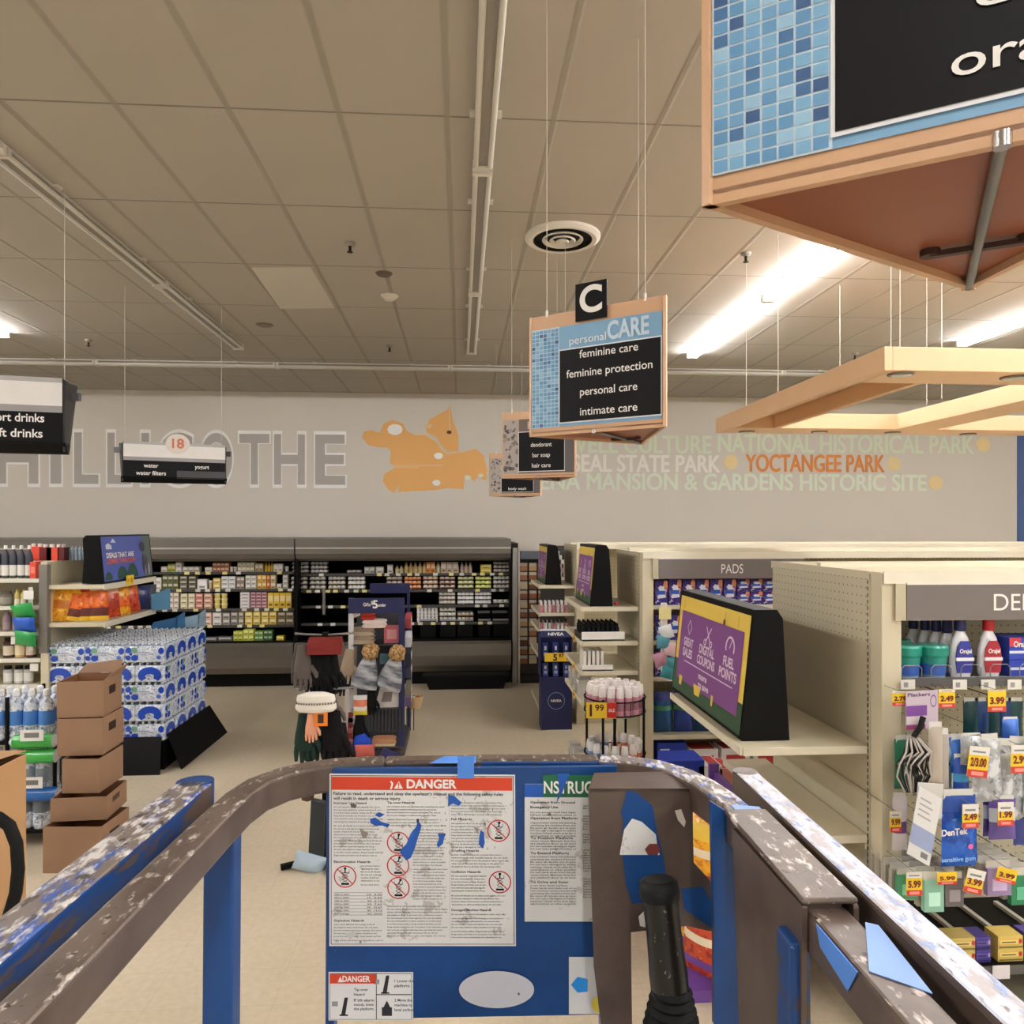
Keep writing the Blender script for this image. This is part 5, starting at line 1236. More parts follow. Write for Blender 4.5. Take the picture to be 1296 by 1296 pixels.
p = st(394, 903, -.12); put(glove((224, 160, 130, .9), .9), 'mitten', 'peach mitten under the white hat', 'mitten', p)
p = st(406, 917, -.14); put(MB().box((-.045, -.003, -.01), (.045, .003, .085), (238, 130, 30)).box((-.02, -.004, .01), (.02, -.003, .07), (60, 40, 30)), 'swing_tag', 'orange product tag beside the peach mitten', 'tag', p)
put(glove((14, 44, 36, .9), 1.6), 'glove', 'dark green glove under the peach mitten', 'glove', st(386, 903, -.02)); put(glove((18, 50, 40, .9), 1.55), 'glove', 'dark green glove behind the orange tag', 'glove', st(398, 905, .05))
put(glove((24, 22, 24, .9), 1.7), 'glove', 'long black glove on the tower side of the black stand', 'glove', st(422, 900, -.03)); put(glove((30, 26, 28, .9), 1.6), 'glove', 'black glove low behind the stand post', 'glove', st(430, 915, .08))
p = st(404, 1082, .06); put(MB().prism([V(-.05, 0, 0), V(.05, 0, 0), V(.06, 0, .42), V(-.03, 0, .44)], (0, .06, 0), (50, 54, 56, .9)), 'hanging_trousers', 'dark grey leggings hanging low on the black stand', 'leggings', (c.x - .05, RY - .1, p.z))
p = st(393, 1094, .0); put(pouch(.22, .13, .12, (170, 190, 206, .3)), 'poly_bag', 'pale blue crumpled plastic bag at the foot of the black stand', 'plastic bag', (p.x, RY - .12, p.z), ry=.3)
p = st(389, 1014, -.02); put(MB().lathe([(.01, 0), (.04, .015), (.05, .05), (.03, .08), (.01, .085)], (96, 74, 58, .95), n=10), 'fur_pompom', 'brown fur pompom hanging on the black stand below the guard rail', 'pompom', p)
p = on_tower(442, 948, -.1); put(fold(.07, .05, .36, (120, 40, 46, .9), 7, (150, 90, 86, .9)), 'scarf', 'dark red patterned scarf hanging at the lower corner of the tower', 'scarf', (p.x, TY - .1, p.z))
p = on_tower(436, 936, -.14); put(MB().prism([V(-.03, 0, 0), V(.02, 0, 0), V(.05, 0, .5), V(.01, 0, .52)], (0, .02, 0), (170, 164, 158, .9)), 'knit_scarf', 'long pale grey scarf hanging between the black stand and the tower', 'scarf', p)
p = on_tower(462, 957, -.12); put(pouch(.2, .12, .08, (186, 90, 80, .8)), 'sock_pack', 'reddish sock pack at the foot of the tower', 'sock pack', (p.x, TY - .14, p.z))
p = on_tower(487, 840, -.02); put(MB().box((-.05, 0, 0), (.05, .02, .1), (70, 110, 120)), 'hang_card', 'teal card behind the grey hats on the tower', 'card', p)
put(glove((40, 36, 40, .9), 1.5), 'glove', 'charcoal glove behind the tan glove at the tower edge', 'glove', on_tower(437, 840, -.02), ry=.1)
put(glove((96, 86, 80, .9), 1.4), 'glove', 'brown-grey glove on the lower arm of the black stand', 'glove', st(416, 872, .02), ry=-.1)
# ---------------------------------------------------------------- navy floor display of blue boxes
Y = 8.42; a0, a1 = W(684, 922, Y=Y), W(724, 922, Y=Y); hw = (a1.x - a0.x) / 2
zt = W(704, 797, Y=Y).z; z1 = W(704, 857, Y=Y).z
t = thing('floor_display', 'navy cardboard floor display of blue skincare tubes', 'floor display', ((a0.x + a1.x) / 2, Y + .13, 0))
g = MB().box((-hw * .94, -.13, 0), (hw, .13, z1), NAVY); F = Face(V(-hw, -.13, 0), V(hw, -.13, 0), V(-hw, -.13, z1))
F.disc(g, .5, .55, .27, .27 * hw * 2 / z1, (150, 160, 200), .002, 24, .94); F.text(g, 'NIVEA', .5, .53, .045, WHITE, 'C', .03, .34, .003)
g.build('base', t)
g = MB().box((-hw, .11, z1), (hw, .13, zt - .05), NAVY).box((-hw, -.13, z1), (-hw + .01, .12, zt - .08), NAVY).box((hw - .01, -.13, z1), (hw, .12, zt - .08), NAVY); g.build('tray_walls', t)
g = MB().prism([V(-hw, -.11, zt - .09), V(hw, -.11, zt - .09), V(hw * .95, -.08, zt), V(-hw * .95, -.08, zt)], (0, .01, 0), NAVY)
F = Face(V(-hw, -.11, zt - .09), V(hw, -.11, zt - .09), V(-hw, -.08, zt)); F.rect(g, .02, .8, .98, 1, (214, 220, 232), .003); F.text(g, 'NIVEA', .5, .22, .34, WHITE, 'C', .03, .5, .003); g.build('header', t)
g = MB(); za = W(704, 841, Y=Y - .2).z; zb_ = W(704, 830, Y=Y - .2).z
F = Face(V(-hw * .75, -.15, za), V(hw, -.15, za), V(-hw * .75, -.15, zb_)); g.box((-hw * .75, -.15, za), (hw, -.145, zb_), YEL); F.text(g, '5', .38, .15, .7, (90, 30, 40), 'C', .04, None, .002); F.text(g, '97', .6, .45, .42, (90, 30, 40), 'C', .03, None, .002); F.disc(g, .87, .5, .1, .38, RED, .002); g.build('price_sign', t)
for r, (zr, h_, nm) in enumerate(((z1 + .005, .15, 'lower'), (z1 + .2, .19, 'upper'))):
    for k in range(3):
        x = -hw * .66 + k * hw * .66
        m = MB().prism([V(-.03, -.02, 0), V(.03, -.02, 0), V(.034, -.004, h_), V(-.034, -.004, h_)], (0, .03, 0), (40, 56, 130) if r else (70, 84, 160))
        m.box((-.018, -.024, h_ * .2), (.018, -.02, h_ * .42), (170, 180, 220)).box((-.012, -.0205, h_ * .55), (.012, -.014, h_ * .8), (210, 216, 236))
        one(m, 'cream_tube', 'blue cream tube in the %s row of the navy floor display, %s' % (nm, ['aisle side', 'middle', 'shelf side'][k]), 'tube', ((a0.x + a1.x) / 2 + x, Y + .06, zr), 'blue tubes in the navy floor display')
t_ = MB().box((-hw, -.1, 0), (hw, .11, .012), NAVY); o_ = t_.build('tray_shelf', t); o_.location.z = z1 + .185
# ---------------------------------------------------------------- right-hand gondolas seen end on
def gondola(label, XP, Y0, Y1, ztop, xend, yshelf, eshelves, xe, sign=None, sign_px=None, aisle=()):
    """XP end panel plane, shelves of the end display reach xe (towards -x); the aisle face looks to -y"""
    o = V(XP, (Y0 + Y1) / 2, 0)
    t = thing('gondola_shelving', label, 'shelving', o); ym = (Y0 + Y1) / 2
    def B(a, b, key, name, bev=0.0): MB().box(V(*a) - o, V(*b) - o, key).build(name, t, bevel=bev)
    B((XP - .005, Y0 + .06, .1), (XP + .03, Y1, 1.8), CREAM2, 'end_panel')
    B((XP - .008, Y0 + .06, 1.8), (XP + .03, Y1, ztop - .012), 'pegy', 'pegboard_end')
    B((XP - .012, Y0 + .06, ztop - .035), (XP - .004, Y1 + .01, ztop), CREAM, 'top_rail')
    m = MB().box(V(XP - .002, Y0 - .03, 0) - o, V(XP + .09, Y0 + .06, ztop) - o, CREAM); m.build('corner_post', t, bevel=.003)
    m = MB(); z = .3
    while z < ztop - .05:
        m.box(V(XP - .0095, Y0 + .07, z) - o, V(XP - .008, Y0 + .076, z + .018) - o, (60, 56, 46)); z += .03
    m.build('slot_strip', t)
    B((XP + .0, Y0 - .04, ztop - .045), (xend, Y1 + .04, ztop - .005), CREAM, 'top_canopy')
    m = MB(); m.box(V(XP + .0, Y0 - .045, ztop - .05) - o, V(xend, Y0 - .035, ztop + .006) - o, (226, 220, 200, .4)); m.box(V(XP + .0, ym - .02, ztop - .005) - o, V(xend, ym + .02, ztop + .02) - o, (220, 214, 194, .4)); m.build('canopy_lip', t)
    B((XP + .03, ym - .02, .1), (xend, ym + .02, ztop - .045), 'pegx', 'pegboard_back')
    B((XP + .03, Y0 + .02, 0), (xend, Y1 - .02, .1), CREAM2, 'base_deck')
    for z, d in eshelves:
        m = MB(); x0 = xe + d
        m.box(V(x0 + .012, Y0 + .08, z - .022) - o, V(XP - .012, Y1 + .1, z) - o, CREAM).box(V(x0, Y0 + .08, z - .035) - o, V(x0 + .012, Y1 + .1, z + .003) - o, (220, 213, 190, .4)).box(V(x0 + .012, Y0 + .07, z - .035) - o, V(XP - .012, Y0 + .08, z + .001) - o, (214, 207, 184, .4))
        m.build('shelf', t, bevel=.002)
    for z, y0_, kk in aisle:
        m = MB().box(V(XP + .1, y0_, z - .02) - o, V(xend, ym - .02, z) - o, kk); m.build('aisle_shelf', t)
        m = MB().box(V(XP + .1, y0_ - .012, z - .032) - o, V(xend, y0_, z + .004) - o, (206, 200, 182) if isinstance(kk, tuple) else (88, 86, 84)); m.build('price_rail', t)
    if sign:
        xa = sign_px; m = MB(); m.box(V(xa, Y0 - .05, ztop - .215) - o, V(xa + 1.22, Y0 - .04, ztop - .055) - o, (116, 108, 104)).box(V(xa, Y0 - .052, ztop - .055) - o, V(xa + 1.22, Y0 - .038, ztop - .045) - o, (226, 222, 208))
        F = Face(V(xa, Y0 - .05, ztop - .215) - o, V(xa + 1.22, Y0 - .05, ztop - .215) - o, V(xa, Y0 - .05, ztop - .055) - o)
        F.text(m, sign[0], .5, .27, .46, WHITE, 'C', .0, sign[1], .002); m.build('header_sign', t)
        MB().box(V(xa - .05, Y0 - .047, ztop - .215) - o, V(xa - .002, Y0 - .041, ztop - .05) - o, CREAM2).build('sign_bracket', t)
    return t
g1z = [1.325]
gondola('nearest cream gondola with the large purple header and dental goods', 1.885, 3.2, 4.31, 2.13, 6.2, 0, [(1.322, 0), (.91, .33), (.5, .1)], 1.275, ('DENTAL', .335), W(1148, 750, Y=3.15).x, [(W(1230, 858, Y=3.18).z, 3.17, 'lipgrey'), (.36, 3.14, 'caseblack')])
gondola('middle cream gondola headed PADS with the pink bottle bin at its end', 1.48, 5.93, 6.85, 2.13, 7.2, 0, [(1.674, 0), (1.39, 0), (1.145, 0), (.9, 0), (.2, 0)], .99, ('PADS', .15), W(834, 710, Y=5.88).x, [(1.69, 5.95, CREAM2), (1.40, 5.95, CREAM2), (1.1, 5.95, CREAM2), (.62, 5.95, CREAM2), (.3, 5.95, CREAM2)])
gondola('farthest cream gondola behind the navy floor display', 1.37, 8.65, 9.6, 2.13, 7.8, 0, [(1.64, 0), (1.31, 0), (1.11, 0), (.8, 0), (.2, 0)], .93, None, None, [])
# purple display headers
def hdr(lab, bf, tn, bfar, zshelf, db, dt, Yn):
    b = W(*bf, Y=Yn); tt_ = W(*tn, Y=Yn); far = W(*bfar, X=b.x)
    topper(lab, b.x, tt_.x, Yn, far.y, zshelf + .002, tt_.z, -1, db, dt, art_fuel)
hdr('large black display header with a purple and yellow picture on the nearest gondola', (938, 929), (955, 772), (850, 867), 1.322, .235, .11, 3.38)
hdr('medium black display header with purple picture above the black bottles', (747, 764), (754, 690), (728, 756), 1.674, .19, .09, 6.05)
hdr('smallest, farthest black display header with purple picture above the navy floor display', (690, 738), (693, 690), (680, 735), 1.64, .2, .1, 8.82)
p = W(783, 765, Y=6.05); one(MB().lathe([(.02, 0), (.025, .02), (.01, .03)], (206, 80, 80), n=10), 'small_jar', 'small pink jar beside the medium purple header', 'jar', (p.x, 6.15, 1.6745))
# black bottles in a white tray
z = 1.391; t = thing('display_tray', 'white display tray holding black bottles on the middle gondola end', 'tray', (1.17, 6.22, z))
MB().box((-.17, -.19, 0), (.19, .19, .012), (226, 224, 220)).box((-.17, -.19, 0), (.19, -.18, .075), (232, 230, 226)).box((-.17, -.18, 0), (-.16, .19, .05), (60, 58, 58)).box((.18, -.18, 0), (.19, .19, .05), (226, 224, 220)).build('tray_body', t)
mb = MB().lathe([(.016, 0), (.018, .07), (.016, .10), (.010, .105), (.010, .13)], (24, 24, 26, .25), n=10); b0 = None
for j in range(5):
    for i in range(8):
        loc = (1.17 - .145 + i * .04, 6.22 - .155 + j * .07, z + .0125)
        lab = 'small black bottle in the white tray, row %s' % ('nearest the front', 'second', 'third', 'fourth', 'at the back')[j]
        if b0 is None: b0 = one(mb, 'black_bottle', lab, 'bottle', loc, 'black bottles in the white tray')
        else: dup(b0, loc, None, lab)
z = 1.146; t = thing('display_tray', 'low white tray of upright white boxes on the middle gondola end', 'tray', (1.1, 6.15, z))
MB().box((-.1, -.14, 0), (.16, .2, .01), (226, 224, 218)).box((-.1, -.14, 0), (.16, -.13, .05), (232, 228, 222)).build('tray_body', t)
for i, nm in enumerate(('next to the aisle', 'second from the aisle', 'third', 'fourth from the aisle', 'farthest from the aisle')):
    one(MB().box((-.012, -.1, 0), (.012, .1, .15), (222, 219, 210)), 'slim_box', 'upright slim white box in the low tray, %s' % nm, 'box', (1.03 + i * .036, 6.14, z + .011), 'slim white boxes in the low tray', rz=.0)
for i in range(6):
    p = W((722, 726, 730, 724, 729, 733)[i], (808, 815, 822, 846, 854, 862)[i], X=.985)
for i, (py, z) in enumerate(((806, 1.39), (848, 1.145), (888, .9))):
    m = MB().box((-.004, -.05, -.035), (0, .05, .035), YEL).box((-.005, -.03, -.02), (-.004, .03, .012), RED)
    one(m, 'price_card', 'small yellow price card on the %s shelf edge of the middle gondola end' % ('second', 'third', 'fourth')[i], 'price card', (.988, 6.35, z - .02))
# goods on the long side of the lower end shelves
k = 0
for z, nm in ((.9, 'fourth'), (.2, 'bottom')):
    for i in range(5):
        p = (1.05 + .03 * (i % 2), 6.25 + i * .12, z + .002)
        one(MB().box((-.05, -.05, 0), (.05, .05, .13 + .02 * (i % 3)), (206, 204, 198)).box((-.052, -.03, .03), (-.05, .03, .1), (150, 150, 150)), 'care_box', 'pale box on the %s end shelf of the middle gondola, %s' % (nm, ('nearest', 'second', 'third', 'fourth', 'farthest')[i]), 'box', p, 'pale boxes on the middle gondola end')
# ---------------------------------------------------------------- half-round wire bin of pink bottles
bc = V(W(778, 900, Y=5.62).x, 5.62, 0); R_ = .235
za = W(778, 903, Y=5.5).z; zb2 = .5
t = thing('wire_bin', 'black round wire bin of pink bottles with a yellow price sign', 'wire bin', bc)
def ring(z, r, w_=.006): MB().tube([(r * math.cos(2 * math.pi * i / 28), r * math.sin(2 * math.pi * i / 28), z) for i in range(28)], w_, 'blackplastic', n=6, closed=True).build('ring', t)
for z in (za, za + .105, zb2, zb2 + .1, .06): ring(z, R_)
for i in range(4):
    a = math.pi / 4 + i * math.pi / 2 + .2; MB().cyl((R_ * math.cos(a), R_ * math.sin(a), 0), (R_ * math.cos(a), R_ * math.sin(a), za + .12), .01, 'blackplastic', n=8).build('post', t)
for i in range(10):
    a = 2 * math.pi * i / 10
    MB().cyl((R_ * math.cos(a), R_ * math.sin(a), za), (R_ * math.cos(a), R_ * math.sin(a), za + .105), .003, 'blackplastic', n=5).build('wire', t)
for z in (za - .004, zb2 - .004): MB().cyl((0, 0, z - .008), (0, 0, z), R_ - .003, (196, 188, 164), n=28).build('shelf_disc', t)
MB().cyl((0, 0, 0), (0, 0, za), .012, 'blackplastic', n=8).build('centre_post', t)
Fp = Face(W(742, 909, Y=5.36) - bc, W(768, 909, Y=5.36) - bc, W(742, 889, Y=5.36) - bc)
m = MB(); m.prism([Fp.p(0, 0), Fp.p(1.46, 0), Fp.p(1.46, 1), Fp.p(0, 1)], -Fp.n * .003, YEL); Fp.text(m, '1', .22, .14, .72, (90, 20, 40), 'C', .02, None, .0015); Fp.text(m, '99', .64, .46, .4, (90, 20, 40), 'C', .015, None, .0015); Fp.rect(m, 1.0, .02, 1.46, .98, RED, .001); Fp.text(m, 'SALE', 1.23, .4, .2, WHITE, 'C', .02, .3, .002); m.build('price_sign', t)
def spray(body, cap, h_, r):
    m = MB().lathe([(r, 0), (r, h_ * .62), (r * .98, h_ * .66)], body, n=12); m.lathe([(r, h_ * .655), (r * .98, h_ * .8), (r * .75, h_), (r * .2, h_ * 1.01)], cap, n=12)
    m.lathe([(r * 1.01, h_ * .18), (r * 1.01, h_ * .45)], tuple(int(c * .8) for c in body), n=12); return m
pm = spray((214, 150, 168, .3), (238, 232, 230, .35), .205, .03); wm = spray((120, 150, 190, .3), (226, 226, 226, .35), .19, .03); om = spray((230, 150, 120, .3), (236, 230, 226, .35), .19, .03)
f1 = f2 = f3 = None
for ringr, n_, nm in ((.19, 18, 'outer'), (.12, 11, 'inner')):
    for i in range(n_):
        a = 2 * math.pi * (i + .5) / n_; p = (bc.x + ringr * math.cos(a), bc.y + ringr * math.sin(a), za)
        lab = 'pink bottle with white cap in the upper tier of the wire bin, %s ring' % nm
        if f1 is None: f1 = one(pm, 'spray_bottle', lab, 'bottle', p, 'pink bottles in the wire bin')
        else: dup(f1, p, None, lab)
for i in range(16):
    a = 2 * math.pi * (i + .5) / 16; p = (bc.x + .19 * math.cos(a), bc.y + .19 * math.sin(a), zb2)
    blue = math.cos(a) < .1
    lab = '%s bottle with white cap in the lower tier of the wire bin' % ('blue' if blue else 'peach')
    src = f2 if blue else f3
    if src is None:
        src = one(wm if blue else om, 'spray_bottle', lab, 'bottle', p, '%s bottles in the wire bin' % ('blue' if blue else 'peach'))
        if blue: f2 = src
        else: f3 = src
    else: dup(src, p, None, lab)
# ---------------------------------------------------------------- small bottles on the farthest gondola end
for z, nm, kc, cp, h_ in ((1.312, 'upper', (206, 190, 190, .3), (226, 224, 222), .14), (1.5, 'x', (0, 0, 0), (0, 0, 0), 0), (1.112, 'middle', (214, 212, 208, .3), (40, 40, 42), .12), (.802, 'lower', (150, 150, 150, .3), (40, 40, 42), .14)):
    if nm == 'x': continue
    for r in range(2):
        for i in range(7):
            p = (.97 + i * .05, 8.79 + r * .1, z)
            m = MB().box((-.016, -.014, 0), (.016, .014, h_ * .62), kc if (i + r) % 3 else (190, 120, 130, .3)).cyl((0, 0, h_ * .62), (0, 0, h_), .011, cp, n=8)
            one(m, 'polish_bottle', '%s shelf small cosmetic bottle on the farthest gondola end, %s row, %s' % (nm, ('front', 'back')[r], ('aisle corner', 'second', 'third', 'middle', 'fifth', 'sixth', 'by the panel')[i]), 'bottle', p, 'cosmetic bottles on the farthest gondola end')
p0 = W(711, 760, Y=10.25); tp = thing('peg_rack', 'dark peg rack of tiny carded packs beyond the farthest purple header', 'peg rack', (p0.x, 10.25, 0))
MB().box((-.3, 0, 0), (.5, .04, 2.08), (64, 60, 56)).build('panel', tp); MB().box((-.3, -.2, 0), (.5, 0, .1), (50, 48, 46)).build('base', tp)
for i in range(14):
    p = W((706, 712, 709, 715)[i % 4], 700 + (i // 2) * 5.5, Y=10.235)
    one(MB().box((-.022, -.01, -.03), (.022, .01, .03), random.choice([(206, 202, 196), (60, 58, 58), (170, 150, 140)])), 'peg_pack', 'tiny carded pack hanging beyond the farthest purple header, %s' % ['topmost', 'topmost but one', 'third down, left', 'third down, right', 'fourth down, left', 'fourth down, right', 'fifth, left', 'fifth, right', 'sixth, left', 'sixth, right', 'seventh, left', 'seventh, right', 'lowest, left', 'lowest, right'][i], 'pack', (p.x, p.y, p.z), 'carded packs beyond the farthest header')
# ---------------------------------------------------------------- pad packs on the middle gondola
def padpack(w_, h_):
    m = MB().box((-w_ / 2, -.05, 0), (w_ / 2, .06, h_), 'padpack'); m.prism([V(-w_ * .3, -.052, h_ * .25), V(w_ * .35, -.052, h_ * .3), V(w_ * .2, -.052, h_ * .75), V(-w_ * .15, -.052, h_ * .8)], (0, .002, 0), (232, 232, 244)).box((-w_ * .45, -.0525, h_ * .42), (w_ * .3, -.0515, h_ * .58), (40, 90, 190)).prism([V(w_ * .1, -.0515, h_ * .72), V(w_ * .48, -.0515, h_ * .7), V(w_ * .48, -.0515, h_ * .98), V(w_ * .2, -.0515, h_ * .98)], (0, .0015, 0), (230, 150, 100)); return m
pf = None; Yp = 6.03
def pads(z, h_, n_, x0, pitch, shelf, rows=1):
    global pf
    for r in range(rows):
        for i in range(n_):
            p = (x0 + i * pitch, Yp, z + r * (h_ + .002) + .001)
            lab = 'purple pad pack on the %s shelf under the PADS sign, %s' % (shelf, 'stacked row %d' % (r + 1) if rows > 1 else 'single row')
            if pf is None: pf = one(padpack(.105, .2), 'pad_pack', lab, 'pack', p, 'purple pad packs')
            else:
                o_ = dup(pf, p, None, lab); o_.scale.z = h_ / .2
xq = W(826, 750, Y=5.98).x
pads(1.692, .21, 6, xq + .075, .116, 'top'); pads(1.692, .105, 3, xq + .075 + 6 * .116, .112, 'top', 2)
m = MB().box((-.28, -.05, 0), (.28, .06, .14), (64, 40, 92)).box((-.1, -.052, .02), (-.02, -.05, .12), (110, 60, 130))
for i in range(4): one(MB().box((-.065, -.05, 0), (.065, .06, .10), (66, 42, 96)).box((-.03, -.052, .02), (.04, -.05, .08), (116, 70, 140)), 'pad_pack', 'dark purple pack lying on top of the pad packs, %s' % ('nearest the post', 'second', 'third', 'last before the bare pegboard')[i], 'pack', (xq + .2 + i * .135, 6.05, 1.904), 'dark purple packs on the pads')
pads(1.402, .2, 9, xq + .075, .116, 'second'); pads(1.102, .2, 9, xq + .075, .116, 'third')
for i in range(5): one(pouch(.17, .34, .12, (40, 66, 150, .25) if i % 2 else (30, 80, 130, .25), ((.55, .72, (60, 130, 90)), (.8, 1, (40, 50, 130)))), 'pad_bag', 'tall blue and green bag, fourth shelf of the middle gondola, %s' % ('by the post', 'second from the post', 'third', 'fourth', 'fifth from the post')[i], 'bag', (xq + .1 + i * .18, 6.05, .622), 'tall blue bags on the middle gondola')
for i in range(4):
    p = (xq + .16 + i * .27, 6.05, .302)
    one(MB().box((-.12, -.08, 0), (.12, .14, .25), (36, 60, 170)).box((-.1, -.082, .03), (-.02, -.08, .2), (220, 226, 240)) if i < 1 else MB().box((-.12, -.08, 0), (.12, .14, .19), (226, 226, 230)).box((-.08, -.082, .05), (.08, -.08, .14), (190, 50, 56)).box((-.1, -.07, .19), (.1, .12, .192), (180, 60, 60)), 'goods_box', ('royal blue box on the lowest shelf of the middle gondola', 'white and red box next to the royal blue box', 'second white and red box from the royal blue box', 'white and red box farthest from the royal blue box')[i], 'box', p)
# blue and white cartons standing in the aisle beyond the lift
for i, (px, py, w_, h_, kc, lab) in enumerate(((868, 960, .26, .26, (36, 62, 176), 'royal blue carton standing in front of the lowest middle gondola shelf'), (893, 972, .09, .22, (228, 228, 232), 'white slim carton beside the royal blue carton'), (906, 974, .09, .22, (230, 226, 226), 'white and red slim carton, second from the royal blue carton'), (919, 976, .09, .2, (214, 140, 136), 'pinkish slim carton nearest the cream shelf edge'))):
    p = W(px, py, Y=4.95); 
    if i == 0: fp = p
    m = MB().box((-w_ / 2, -.12, 0), (w_ / 2, .12, h_), kc).box((-w_ * .35, -.122, h_ * .2), (-w_ * .05, -.12, h_ * .85), (206, 214, 236)) if i == 0 else MB().box((-w_ / 2, -.12, 0), (w_ / 2, .12, h_), kc).box((-w_ * .4, -.1, h_), (w_ * .4, .1, h_ + .001), (196, 70, 64) if i > 1 else (220, 220, 222))
    one(m, 'goods_carton', lab, 'carton', (p.x, 5.07, .47))
t = thing('display_stand', 'low cream stand holding cartons between the nearest and middle gondolas', 'stand', (W(890, 968, Y=4.95).x, 5.07, 0)); MB().box((-.36, -.14, .43), (.36, .14, .468), CREAM).build('top', t)
for sx in (-.33, .33): MB().box((sx - .02, -.12, 0), (sx + .02, .12, .43), CREAM2).build('side_panel', t)
# clip strip of small packs beside the post
p = W(841, 768, Y=5.84); t = thing('clip_strip', 'clip strip of teal and pink small packs hanging beside the PADS post', 'clip strip', p)
MB().box((-.02, -.004, -.55), (.02, .04, .03), (220, 220, 216)).build('strip', t); MB().box((-.05, -.02, -.1), (.05, -.015, .0), (226, 214, 150)).build('tag', t)
for k, (dx, z, kc) in enumerate(((.02, -.2, (220, 224, 226)), (-.02, -.28, (80, 150, 170)), (.03, -.34, (226, 190, 196)), (-.03, -.42, (190, 140, 160)), (.05, -.46, (60, 140, 150)), (.0, -.52, (60, 150, 160)))):
    o_ = pouch(.11, .11, .05, kc).build('pack', t); o_.location = (dx, -.04, z - .05); o_.rotation_euler.y = .3 * (k % 3 - 1)
# snack display low at the end of the nearest gondola
t = thing('floor_display', 'low floor display of bright snack bags beside the nearest gondola end', 'floor display', (1.36, 3.95, 0))
MB().box((-.26, -.42, 0), (.2, .42, .06), (110, 70, 150)).build('base', t); MB().box((-.26, -.42, .48), (.2, .42, .50), (110, 70, 150)).build('shelf', t); MB().box((.17, -.42, .06), (.2, .42, .85), (110, 70, 150)).build('back_panel', t)
for sy in (-.42, .40): MB().box((.14, sy, .06), (.2, sy + .02, .9), (110, 70, 150)).build('side_panel', t)
for i in range(4):
    for tier, z in ((0, .062), (1, .502)):
        kc = ['chiprust', 'chipgold', 'chips', 'chipsred'][(i + tier) % 4]
        ob = one(pouch(.24, .36, .1, kc, ((.72, .92, (236, 196, 60)), (.42, .52, (236, 220, 190)), (.1, .22, (120, 80, 160) if tier == 0 else (170, 44, 36)))), 'snack_bag', 'bright snack bag on the %s tier of the low floor display, %s' % (('lower', 'upper')[tier], ('nearest', 'second', 'third', 'farthest')[i]), 'snack bag', (1.22, 3.66 + i * .2, z), 'snack bags on the low floor display')
        ob.rotation_euler = (-.12, 0, -.9)
# ---------------------------------------------------------------- dental goods on the nearest gondola
def D5(x, y, Y): return W(1090 + x * .2315, 690 + y * .2315, Y=Y)
def D6(x, y, Y): return W(1090 + x * .2315, 960 + y * .2315, Y=Y)
zs = W(1230, 858, Y=3.18).z + .001
def rinse(lab, x, Y, cap, lb, brand=False, group=None):
    p = D5(x, 700, Y); m = MB(); h_ = .215; t_ = thing('mouthwash_bottle', lab, 'bottle', (p.x, Y, zs), 0, group)
    m.lathe([(.045, 0), (.05, .02), (.052, .06), (.049, .12), (.036, .175), (.02, .205), (.02, .215)], (232, 232, 236, .3), n=18, sy=.6); m.build('body', t_)
    MB().lathe([(.022, .208), (.026, .215), (.024, .275), (.02, .28)], cap, n=14, sy=.9).build('cap', t_)
    if lb:
        g = MB(); P = []
        n = 12
        pts = [(-.034, .02), (.034, .02), (.042, .08), (.034, .135), (.018, .165), (-.018, .165), (-.034, .135), (-.042, .08)]
        g.prism([V(a, -.034 + .25 * a * a * 10 * .6, b) for a, b in pts], (0, .004, 0), lb)
        g.box((-.042, -.036, .075), (.042, -.028, .09), (236, 232, 236))
        F = Face(V(-.04, -.0365, .09), V(.04, -.0365, .09), V(-.04, -.0365, .15)); F.text(g, 'Orajel', .5, .35, .3, WHITE, 'C', .03, .7, .002); g.build('label', t_)
    return t_
rinse('white mouthwash bottle with navy cap and navy label in front of its row', 540, 3.22, (34, 38, 92), (52, 58, 150))
for i, (x, Y) in enumerate(((470, 3.3), (410, 3.35), (350, 3.4), (285, 3.45))):
    r_ = rinse('white navy-capped bottle behind the labelled one, %s' % ('second in the row', 'third in the row', 'fourth in the row', 'last in the row')[i], x, Y, (34, 38, 92), None, group='navy-capped bottles'); r_.scale = (.92, .8, .9)
rinse('white mouthwash bottle with red cap and dark red label', 695, 3.22, (196, 34, 40), (168, 40, 56))
for i, (x, Y, lab) in enumerate(((245, 3.24, 'teal and blue round tub leaning by the cream post'), (390, 3.24, 'teal and blue round tub beside the navy-labelled bottle'), (195, 3.4, 'teal and blue tub partly hidden behind the cream post'))):
    p = D5(x, 700, Y); o_ = one(MB().lathe([(.05, 0), (.053, .01), (.055, .055), (.057, .06), (.06, .09), (.066, .1), (.066, .135), (.06, .145)], 'x', n=20, keys=[(140, 170, 196, .25), (60, 100, 180, .25), (50, 110, 180, .25), (40, 140, 130, .2), (40, 150, 130, .2), (34, 140, 122, .2), (70, 170, 150, .2)]), 'denture_tub', lab, 'tub', (p.x, Y, zs))
    if i == 0: o_.rotation_euler.y = .0
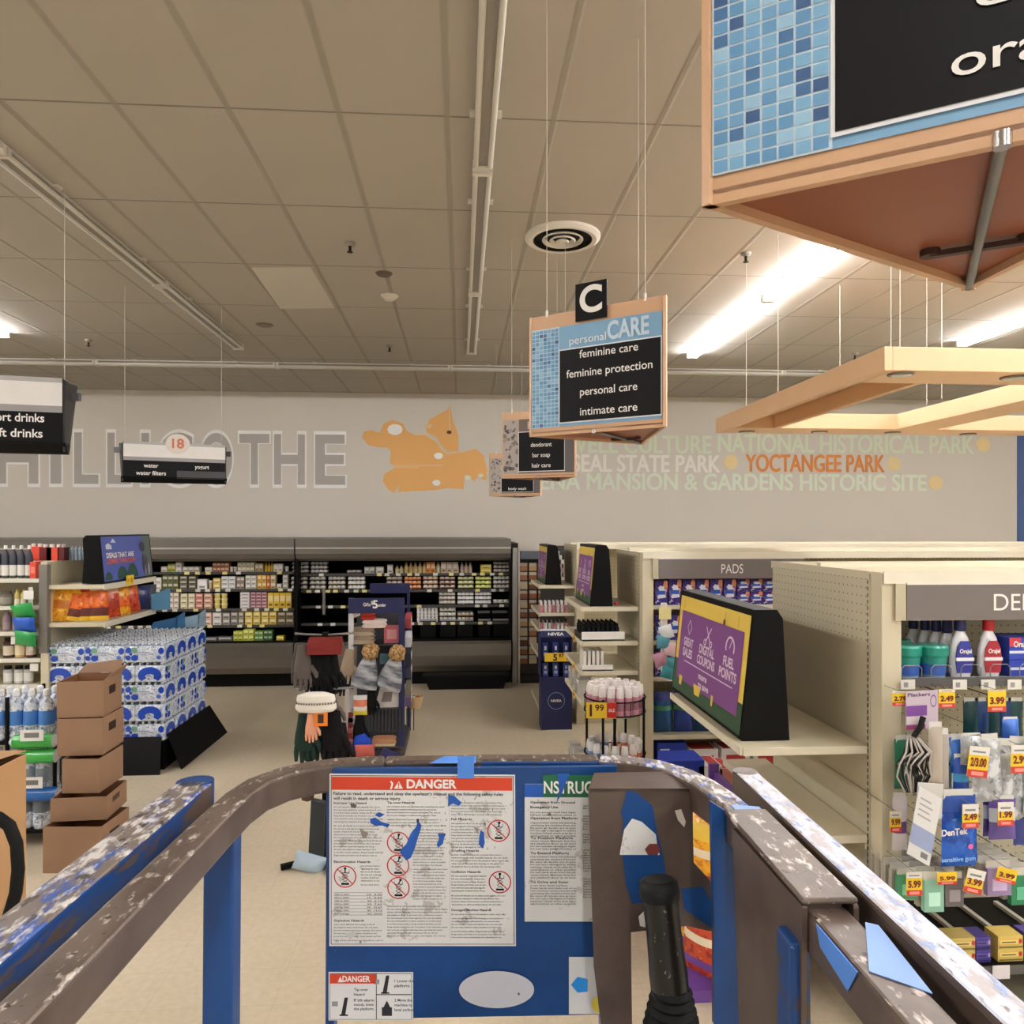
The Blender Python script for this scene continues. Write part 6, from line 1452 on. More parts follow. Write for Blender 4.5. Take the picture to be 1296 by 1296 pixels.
for i in range(4):
    p = D5(790 + i * 0, 700, 3.24); x = D5(775, 700, 3.24).x + .055 + (i % 2) * .115; z = zs + (i // 2) * .076
    m = MB().box((-.055, -.05, 0), (.055, .1, .074 if i // 2 == 0 else .1), (48, 72, 180)).box((-.055, -.0515, .028), (.055, -.05, .04), (220, 226, 240))
    if i // 2: m.box((-.055, -.0512, .06), (.0, -.05, .1), (210, 60, 80)); F = Face(V(-.05, -.0515, .04), V(.05, -.0515, .04), V(-.05, -.0515, .1)); F.text(m, 'Orajel', .5, .3, .42, WHITE, 'C', .03, .75, .002)
    one(m, 'dental_box', ('lower blue box beside the red-labelled bottle', 'lower blue box one further from the red-labelled bottle', 'upper blue box lettered in white beside the red-labelled bottle', 'upper blue box one further from the red-labelled bottle')[i], 'box', (x, 3.25, z))
# wire fence along the shelf front
t = thing('shelf_fence', 'clear wire shelf fence in front of the mouthwash bottles', 'shelf fence', (D5(200, 700, 3.17).x, 3.175, zs))
xx = D5(200, 700, 3.17).x; L = 1.0
MB().tube([(0, 0, .004), (L, 0, .004)], .002, 'steel', n=5).build('rail', t)
for k in range(7):
    x = .02 + k * .14; MB().tube([(x, 0, .004), (x, 0, .045), (x + .015, 0, .06), (x + .08, 0, .06), (x + .095, 0, .045), (x + .095, 0, .004)], .0025, 'steel', n=5).build('loop', t)
# shelf-edge paper tags
for i, x in enumerate((265, 550, 705, 850)):
    p = D5(x, 765, 3.14); one(MB().box((-.033, -.003, -.022), (.033, 0, .022), (226, 224, 214)).box((-.02, -.004, -.012), (.0, -.003, .01), (150, 150, 150)), 'shelf_tag', 'white paper tag on the mouthwash shelf edge, %s' % ('by the cream post', 'under the navy-labelled bottle', 'under the red-capped bottle', 'under the blue boxes')[i], 'shelf tag', (p.x, 3.155, p.z))
def price(lab, x, y, fn, txt, Y=3.05, w_=.058, h_=.062, top=0.0, tilt=0.0):
    p = fn(x, y, Y); m = MB()
    m.box((-w_ / 2, 0, -h_ / 2), (w_ / 2, .002, h_ / 2), YEL)
    F = Face(V(-w_ / 2, 0, -h_ / 2), V(w_ / 2, 0, -h_ / 2), V(-w_ / 2, 0, h_ / 2))
    F.rect(m, 0, 0, 1, .24, (206, 60, 50), .0015); F.rect(m, .2, .06, .8, .18, (240, 150, 140), .002)
    if top: F.rect(m, 0, 1 - top, 1, 1, (228, 226, 220), .0015); F.rect(m, .15, 1 - top * .7, .8, 1 - top * .5, (130, 130, 130), .002)
    F.text(m, txt, .5, .36, .3 * (1 - top * .5), (120, 30, 30), 'C', .04, .8, .002)
    m.cyl((0, .001, h_ / 2), (0, 3.72 - Y, h_ / 2 + .005), .0015, 'steel', n=5)
    o_ = one(m, 'price_tag', lab, 'price tag', p); o_.rotation_euler.y = tilt; return p
price('yellow price tag 2.79 beside the cream post', 212, 838, D5, '2.79', w_=.07, top=.12)
price('yellow price tag 2.49 right of the purple hang card', 468, 838, D5, '2.49', w_=.075, h_=.08, top=.15)
price('yellow price tag 3.99 above the dark green packs', 742, 850, D5, '3.99', w_=.082, h_=.095, top=.05)
price('yellow price tag 2/3.00 on the silver bags', 640, 1185, D5, '2/3.00', Y=2.98, w_=.09, h_=.13, top=.28, tilt=.12)
price('yellow price tag 2.99 by the right edge above the silver bags', 868, 1170, D5, '2.99', Y=2.98, w_=.08, h_=.12, top=.3)
price('yellow price tag 2.49 on the blue floss bags', 597, 315, D6, '2.49', Y=2.93, w_=.07, h_=.1, top=.4)
price('yellow price tag 1.99 on the violet bags', 790, 303, D6, '1.99', Y=2.95, w_=.07, h_=.1, top=.4)
price('yellow price tag 5.99 on the green hanging packs', 290, 685, D6, '5.99', Y=2.97, w_=.07, h_=.1, top=.25)
price('yellow price tag 5.99 on the dark oval-marked pack', 470, 655, D6, '5.99', Y=2.95, w_=.085, h_=.05)
price('white-topped price tag 3.99 tilted beside the dark pack', 620, 672, D6, '3.99', Y=2.94, w_=.08, h_=.1, top=.4, tilt=.25)
price('yellow price tag 3.99 on the violet and green packs', 795, 640, D6, '3.99', Y=2.95, w_=.09, h_=.06, tilt=.25)
price('yellow price tag half hidden behind the cream post', 188, 345, D6, '9.99', w_=.05, h_=.09, top=.3)
def hook(x, z, Y=3.08): return MB().cyl((x, Y, z), (x, 3.7, z), .003, 'steel', n=6)
def hang(lab, x, ytop, ybot, wpx, fn, key, Y, cat='hang pack', name='hang_pack', n=1, group=None, bands=(), card=True, d=.03, dy=.035, twist=0.0):
    A = fn(x - wpx / 2, ytop, Y); B = fn(x + wpx / 2, ybot, Y); w_ = B.x - A.x; h_ = A.z - B.z
    for k in range(n):
        m = pouch(w_, h_, d, key, bands); nv = len(m.v)
        if card: m.box((-w_ * .42, -.001, h_ * .93), (w_ * .42, .001, h_ * 1.08), (214, 214, 208))
        lb = lab if n == 1 else lab + (', front one', ', second on its hook', ', third on its hook', ', fourth on its hook')[k]
        ob = one(m, name, lb, cat, ((A.x + B.x) / 2, Y + k * dy, B.z), group); ob.rotation_euler = (0, twist, 0)
    return (A.x + B.x) / 2, A.z
hooks = []
# purple hang cards
A = D5(325, 800, 3.02)
m = MB(); F = Face(D5(245, 1010, 3.02) - A, D5(420, 1000, 3.02) - A, D5(245, 800, 3.02) - A)
m.prism([F.p(0, 0), F.p(1, 0), F.p(1, 1), F.p(0, 1)], -F.n * .003, (196, 182, 196)); F.rect(m, 0, .0, .6, .12, (150, 60, 120), .001); F.rect(m, .0, .35, .65, .62, (120, 70, 150), .001); F.rect(m, .02, .14, .6, .34, (222, 210, 214), .001); F.text(m, 'Plackers', .4, .86, .09, (90, 60, 100), 'C', .02, .7, .001); F.disc(m, .85, .72, .1, .16, (110, 70, 130), .001, 14, .8)
one(m, 'hang_card', 'purple floss card hanging above the grey cord bundle', 'hang card', A)
# bundle of grey cords
rng = random.Random(4); c = D5(285, 1190, 2.98)
t = thing('cord_bundle', 'bundle of grey and black looped cords hanging beside the cream post', 'cord bundle', c)
m = MB()
for k in range(26):
    a = -.06 + .0048 * k; w1, w2 = rng.uniform(.01, .03), rng.uniform(-.03, .03)
    pts = [V(a * .4, .0, .11), V(a + w1, -.02 + .01 * (k % 3), .05), V(a * 1.1 - w1, -.03 + .02 * (k % 2), 0), V(a + w2, -.02, -.05), V(a * .5 + w2 * .5, -.01, -.12)]
    sm = []
    for q in range(len(pts) - 1):
        for s_ in range(3): sm.append(pts[q].lerp(pts[q + 1], s_ / 3))
    m.tube(sm + [pts[-1]], .0042, (36, 36, 36) if k % 3 else (172, 164, 156), n=5)
m.build('cords', t); MB().tube([(.0, 0, .11), (.03, .0, .15), (.05, .01, .19)], .012, (24, 24, 24), n=8).build('strap', t)
# quilted grey cards strip and white card
hang('quilted grey-taupe brush pack, foremost of the hanging strip', 405, 990, 1296, 80, D5, (176, 166, 152, .5), 2.97, d=.035)
hang('second quilted grey-taupe pack partly behind the first', 440, 1030, 1400, 80, D5, (168, 160, 150, .5), 3.02, d=.035)
for k in range(4): hang('pale blue brush pack behind the grey-taupe packs, %s' % ('first', 'second', 'third', 'fourth')[k], 470, 1080 + k * 90, 1190 + k * 100, 50, D5, (150, 176, 196, .4), 3.06 + .03 * k, d=.03, group='pale blue brush packs')
A = D6(350, 110, 2.93); m = MB(); F = Face(D6(250, 520, 2.93) - A, D6(372, 590, 2.93) - A, D6(320, 150, 2.93) - A)
m.prism([F.p(0, 0), F.p(1, 0), F.p(1, 1), F.p(0, 1)], -F.n * .003, (222, 222, 220)); F.rect(m, 0, .18, 1, .46, (150, 164, 200), .001)
for k in range(4): F.rect(m, .12, .6 + .08 * k, .7 - .1 * (k % 2), .625 + .08 * k, (170, 170, 172), .001)
F.rect(m, .55, .06, .85, .14, (120, 120, 124), .001)
one(m, 'backing_card', 'long white backing card slanting below the cord bundle', 'hang card', A)
A = D6(400, 100, 2.95); m = MB(); F = Face(D6(300, 320, 2.95) - A, D6(440, 330, 2.95) - A, D6(310, 130, 2.95) - A); m.prism([F.p(0, 0), F.p(1, 0), F.p(1, 1), F.p(0, 1)], -F.n * .003, (206, 204, 198)); F.rect(m, .1, .3, .8, .36, (160, 160, 160), .001); F.rect(m, .1, .6, .7, .66, (160, 160, 160), .001)
one(m, 'backing_card', 'second white backing card behind the long slanting card', 'hang card', A)
# blue bags
hang('blue upper floss bag with a round blue pack in front', 535, 1060, 1240, 100, D5, (60, 110, 190, .25), 3.05, n=2, bands=((.2, .5, (50, 140, 200)),))
hang('blue floss bag below the round pack', 545, -10 + 0, 190, 90, D6, (40, 80, 170, .25), 3.03, n=1, bands=((.3, .6, (60, 150, 210)),))
x_, z_ = hang('large bright blue floss bag with white lettering', 530, 200, 585, 190, D6, 'bluebag', 2.99, n=1, bands=((.75, .95, (30, 70, 150)),), d=.05)
p = D6(440, 420, 2.96); m = MB(); F = Face(V(0, 0, -.012), V(.115, 0, -.004), V(0, 0, .025)); F.text(m, 'DenTek', .5, .2, .7, WHITE, 'C', .03, 1.0, 0); F.disc(m, 1.12, -1.3, .1, .3, (226, 100, 160), 0, 12)
F2 = Face(V(0, 0, -.12), V(.15, 0, -.115), V(0, 0, -.09)); F2.text(m, 'sensitive gum', .5, .2, .6, (140, 190, 240), 'C', .02, 1.0, 0)
lbl = m.build('lettering', bpy.data.objects[[o_.name for o_ in col.objects if o_.get('label') == 'large bright blue floss bag with white lettering'][0]])
bag = lbl.parent; lbl.location = p - bag.location
hang('large bright blue floss bag behind the lettered one', 545, 190, 560, 180, D6, 'bluebag', 3.05, d=.05)
# silver bags
for k, (x, y0_, y1_, w_) in enumerate(((690, 1060, 1400, 170), (760, 1090, 1500, 130), (840, 1080, 1500, 150), (600, 1040, 1200, 120), (960, 1080, 1480, 150))):
    hang('silver-grey brush bag hanging under the 3.00 price tag, %s' % ('broadest', 'narrow one in the middle', 'beside the right edge', 'behind the tag', 'outermost, at the right edge')[k], x, y0_, y1_, w_, D5, 'silverbag', 3.02 + .025 * (k % 3), group='silver-grey brush bags', d=.04, twist=(-.05, .05, .08, 0, 0)[k])
hang('violet floss bag under the 1.99 tag', 770, 220, 440, 150, D6, (92, 74, 150, .25), 3.02, n=2, bands=((.4, .75, (190, 196, 220)),))
hang('navy bag beside the violet floss bags at the right edge', 880, 250, 470, 100, D6, (52, 66, 140, .25), 3.08)
# dark green packs under the shelf
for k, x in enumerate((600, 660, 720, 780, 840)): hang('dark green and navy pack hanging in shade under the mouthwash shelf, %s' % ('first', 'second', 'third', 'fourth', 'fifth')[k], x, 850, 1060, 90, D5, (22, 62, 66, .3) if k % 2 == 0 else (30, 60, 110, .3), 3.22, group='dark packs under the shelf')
hang('round blue floss tub pack at the right edge', 815, 950, 1090, 90, D5, (60, 110, 200, .3), 3.12, d=.06)
hang('white and purple pack behind the cream post', 210, 210, 500, 80, D6, (206, 200, 206, .4), 3.08, bands=((.3, .6, (104, 70, 130)),))
hang('green pack behind the cord bundle', 240, 1060, 1330, 120, D5, (50, 120, 90, .3), 3.12)
# rows of floss picks on pegs: clear clamshells in depth
def clam(lab, x, y0_, y1_, w_, key, Y0, n, group, fn=D6):
    for k in range(n):
        Y = Y0 + k * .05; A = fn(x - w_ / 2, y0_, Y0); B = fn(x + w_ / 2, y1_, Y0); ww = B.x - A.x; h_ = A.z - B.z
        m = MB().box((-ww / 2, -.012, 0), (ww / 2, .012, h_ * .8), key if k == 0 else (176, 172, 160, .3)).box((-ww / 2, -.002, h_ * .8), (ww / 2, .002, h_), (206, 202, 192, .4)).box((-ww * .3, -.014, h_ * .15), (ww * .3, -.012, h_ * .5), tuple(min(255, c_ + 60) for c_ in key[:3]))
        one(m, 'floss_pack', '%s, %s' % (lab, ('front of its peg', 'second on its peg', 'third on its peg', 'fourth on its peg', 'fifth on its peg', 'last on its peg')[k]), 'floss pack', ((A.x + B.x) / 2, Y, B.z), group)
clam('mint green clamshell pack nearest the cream post', 245, 600, 760, 100, (80, 160, 120, .3), 3.04, 6, 'clamshell packs on pegs')
clam('pale green and grey clamshell pack marked with an oval', 390, 620, 830, 105, (140, 190, 170, .3), 3.0, 6, 'clamshell packs on pegs')
clam('dark grey clamshell pack with a round mark', 500, 620, 800, 100, (104, 98, 104, .3), 3.02, 6, 'clamshell packs on pegs')
clam('violet and green clamshell pack right of the tilted tag', 745, 560, 740, 130, (150, 130, 170, .3), 3.02, 6, 'clamshell packs on pegs')
clam('deep green clamshell pack at the right edge', 880, 600, 790, 140, (40, 130, 90, .3), 3.02, 6, 'clamshell packs on pegs')
# boxes on the bottom shelf with white dividers
t = thing('shelf_dividers', 'white shelf dividers on the black bottom shelf', 'shelf dividers', (2.4, 3.4, .361))
for k in range(5): MB().box((-.42 + k * .2, -.22, 0), (-.41 + k * .2 + .012, .26, .018), (206, 202, 190)).build('divider', t)
for k, (x, kc, lab) in enumerate(((535, (214, 190, 110), 'yellow dental box on the bottom shelf nearest the rail'), (640, (80, 66, 150), 'purple dental box between two yellow boxes on the bottom shelf'), (790, (224, 196, 104), 'larger yellow dental box on the bottom shelf'), (925, (84, 70, 156), 'purple dental box at the right edge of the bottom shelf'))):
    p = D6(x, 1080, 3.2); w_ = .075 if k % 2 else .12
    m = MB().box((-w_ / 2, -.04, 0), (w_ / 2, .05, .056), kc).box((-w_ / 2 + .002, -.038, .057), (w_ / 2, .05, .113), kc)
    for z0 in (0, .057):
        F = Face(V(-w_ / 2, -.0405, z0), V(w_ / 2, -.0405, z0), V(-w_ / 2, -.0405, z0 + .056)); F.rect(m, .04, .08, .96, .2, tuple(int(c_ * .6) for c_ in kc), .001); F.rect(m, .08, .40, .80, .72, tuple(min(255, c_ + 26) for c_ in kc), .001); F.rect(m, .14, .5, .7, .6, tuple(int(c_ * .5) for c_ in kc), .0015); F.disc(m, .88, .6, .07, .2, (200, 60, 60) if k % 2 == 0 else (190, 170, 220), .001, 10)
    one(m, 'dental_box', lab, 'box', (p.x, 3.21, .362))
p = D6(785, 1205, 3.1); one(MB().box((-.04, -.003, -.03), (.04, 0, .03), (220, 216, 220)), 'shelf_tag', 'white tag on the bottom shelf edge under the larger yellow box', 'shelf tag', (p.x, 3.124, .345))
# pegs
for i, (x, zpx) in enumerate(((2.02, 883), (2.18, 883), (2.36, 883), (2.06, 1015), (2.24, 1010), (2.4, 1012), (2.08, 1098), (2.2, 1100), (2.3, 1100), (2.5, 1095))):
    z = W(1200, zpx, Y=3.1).z
    one(MB().tube([(0, .62, 0), (0, .02, 0), (0, -.01, .012)], .003, 'steel', n=6), 'peg_hook', 'steel peg hook holding hanging dental packs, number %d from the mouthwash shelf down' % (i + 1), 'peg hook', (x, 3.08, z), 'peg hooks')
# ---------------------------------------------------------------- scissor lift platform in the foreground
def build_lift():
    E0 = V(0, 0, EYE)
    fw = ray(623, 688).normalized(); rt = fw.cross(V(0, 0, 1)).normalized(); up = rt.cross(fw).normalized()
    root = thing('scissor_lift', 'worn blue and brown scissor lift platform with guard rails and danger decals', 'scissor lift', E0 - up * EYE)
    root.rotation_mode = 'QUATERNION'
    R = Matrix((rt, fw, up)).transposed()
    root.rotation_quaternion = R.to_quaternion()
    Ri = R.inverted()
    def L(px, py, v=None, u=None, w_=None):
        d = Ri @ ray(px, py)
        t = v / d.y if v is not None else u / d.x if u is not None else w_ / d.z
        p = d * t; return V(p.x, p.y, p.z + EYE)
    H = EYE - .40                      # top of the rails
    # top rails: square tubes, worn top face and painted sides
    def rail(name, path, wd, ht, top, side, bev=.006):
        m = MB(); m.sweep(path, wd, ht, side)
        n = len(path)
        # repaint the top faces
        for i, f in enumerate(m.f):
            zs_ = [m.v[k].z for k in f]
            if len(f) == 4 and min(zs_) > (sum(v.z for v in m.v) / len(m.v)) + ht * .2: m.m[i] = m.mi(top)
        return m.build(name, root, bevel=bev, seg=3)
    h = .05; zc = H - h / 2
    def arc(c, r, a0, a1, n=6): return [V(c[0] + r * math.cos(math.radians(a0 + (a1 - a0) * i / n)), c[1] + r * math.sin(math.radians(a0 + (a1 - a0) * i / n)), zc) for i in range(n + 1)]
    # inner loop
    p = [V(-.41, -.55, zc)] + [V(-.41, 1.10, zc), V(-.408, 1.2, zc), V(-.397, 1.265, zc), V(-.37, 1.315, zc), V(-.33, 1.352, zc), V(-.28, 1.374, zc), V(-.2, 1.384, zc)] + [V(0, 1.39, zc), V(.2, 1.384, zc), V(.25, 1.372, zc), V(.3, 1.342, zc), V(.336, 1.29, zc), V(.356, 1.235, zc), V(.368, 1.17, zc), V(.375, 1.08, zc), V(.375, .83, zc)]
    rail('guard_rail', p[:8], .046, h, 'railscuff', 'railbrown')
    rail('front_rail', [p[7], p[8], p[9]], .04, h, 'railscuff', 'railmix')
    rail('guard_rail', p[9:], .046, h, 'railtop', 'railbrown')
    rail('guard_rail', [V(-.498, -.55, zc), V(-.498, 1.255, zc)], .06, .055, 'railtop', 'railblue')
    MB().cyl((-.498, 1.255, zc - .026), (-.498, 1.255, zc + .0275), .03, 'liftblue', n=16).build('rail_end', root)
    rail('guard_rail', [V(.445, -.55, zc), V(.445, 1.29, zc)], .044, .05, 'railwhite', 'railbrown')
    MB().cyl((.445, 1.29, zc - .025), (.445, 1.29, zc + .025), .022, 'railbrown', n=14).build('rail_end', root)
    rail('sliding_rail', [V(.378, -.55, zc - .012), V(.378, .84, zc - .012)], .05, .048, 'railscuff', 'railbrown')
    # posts
    def post(name, u0, u1, v0, v1, z0, z1, key, bev=.004): MB().box((u0, v0, z0), (u1, v1, z1), key).build(name, root, bevel=bev)
    a, b = L(262, 1200, v=1.17), L(300, 1200, v=1.17)
    post('post', a.x, b.x, 1.15, 1.19, .78, H - h, 'liftblue')
    post('post', .365, .40, 1.15, 1.19, .78, H - h, 'liftblue')
    post('post', -.53, -.47, -.4, -.36, .78, H - h, 'railbrown'); post('post', .425, .465, -.4, -.36, .78, H - h, 'railbrown'); post('post', -.52, -.48, .75, .79, .78, H - h, 'liftblue') if False else None
    # deck and base below the picture
    post('deck', -.53, .47, -.6, 1.38, .74, .78, 'liftblue')
    post('toe_board', -.5, .46, 1.36, 1.38, .78, .93, 'liftblue')
    post('scissor_arm', -.3, -.25, -.5, 1.25, .30, .72, 'railbrown'); post('scissor_arm', .2, .25, -.5, 1.25, .30, .72, 'railbrown')
    post('chassis', -.36, .32, -.6, 1.3, .10, .32, 'liftblue')
    for u in (-.38, .34):
        for v in (-.35, 1.05): MB().cyl((u - .05, v, .11), (u + .05, v, .11), .15, 'rubber', n=20).build('wheel', root)
    # front plate
    pv = 1.345
    A, B = L(413, 1291, v=pv), L(413, 972, v=pv); C = L(782, 1291, v=pv)
    post('front_plate', A.x, C.x, pv, pv + .006, A.z, B.z, 'liftblue', .002)
    post('front_post', A.x - .004, A.x + .012, pv + .006, pv + .04, .78, B.z, 'liftblue'); post('front_post', C.x - .03, C.x, pv + .006, pv + .04, .78, B.z, 'liftblue')
    FP = lambda px, py: L(px, py, v=pv - .001)
    def plate(name, x0, y0, x1, y1, key='decalpaper'):
        P0, P1, P2 = FP(x0, y1), FP(x1, y1), FP(x0, y0)
        F = Face(P0, P1, P2); m = MB(); m.prism([F.p(0, 0), F.p(1, 0), F.p(1, 1), F.p(0, 1)], F.n * .001, key); F.o = F.o + F.n * .001
        return F, m
    TX = (52, 52, 54)
    # --- main danger decal (coordinates in its own 0..1 from the zoomed crop)
    F, m = plate('d', 417, 979, 653, 1197, (226, 226, 224))
    cx_ = lambda x: (x - 45) / (1258 - 45); cy = lambda y: 1 - (y - 50) / (1185 - 50)
    F.rect(m, .008, .010, .992, .992, (60, 60, 62), .0004); F.rect(m, .012, .014, .988, .988, 'decalpaper', .0007)
    F.rect(m, .013, cy(155), .985, cy(68), (214, 68, 36), .001)
    F.shape(m, [(cx_(465), cy(145)), (cx_(525), cy(145)), (cx_(497), cy(95))], WHITE, .0013); F.text(m, '!', cx_(496), cy(140), .03, (214, 68, 36), 'C', .03, None, .0016)
    F.shape(m, [(cx_(440), cy(148)), (cx_(452), cy(148)), (cx_(462), cy(110)), (cx_(448), cy(92)), (cx_(440), cy(100)), (cx_(450), cy(112))], WHITE, .0013)
    F.text(m, 'DANGER', cx_(548), cy(140), .048, WHITE, 'L', .035, cx_(875) - cx_(548), .0015)
    F.text(m, 'Failure to read, understand and obey the operator\'s manual and the following safety rules', cx_(72), cy(188), .017, TX, 'L', .02, cx_(1178) - cx_(72), .0012)
    F.text(m, 'will result in death or serious injury.', cx_(72), cy(220), .017, TX, 'L', .02, cx_(512) - cx_(72), .0012)
    for t_, x, y in (('Improper Use Hazard', 72, 248), ('Tip-over Hazards', 420, 244), ('Electrocution Hazards', 75, 636), ('Explosion Hazards', 78, 1022), ('Fall Hazards', 838, 352), ('Crushing Hazards', 838, 560), ('Collision Hazards', 838, 700), ('Damaged Machine Hazards', 838, 952)):
        F.text(m, t_, cx_(x), cy(y), .0125, TX, 'L', .02, (len(t_) * 11.3) / 1213, .0012)
    body = ['Do not exceed rated load capacity.', 'Do not raise platform unless machine', 'is on firm level surface.', 'Keep hands and limbs out of scissors.', 'Use common sense and planning when', 'operating the machine from the ground.', 'Be sure all decals are in place and legible.', 'Do not use a damaged or malfunctioning', 'machine. Check work area for overhead', 'obstructions or other possible hazards.', 'Do not climb down from the platform', 'when raised. Maintain firm footing on', 'the platform floor at all times.']
    rng = random.Random(5); bi = 0
    def para(x0, x1, y0, y1):
        nonlocal bi
        y = y0
        while y <= y1:
            wd = rng.uniform(.82, 1.0) * (x1 - x0)
            t_ = body[bi % len(body)]; bi += 1
            nch = int((x1 - x0) / 7.2)
            t_ = (t_ + ' ' + body[bi % len(body)])[:nch].strip()
            F.text(m, t_, cx_(x0), cy(y), .0078, TX, 'L', .012, min(wd, len(t_) * 7.4) / 1213, .0012)
            y += 19.5 if rng.random() > .12 else 27
    para(75, 395, 272, 610); para(250, 385, 660, 800); para(75, 395, 1045, 1150)
    para(420, 812, 268, 398); para(588, 812, 420, 890); para(420, 812, 925, 1130)
    para(838, 1215, 240, 328); para(838, 1060, 378, 535); para(838, 1215, 585, 680); para(838, 1070, 725, 840); para(838, 1215, 855, 925); para(838, 1215, 978, 1140)
    for k in range(8):
        F.line(m, cx_(75), cy(832 + k * 21), cx_(390), cy(832 + k * 21), .0006, (110, 110, 110), .0011)
        if k: F.text(m, ('300V to 50KV', '50KV to 200KV', '200KV to 350KV', '350KV to 500KV', '500KV to 750KV', '750KV to 1000KV', 'line voltage')[k - 1], cx_(78), cy(848 + k * 21 - 20), .008, TX, 'L', .01, .08, .0012); F.text(m, ('10  3.05', '15  4.60', '20  6.10', '25  7.62', '35  10.67', '45  13.72', 'feet  metres')[k - 1], cx_(290), cy(848 + k * 21 - 20), .008, TX, 'L', .01, .08, .0012)
    F.line(m, cx_(828), cy(230), cx_(828), cy(1150), .0005, (170, 170, 170), .0011)
    def nosign(x, y, r, kind):
        a, b = cx_(x), cy(y); ra, rb = r / 1213, r / 1135
        F.disc(m, a, b, ra, rb, (200, 40, 50), .0016, 28, .9)
        # machine pictogram
        F.rect(m, a - ra * .35, b - rb * .75, a + ra * .35, b - rb * .58, (30, 30, 30), .0014)
        for s in (0, 1, 2):
            F.line(m, a - ra * .25, b - rb * (.55 - .28 * s), a + ra * .25, b - rb * (.28 - .28 * s), .0008, (40, 40, 40), .0014); F.line(m, a + ra * .25, b - rb * (.55 - .28 * s), a - ra * .25, b - rb * (.28 - .28 * s), .0008, (40, 40, 40), .0014)
        F.rect(m, a - ra * .38, b + rb * .3, a + ra * .38, b + rb * .36, (40, 40, 40), .0014); F.line(m, a - ra * .36, b + rb * .33, a - ra * .36, b + rb * .62, .0007, (40, 40, 40), .0014); F.line(m, a + ra * .36, b + rb * .33, a + ra * .36, b + rb * .62, .0007, (40, 40, 40), .0014)
        F.line(m, a, b + rb * .35, a + ra * .05 * kind, b + rb * .65, .0022, (30, 30, 30), .0014); F.disc(m, a + ra * .06 * kind, b + rb * .72, ra * .12, rb * .12, (30, 30, 30), .0014, 10)
        F.line(m, a - ra * .66, b + rb * .66, a + ra * .66, b - rb * .66, .0016, (200, 40, 50), .0017)
    for x, y, r, k in ((148, 726, 73, 0), (492, 502, 73, 1), (492, 652, 73, 2), (494, 800, 73, 3), (1148, 420, 74, 1), (1155, 760, 74, 0)): nosign(x, y, r, k)
    BL = (30, 88, 176)
    for pts in ([(505, 565), (515, 540), (545, 510), (575, 440), (610, 395), (622, 355), (645, 385), (640, 410), (620, 470), (600, 540), (575, 600), (545, 618)], [(310, 345), (345, 335), (385, 365), (437, 378), (425, 402), (390, 388), (345, 390), (312, 372)], [(340, 320), (368, 300), (405, 315), (372, 335)], [(820, 185), (860, 190), (908, 235), (890, 255), (850, 240), (818, 262)], [(750, 438), (805, 440), (790, 470), (785, 505), (755, 532), (742, 515), (760, 470)], [(1030, 415), (1052, 430), (1057, 500), (1045, 540), (1018, 510), (1022, 460)]):
        F.shape(m, [(cx_(x), cy(y)) for x, y in pts], BL, .0021)
    for pts, k in (([(240, 405), (300, 440), (285, 470), (262, 472)], (150, 138, 124)), ([(180, 245), (225, 250), (215, 275), (190, 270)], (96, 92, 90)), ([(145, 1100), (200, 1085), (232, 1092), (180, 1140)], (206, 204, 198)), ([(612, 345), (626, 342), (630, 366), (615, 372)], (50, 46, 50)), ([(985, 395), (1020, 405), (1012, 440), (1000, 425)], (160, 150, 140))):
        F.shape(m, [(cx_(x), cy(y)) for x, y in pts], k, .002)
    for k in range(60):
        x, y = rng.uniform(560, 1220), rng.uniform(180, 560); l = rng.uniform(8, 26); a_ = rng.uniform(0, 6.28)
        F.line(m, cx_(x), cy(y), cx_(min(1240, x + l * math.cos(a_))), cy(y + l * math.sin(a_)), rng.uniform(.0004, .0011), rng.choice([(120, 108, 96), (90, 80, 74), (160, 150, 138)]), .0019)
    m.build('danger_decal', root)['label'] = 'large white danger decal with red header and worn blue patches'
    # --- instructions decal
    F, m = plate('i', 664, 992, 806, 1166, 'decalpaper')
    F.rect(m, .16, .905, .97, 1.07, (26, 100, 66), .0006); F.rect(m, 0, .905, .16, 1.0, (30, 88, 176), .0006)
    F.text(m, 'INSTRUCTIONS', -.03, .93, .1, WHITE, 'L', .03, 2.1, .001) if False else F.text(m, 'NSTRUCTIONS', .17, .935, .085, WHITE, 'L', .02, .78, .001)
    F.shape(m, [(.02, .9), (.34, .9), (.42, 1.0), (.36, 1.09), (.02, 1.09)], BL, .0013) if False else None
    F.shape(m, [(.28, .86), (.34, .95), (.40, 1.08), (.29, 1.08), (.31, .96)], BL, .0015)
    for hd, y in (('Operation from Ground', .86), ('Emergency Use', .825), ('Operation from Platform', .745), ('To Position Platform', .60), ('To Extend Platform', .49), ('To Drive and Steer', .28)):
        F.text(m, hd, .05, y, .017, TX, 'L', .02, min(.42, len(hd) * .019), .001)
    y = .79
    for k in range(38):
        if any(abs(y - q) < .016 for q in (.86, .825, .745, .60, .49, .28)): y -= .019; continue
        t_ = body[k % len(body)]; F.text(m, t_[:30], .05, y, .0105, TX, 'L', .012, min(.42, len(t_[:30]) * .0135), .001); F.text(m, body[(k + 5) % len(body)][:30], .52, y + .05, .0105, TX, 'L', .012, .42, .001)
        y -= .019
        if y < .12: break
    m.build('instruction_decal', root)['label'] = 'white instruction decal with dark green header'
    # --- small danger decal
    F, m = plate('s', 416, 1230, 523, 1291, (226, 226, 224))
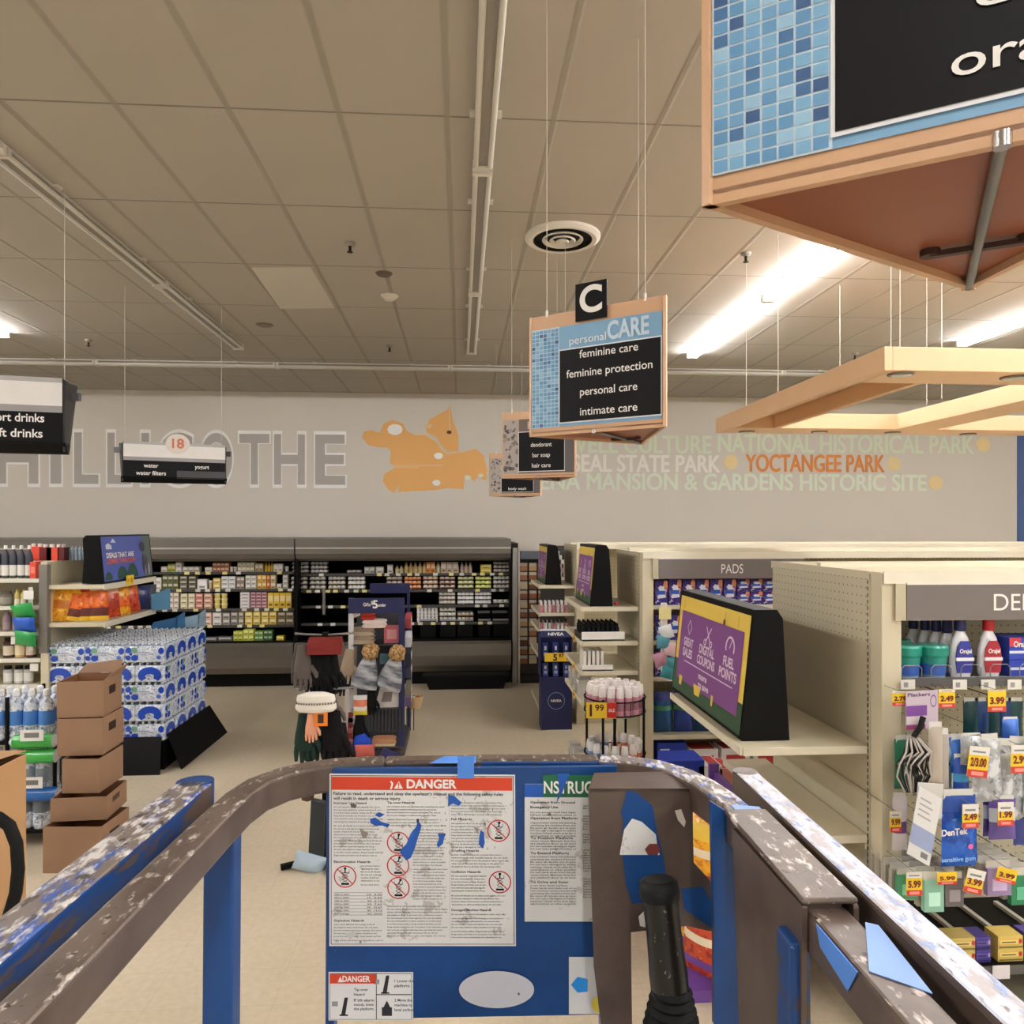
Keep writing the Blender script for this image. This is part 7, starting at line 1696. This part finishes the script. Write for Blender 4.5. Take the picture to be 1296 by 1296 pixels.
    F.rect(m, .015, .02, .985, .98, (60, 60, 60), .0004); F.rect(m, .02, .03, .56, .97, (226, 226, 224), .0007); F.rect(m, .57, .03, .98, .53, (226, 226, 224), .0007); F.rect(m, .57, .55, .98, .97, (226, 226, 224), .0007)
    F.rect(m, .02, .77, .56, .97, (214, 68, 36), .001); F.text(m, 'DANGER', .33, .81, .12, WHITE, 'C', .03, .33, .0013); F.shape(m, [(.11, .80), (.17, .80), (.14, .92)], WHITE, .0013)
    for (a, b) in ((.17, .1), (.66, .56)):
        F.rect(m, a - .04, b, a + .06, b + .03, (30, 30, 30), .001); F.shape(m, [(a - .02, b + .03), (a + .03, b + .03), (a + .06, b + .38), (a + .02, b + .38)], (40, 40, 42), .001); F.rect(m, a - .13, b + .2, a - .06, b + .3, (150, 150, 150), .001)
    F.rect(m, .63, .1, .75, .28, (40, 40, 42), .001); F.shape(m, [(.65, .28), (.73, .28), (.69, .42)], (40, 40, 42), .001)
    for t_, a, b in (('Tip-over', .30, .62), ('Hazard', .30, .52), ('If tilt alarm', .30, .40), ('sounds, lower', .30, .31), ('the platform.', .30, .22), ('1 Lower the', .78, .80), ('platform.', .78, .70), ('2 Move the', .78, .40), ('machine to', .78, .30), ('level surface.', .78, .20)): F.text(m, t_, a, b, .055, TX, 'L', .015, min(.24, len(t_) * .021), .001)
    m.build('danger_decal', root)['label'] = 'small white danger decal low on the plate'
    # --- oval and shapes decal
    F, m = plate('o', 581, 1228, 676, 1275); m = MB()
    F.disc(m, .5, .5, .5, .5, (204, 206, 214), .0012, 40); F.line(m, .79, .42, .80, .36, .003, (60, 60, 60), .002); m.build('oval_decal', root)['label'] = 'blank pale oval decal'
    F, m = plate('q', 720, 1211, 770, 1283, (214, 216, 216))
    for a, b, k in ((.27, .52, (30, 140, 220)), (.95, .86, (30, 120, 200))): F.shape(m, [(a - .22, b), (a - .05, b + .14), (a + .2, b + .10), (a + .2, b - .12), (a - .05, b - .14)], k, .001)
    F.disc(m, .85, .18, .28, .17, (226, 206, 70), .001, 20); m.build('symbol_decal', root)
    # tape
    m = MB(); P = [L(597, 960, v=1.33), L(597, 988, v=1.34)]
    F = Face(L(579, 985, v=1.340), L(600, 985, v=1.340), L(579, 957, v=1.340)); F.rect(m, 0, 0, 1, 1, 'tape', .0)
    a, b = L(540, 962, w_=-.398 ), L(600, 957, w_=-.398)
    m.poly([V(-.115, 1.345, H + .0015), V(-.03, 1.345, H + .0015), V(-.03, 1.39, H + .0015), V(-.09, 1.39, H + .0015)], 'tape'); m.build('masking_tape', root)['label'] = 'blue masking tape over the front rail'
    m = MB(); zt_ = zc - .012 + .0245
    a, b, c_, d_ = L(1095, 1168, w_=zt_ - EYE), L(1112, 1172, w_=zt_ - EYE), L(1180, 1258, w_=zt_ - EYE), L(1100, 1230, w_=zt_ - EYE)
    m.prism([a, b, c_, d_], (0, 0, .001), 'tapepale'); m.prism([V(.352, d_.y, zt_), V(.352, a.y, zt_), V(.352, a.y - .01, zt_ - .02), V(.352, d_.y + .02, zt_ - .03)], (-.001, 0, 0), 'tape'); m.build('masking_tape', root)['label'] = 'pale blue masking tape on the sliding rail'
    m = MB(); a = L(950, 1028, w_=-.399); m.prism([a + V(-.02, -.018, 0), a + V(.02, -.018, 0), a + V(.02, .02, 0), a + V(-.02, .03, 0)], (0, 0, .001), 'tapepale'); m.build('masking_tape', root)
    # --- hook bracket plate over the front rail
    bv = 1.235
    def bp(pts, v=bv): return [L(x, y, v=v) for x, y in pts]
    m = MB()
    outer_l = bp([(745, 998), (796, 998), (800, 1296), (800, 1340), (766, 1340), (752, 1225)])
    m.prism(outer_l, (0, .006, 0), 'railbrown')
    m.prism(bp([(796, 998), (876, 998), (878, 1092), (908, 1125), (930, 1215), (926, 1245), (905, 1180), (870, 1172), (798, 1180)]), (0, .006, 0), 'railbrown')
    m.build('control_bracket', root, bevel=.002)
    m = MB(); q = bp([(745, 998), (876, 998)]); q2 = [L(752, 978, v=1.30), L(862, 976, v=1.30)]
    m.prism([q[0], q[1], q2[1], q2[0]], (0, 0, -.006), 'railbrown'); m.build('bracket_hook', root, bevel=.003)
    m = MB()
    m.poly(bp([(794, 1000), (806, 1003), (826, 1020), (832, 1055), (840, 1085), (843, 1112), (820, 1142), (800, 1144), (792, 1118), (787, 1075), (789, 1040), (786, 1028)], bv - .001)[::-1], 'liftblue')
    m.poly(bp([(784, 1082), (790, 1050), (800, 1036), (812, 1040), (830, 1056), (832, 1072), (835, 1082)], bv - .0015)[::-1], 'decalpaper'); m.poly(bp([(816, 1075), (822, 1068), (832, 1068), (836, 1076), (832, 1082), (820, 1082)], bv - .002)[::-1], (120, 52, 46))
    m.poly(bp([(862, 1125), (890, 1122), (902, 1145), (906, 1178), (880, 1160), (866, 1150)], bv - .001)[::-1], 'liftblue')
    m.poly(bp([(808, 1160), (815, 1153), (819, 1160), (818, 1174), (810, 1172)], bv - .001)[::-1], WHITE); m.poly(bp([(854, 1026), (862, 1024), (868, 1040), (866, 1047), (858, 1038)], bv - .001)[::-1], (200, 190, 176))
    m.build('paint_patch', root)
    # --- right sleeve side plate and gusset
    m = MB(); s0 = .353
    m.prism([V(.352, .82, H - .005), V(.352, 1.06, H - .01), V(.352, 1.05, H - .14), V(.352, 1.03, H - .34), V(.352, .98, H - .52), V(.352, .84, H - .52)], (-.006, 0, 0), 'railbrown'); m.build('sleeve_plate', root, bevel=.002)
    m = MB(); m.prism([V(.404, .82, H - .005), V(.404, 1.1, H - .005), V(.404, 1.1, H - .10), V(.404, .82, H - .055)], (.006, 0, 0), 'railbrown'); m.box((.346, .82, H - .004), (.41, 1.1, H + .003), 'railscuff'); m.build('sleeve_cap', root, bevel=.003)
    m = MB(); m.prism([L(x, y, v=1.1) for x, y in ((900, 1015), (938, 1040), (940, 1300), (904, 1300), (904, 1180))], (0, .012, 0), 'liftblue'); m.build('gusset', root, bevel=.003)
    post('sleeve_post', .335, .36, .83, .87, .78, H - .05, 'railmix')
    # --- joystick
    gb = L(856, 1310, v=1.10); g0 = L(850, 1272, v=1.10); g1 = L(833, 1112, v=1.12)
    jo = MB(); d = (g1 - g0)
    for k in range(5): jo.lathe([(.036 - .002 * k, -.036 + k * .013), (.043 - .003 * k, -.031 + k * .013), (.034 - .002 * k, -.024 + k * .013)], 'rubber', c=g0, n=18)
    jo.build('rubber_boot', root)
    jo = MB(); n = 8
    rr = [.026, .0285, .029, .0275, .027, .0265, .027, .0275]
    jo.tube([g0 + d * (k / n) for k in range(n)], rr, 'gripblack', n=16); jo.build('joystick_grip', root)
    jo = MB(); jo.tube([g0 + d * .84, g0 + d * .9, g0 + d * .98, g0 + d * 1.0], [.029, .031, .029, .022], (34, 34, 34, .5), n=16); jo.build('joystick_cap', root)
    MB().box((gb.x - .04, 1.06, gb.z - .18), (gb.x + .04, 1.14, gb.z - .03), (30, 30, 32)).build('control_box', root, bevel=.006)
build_lift()
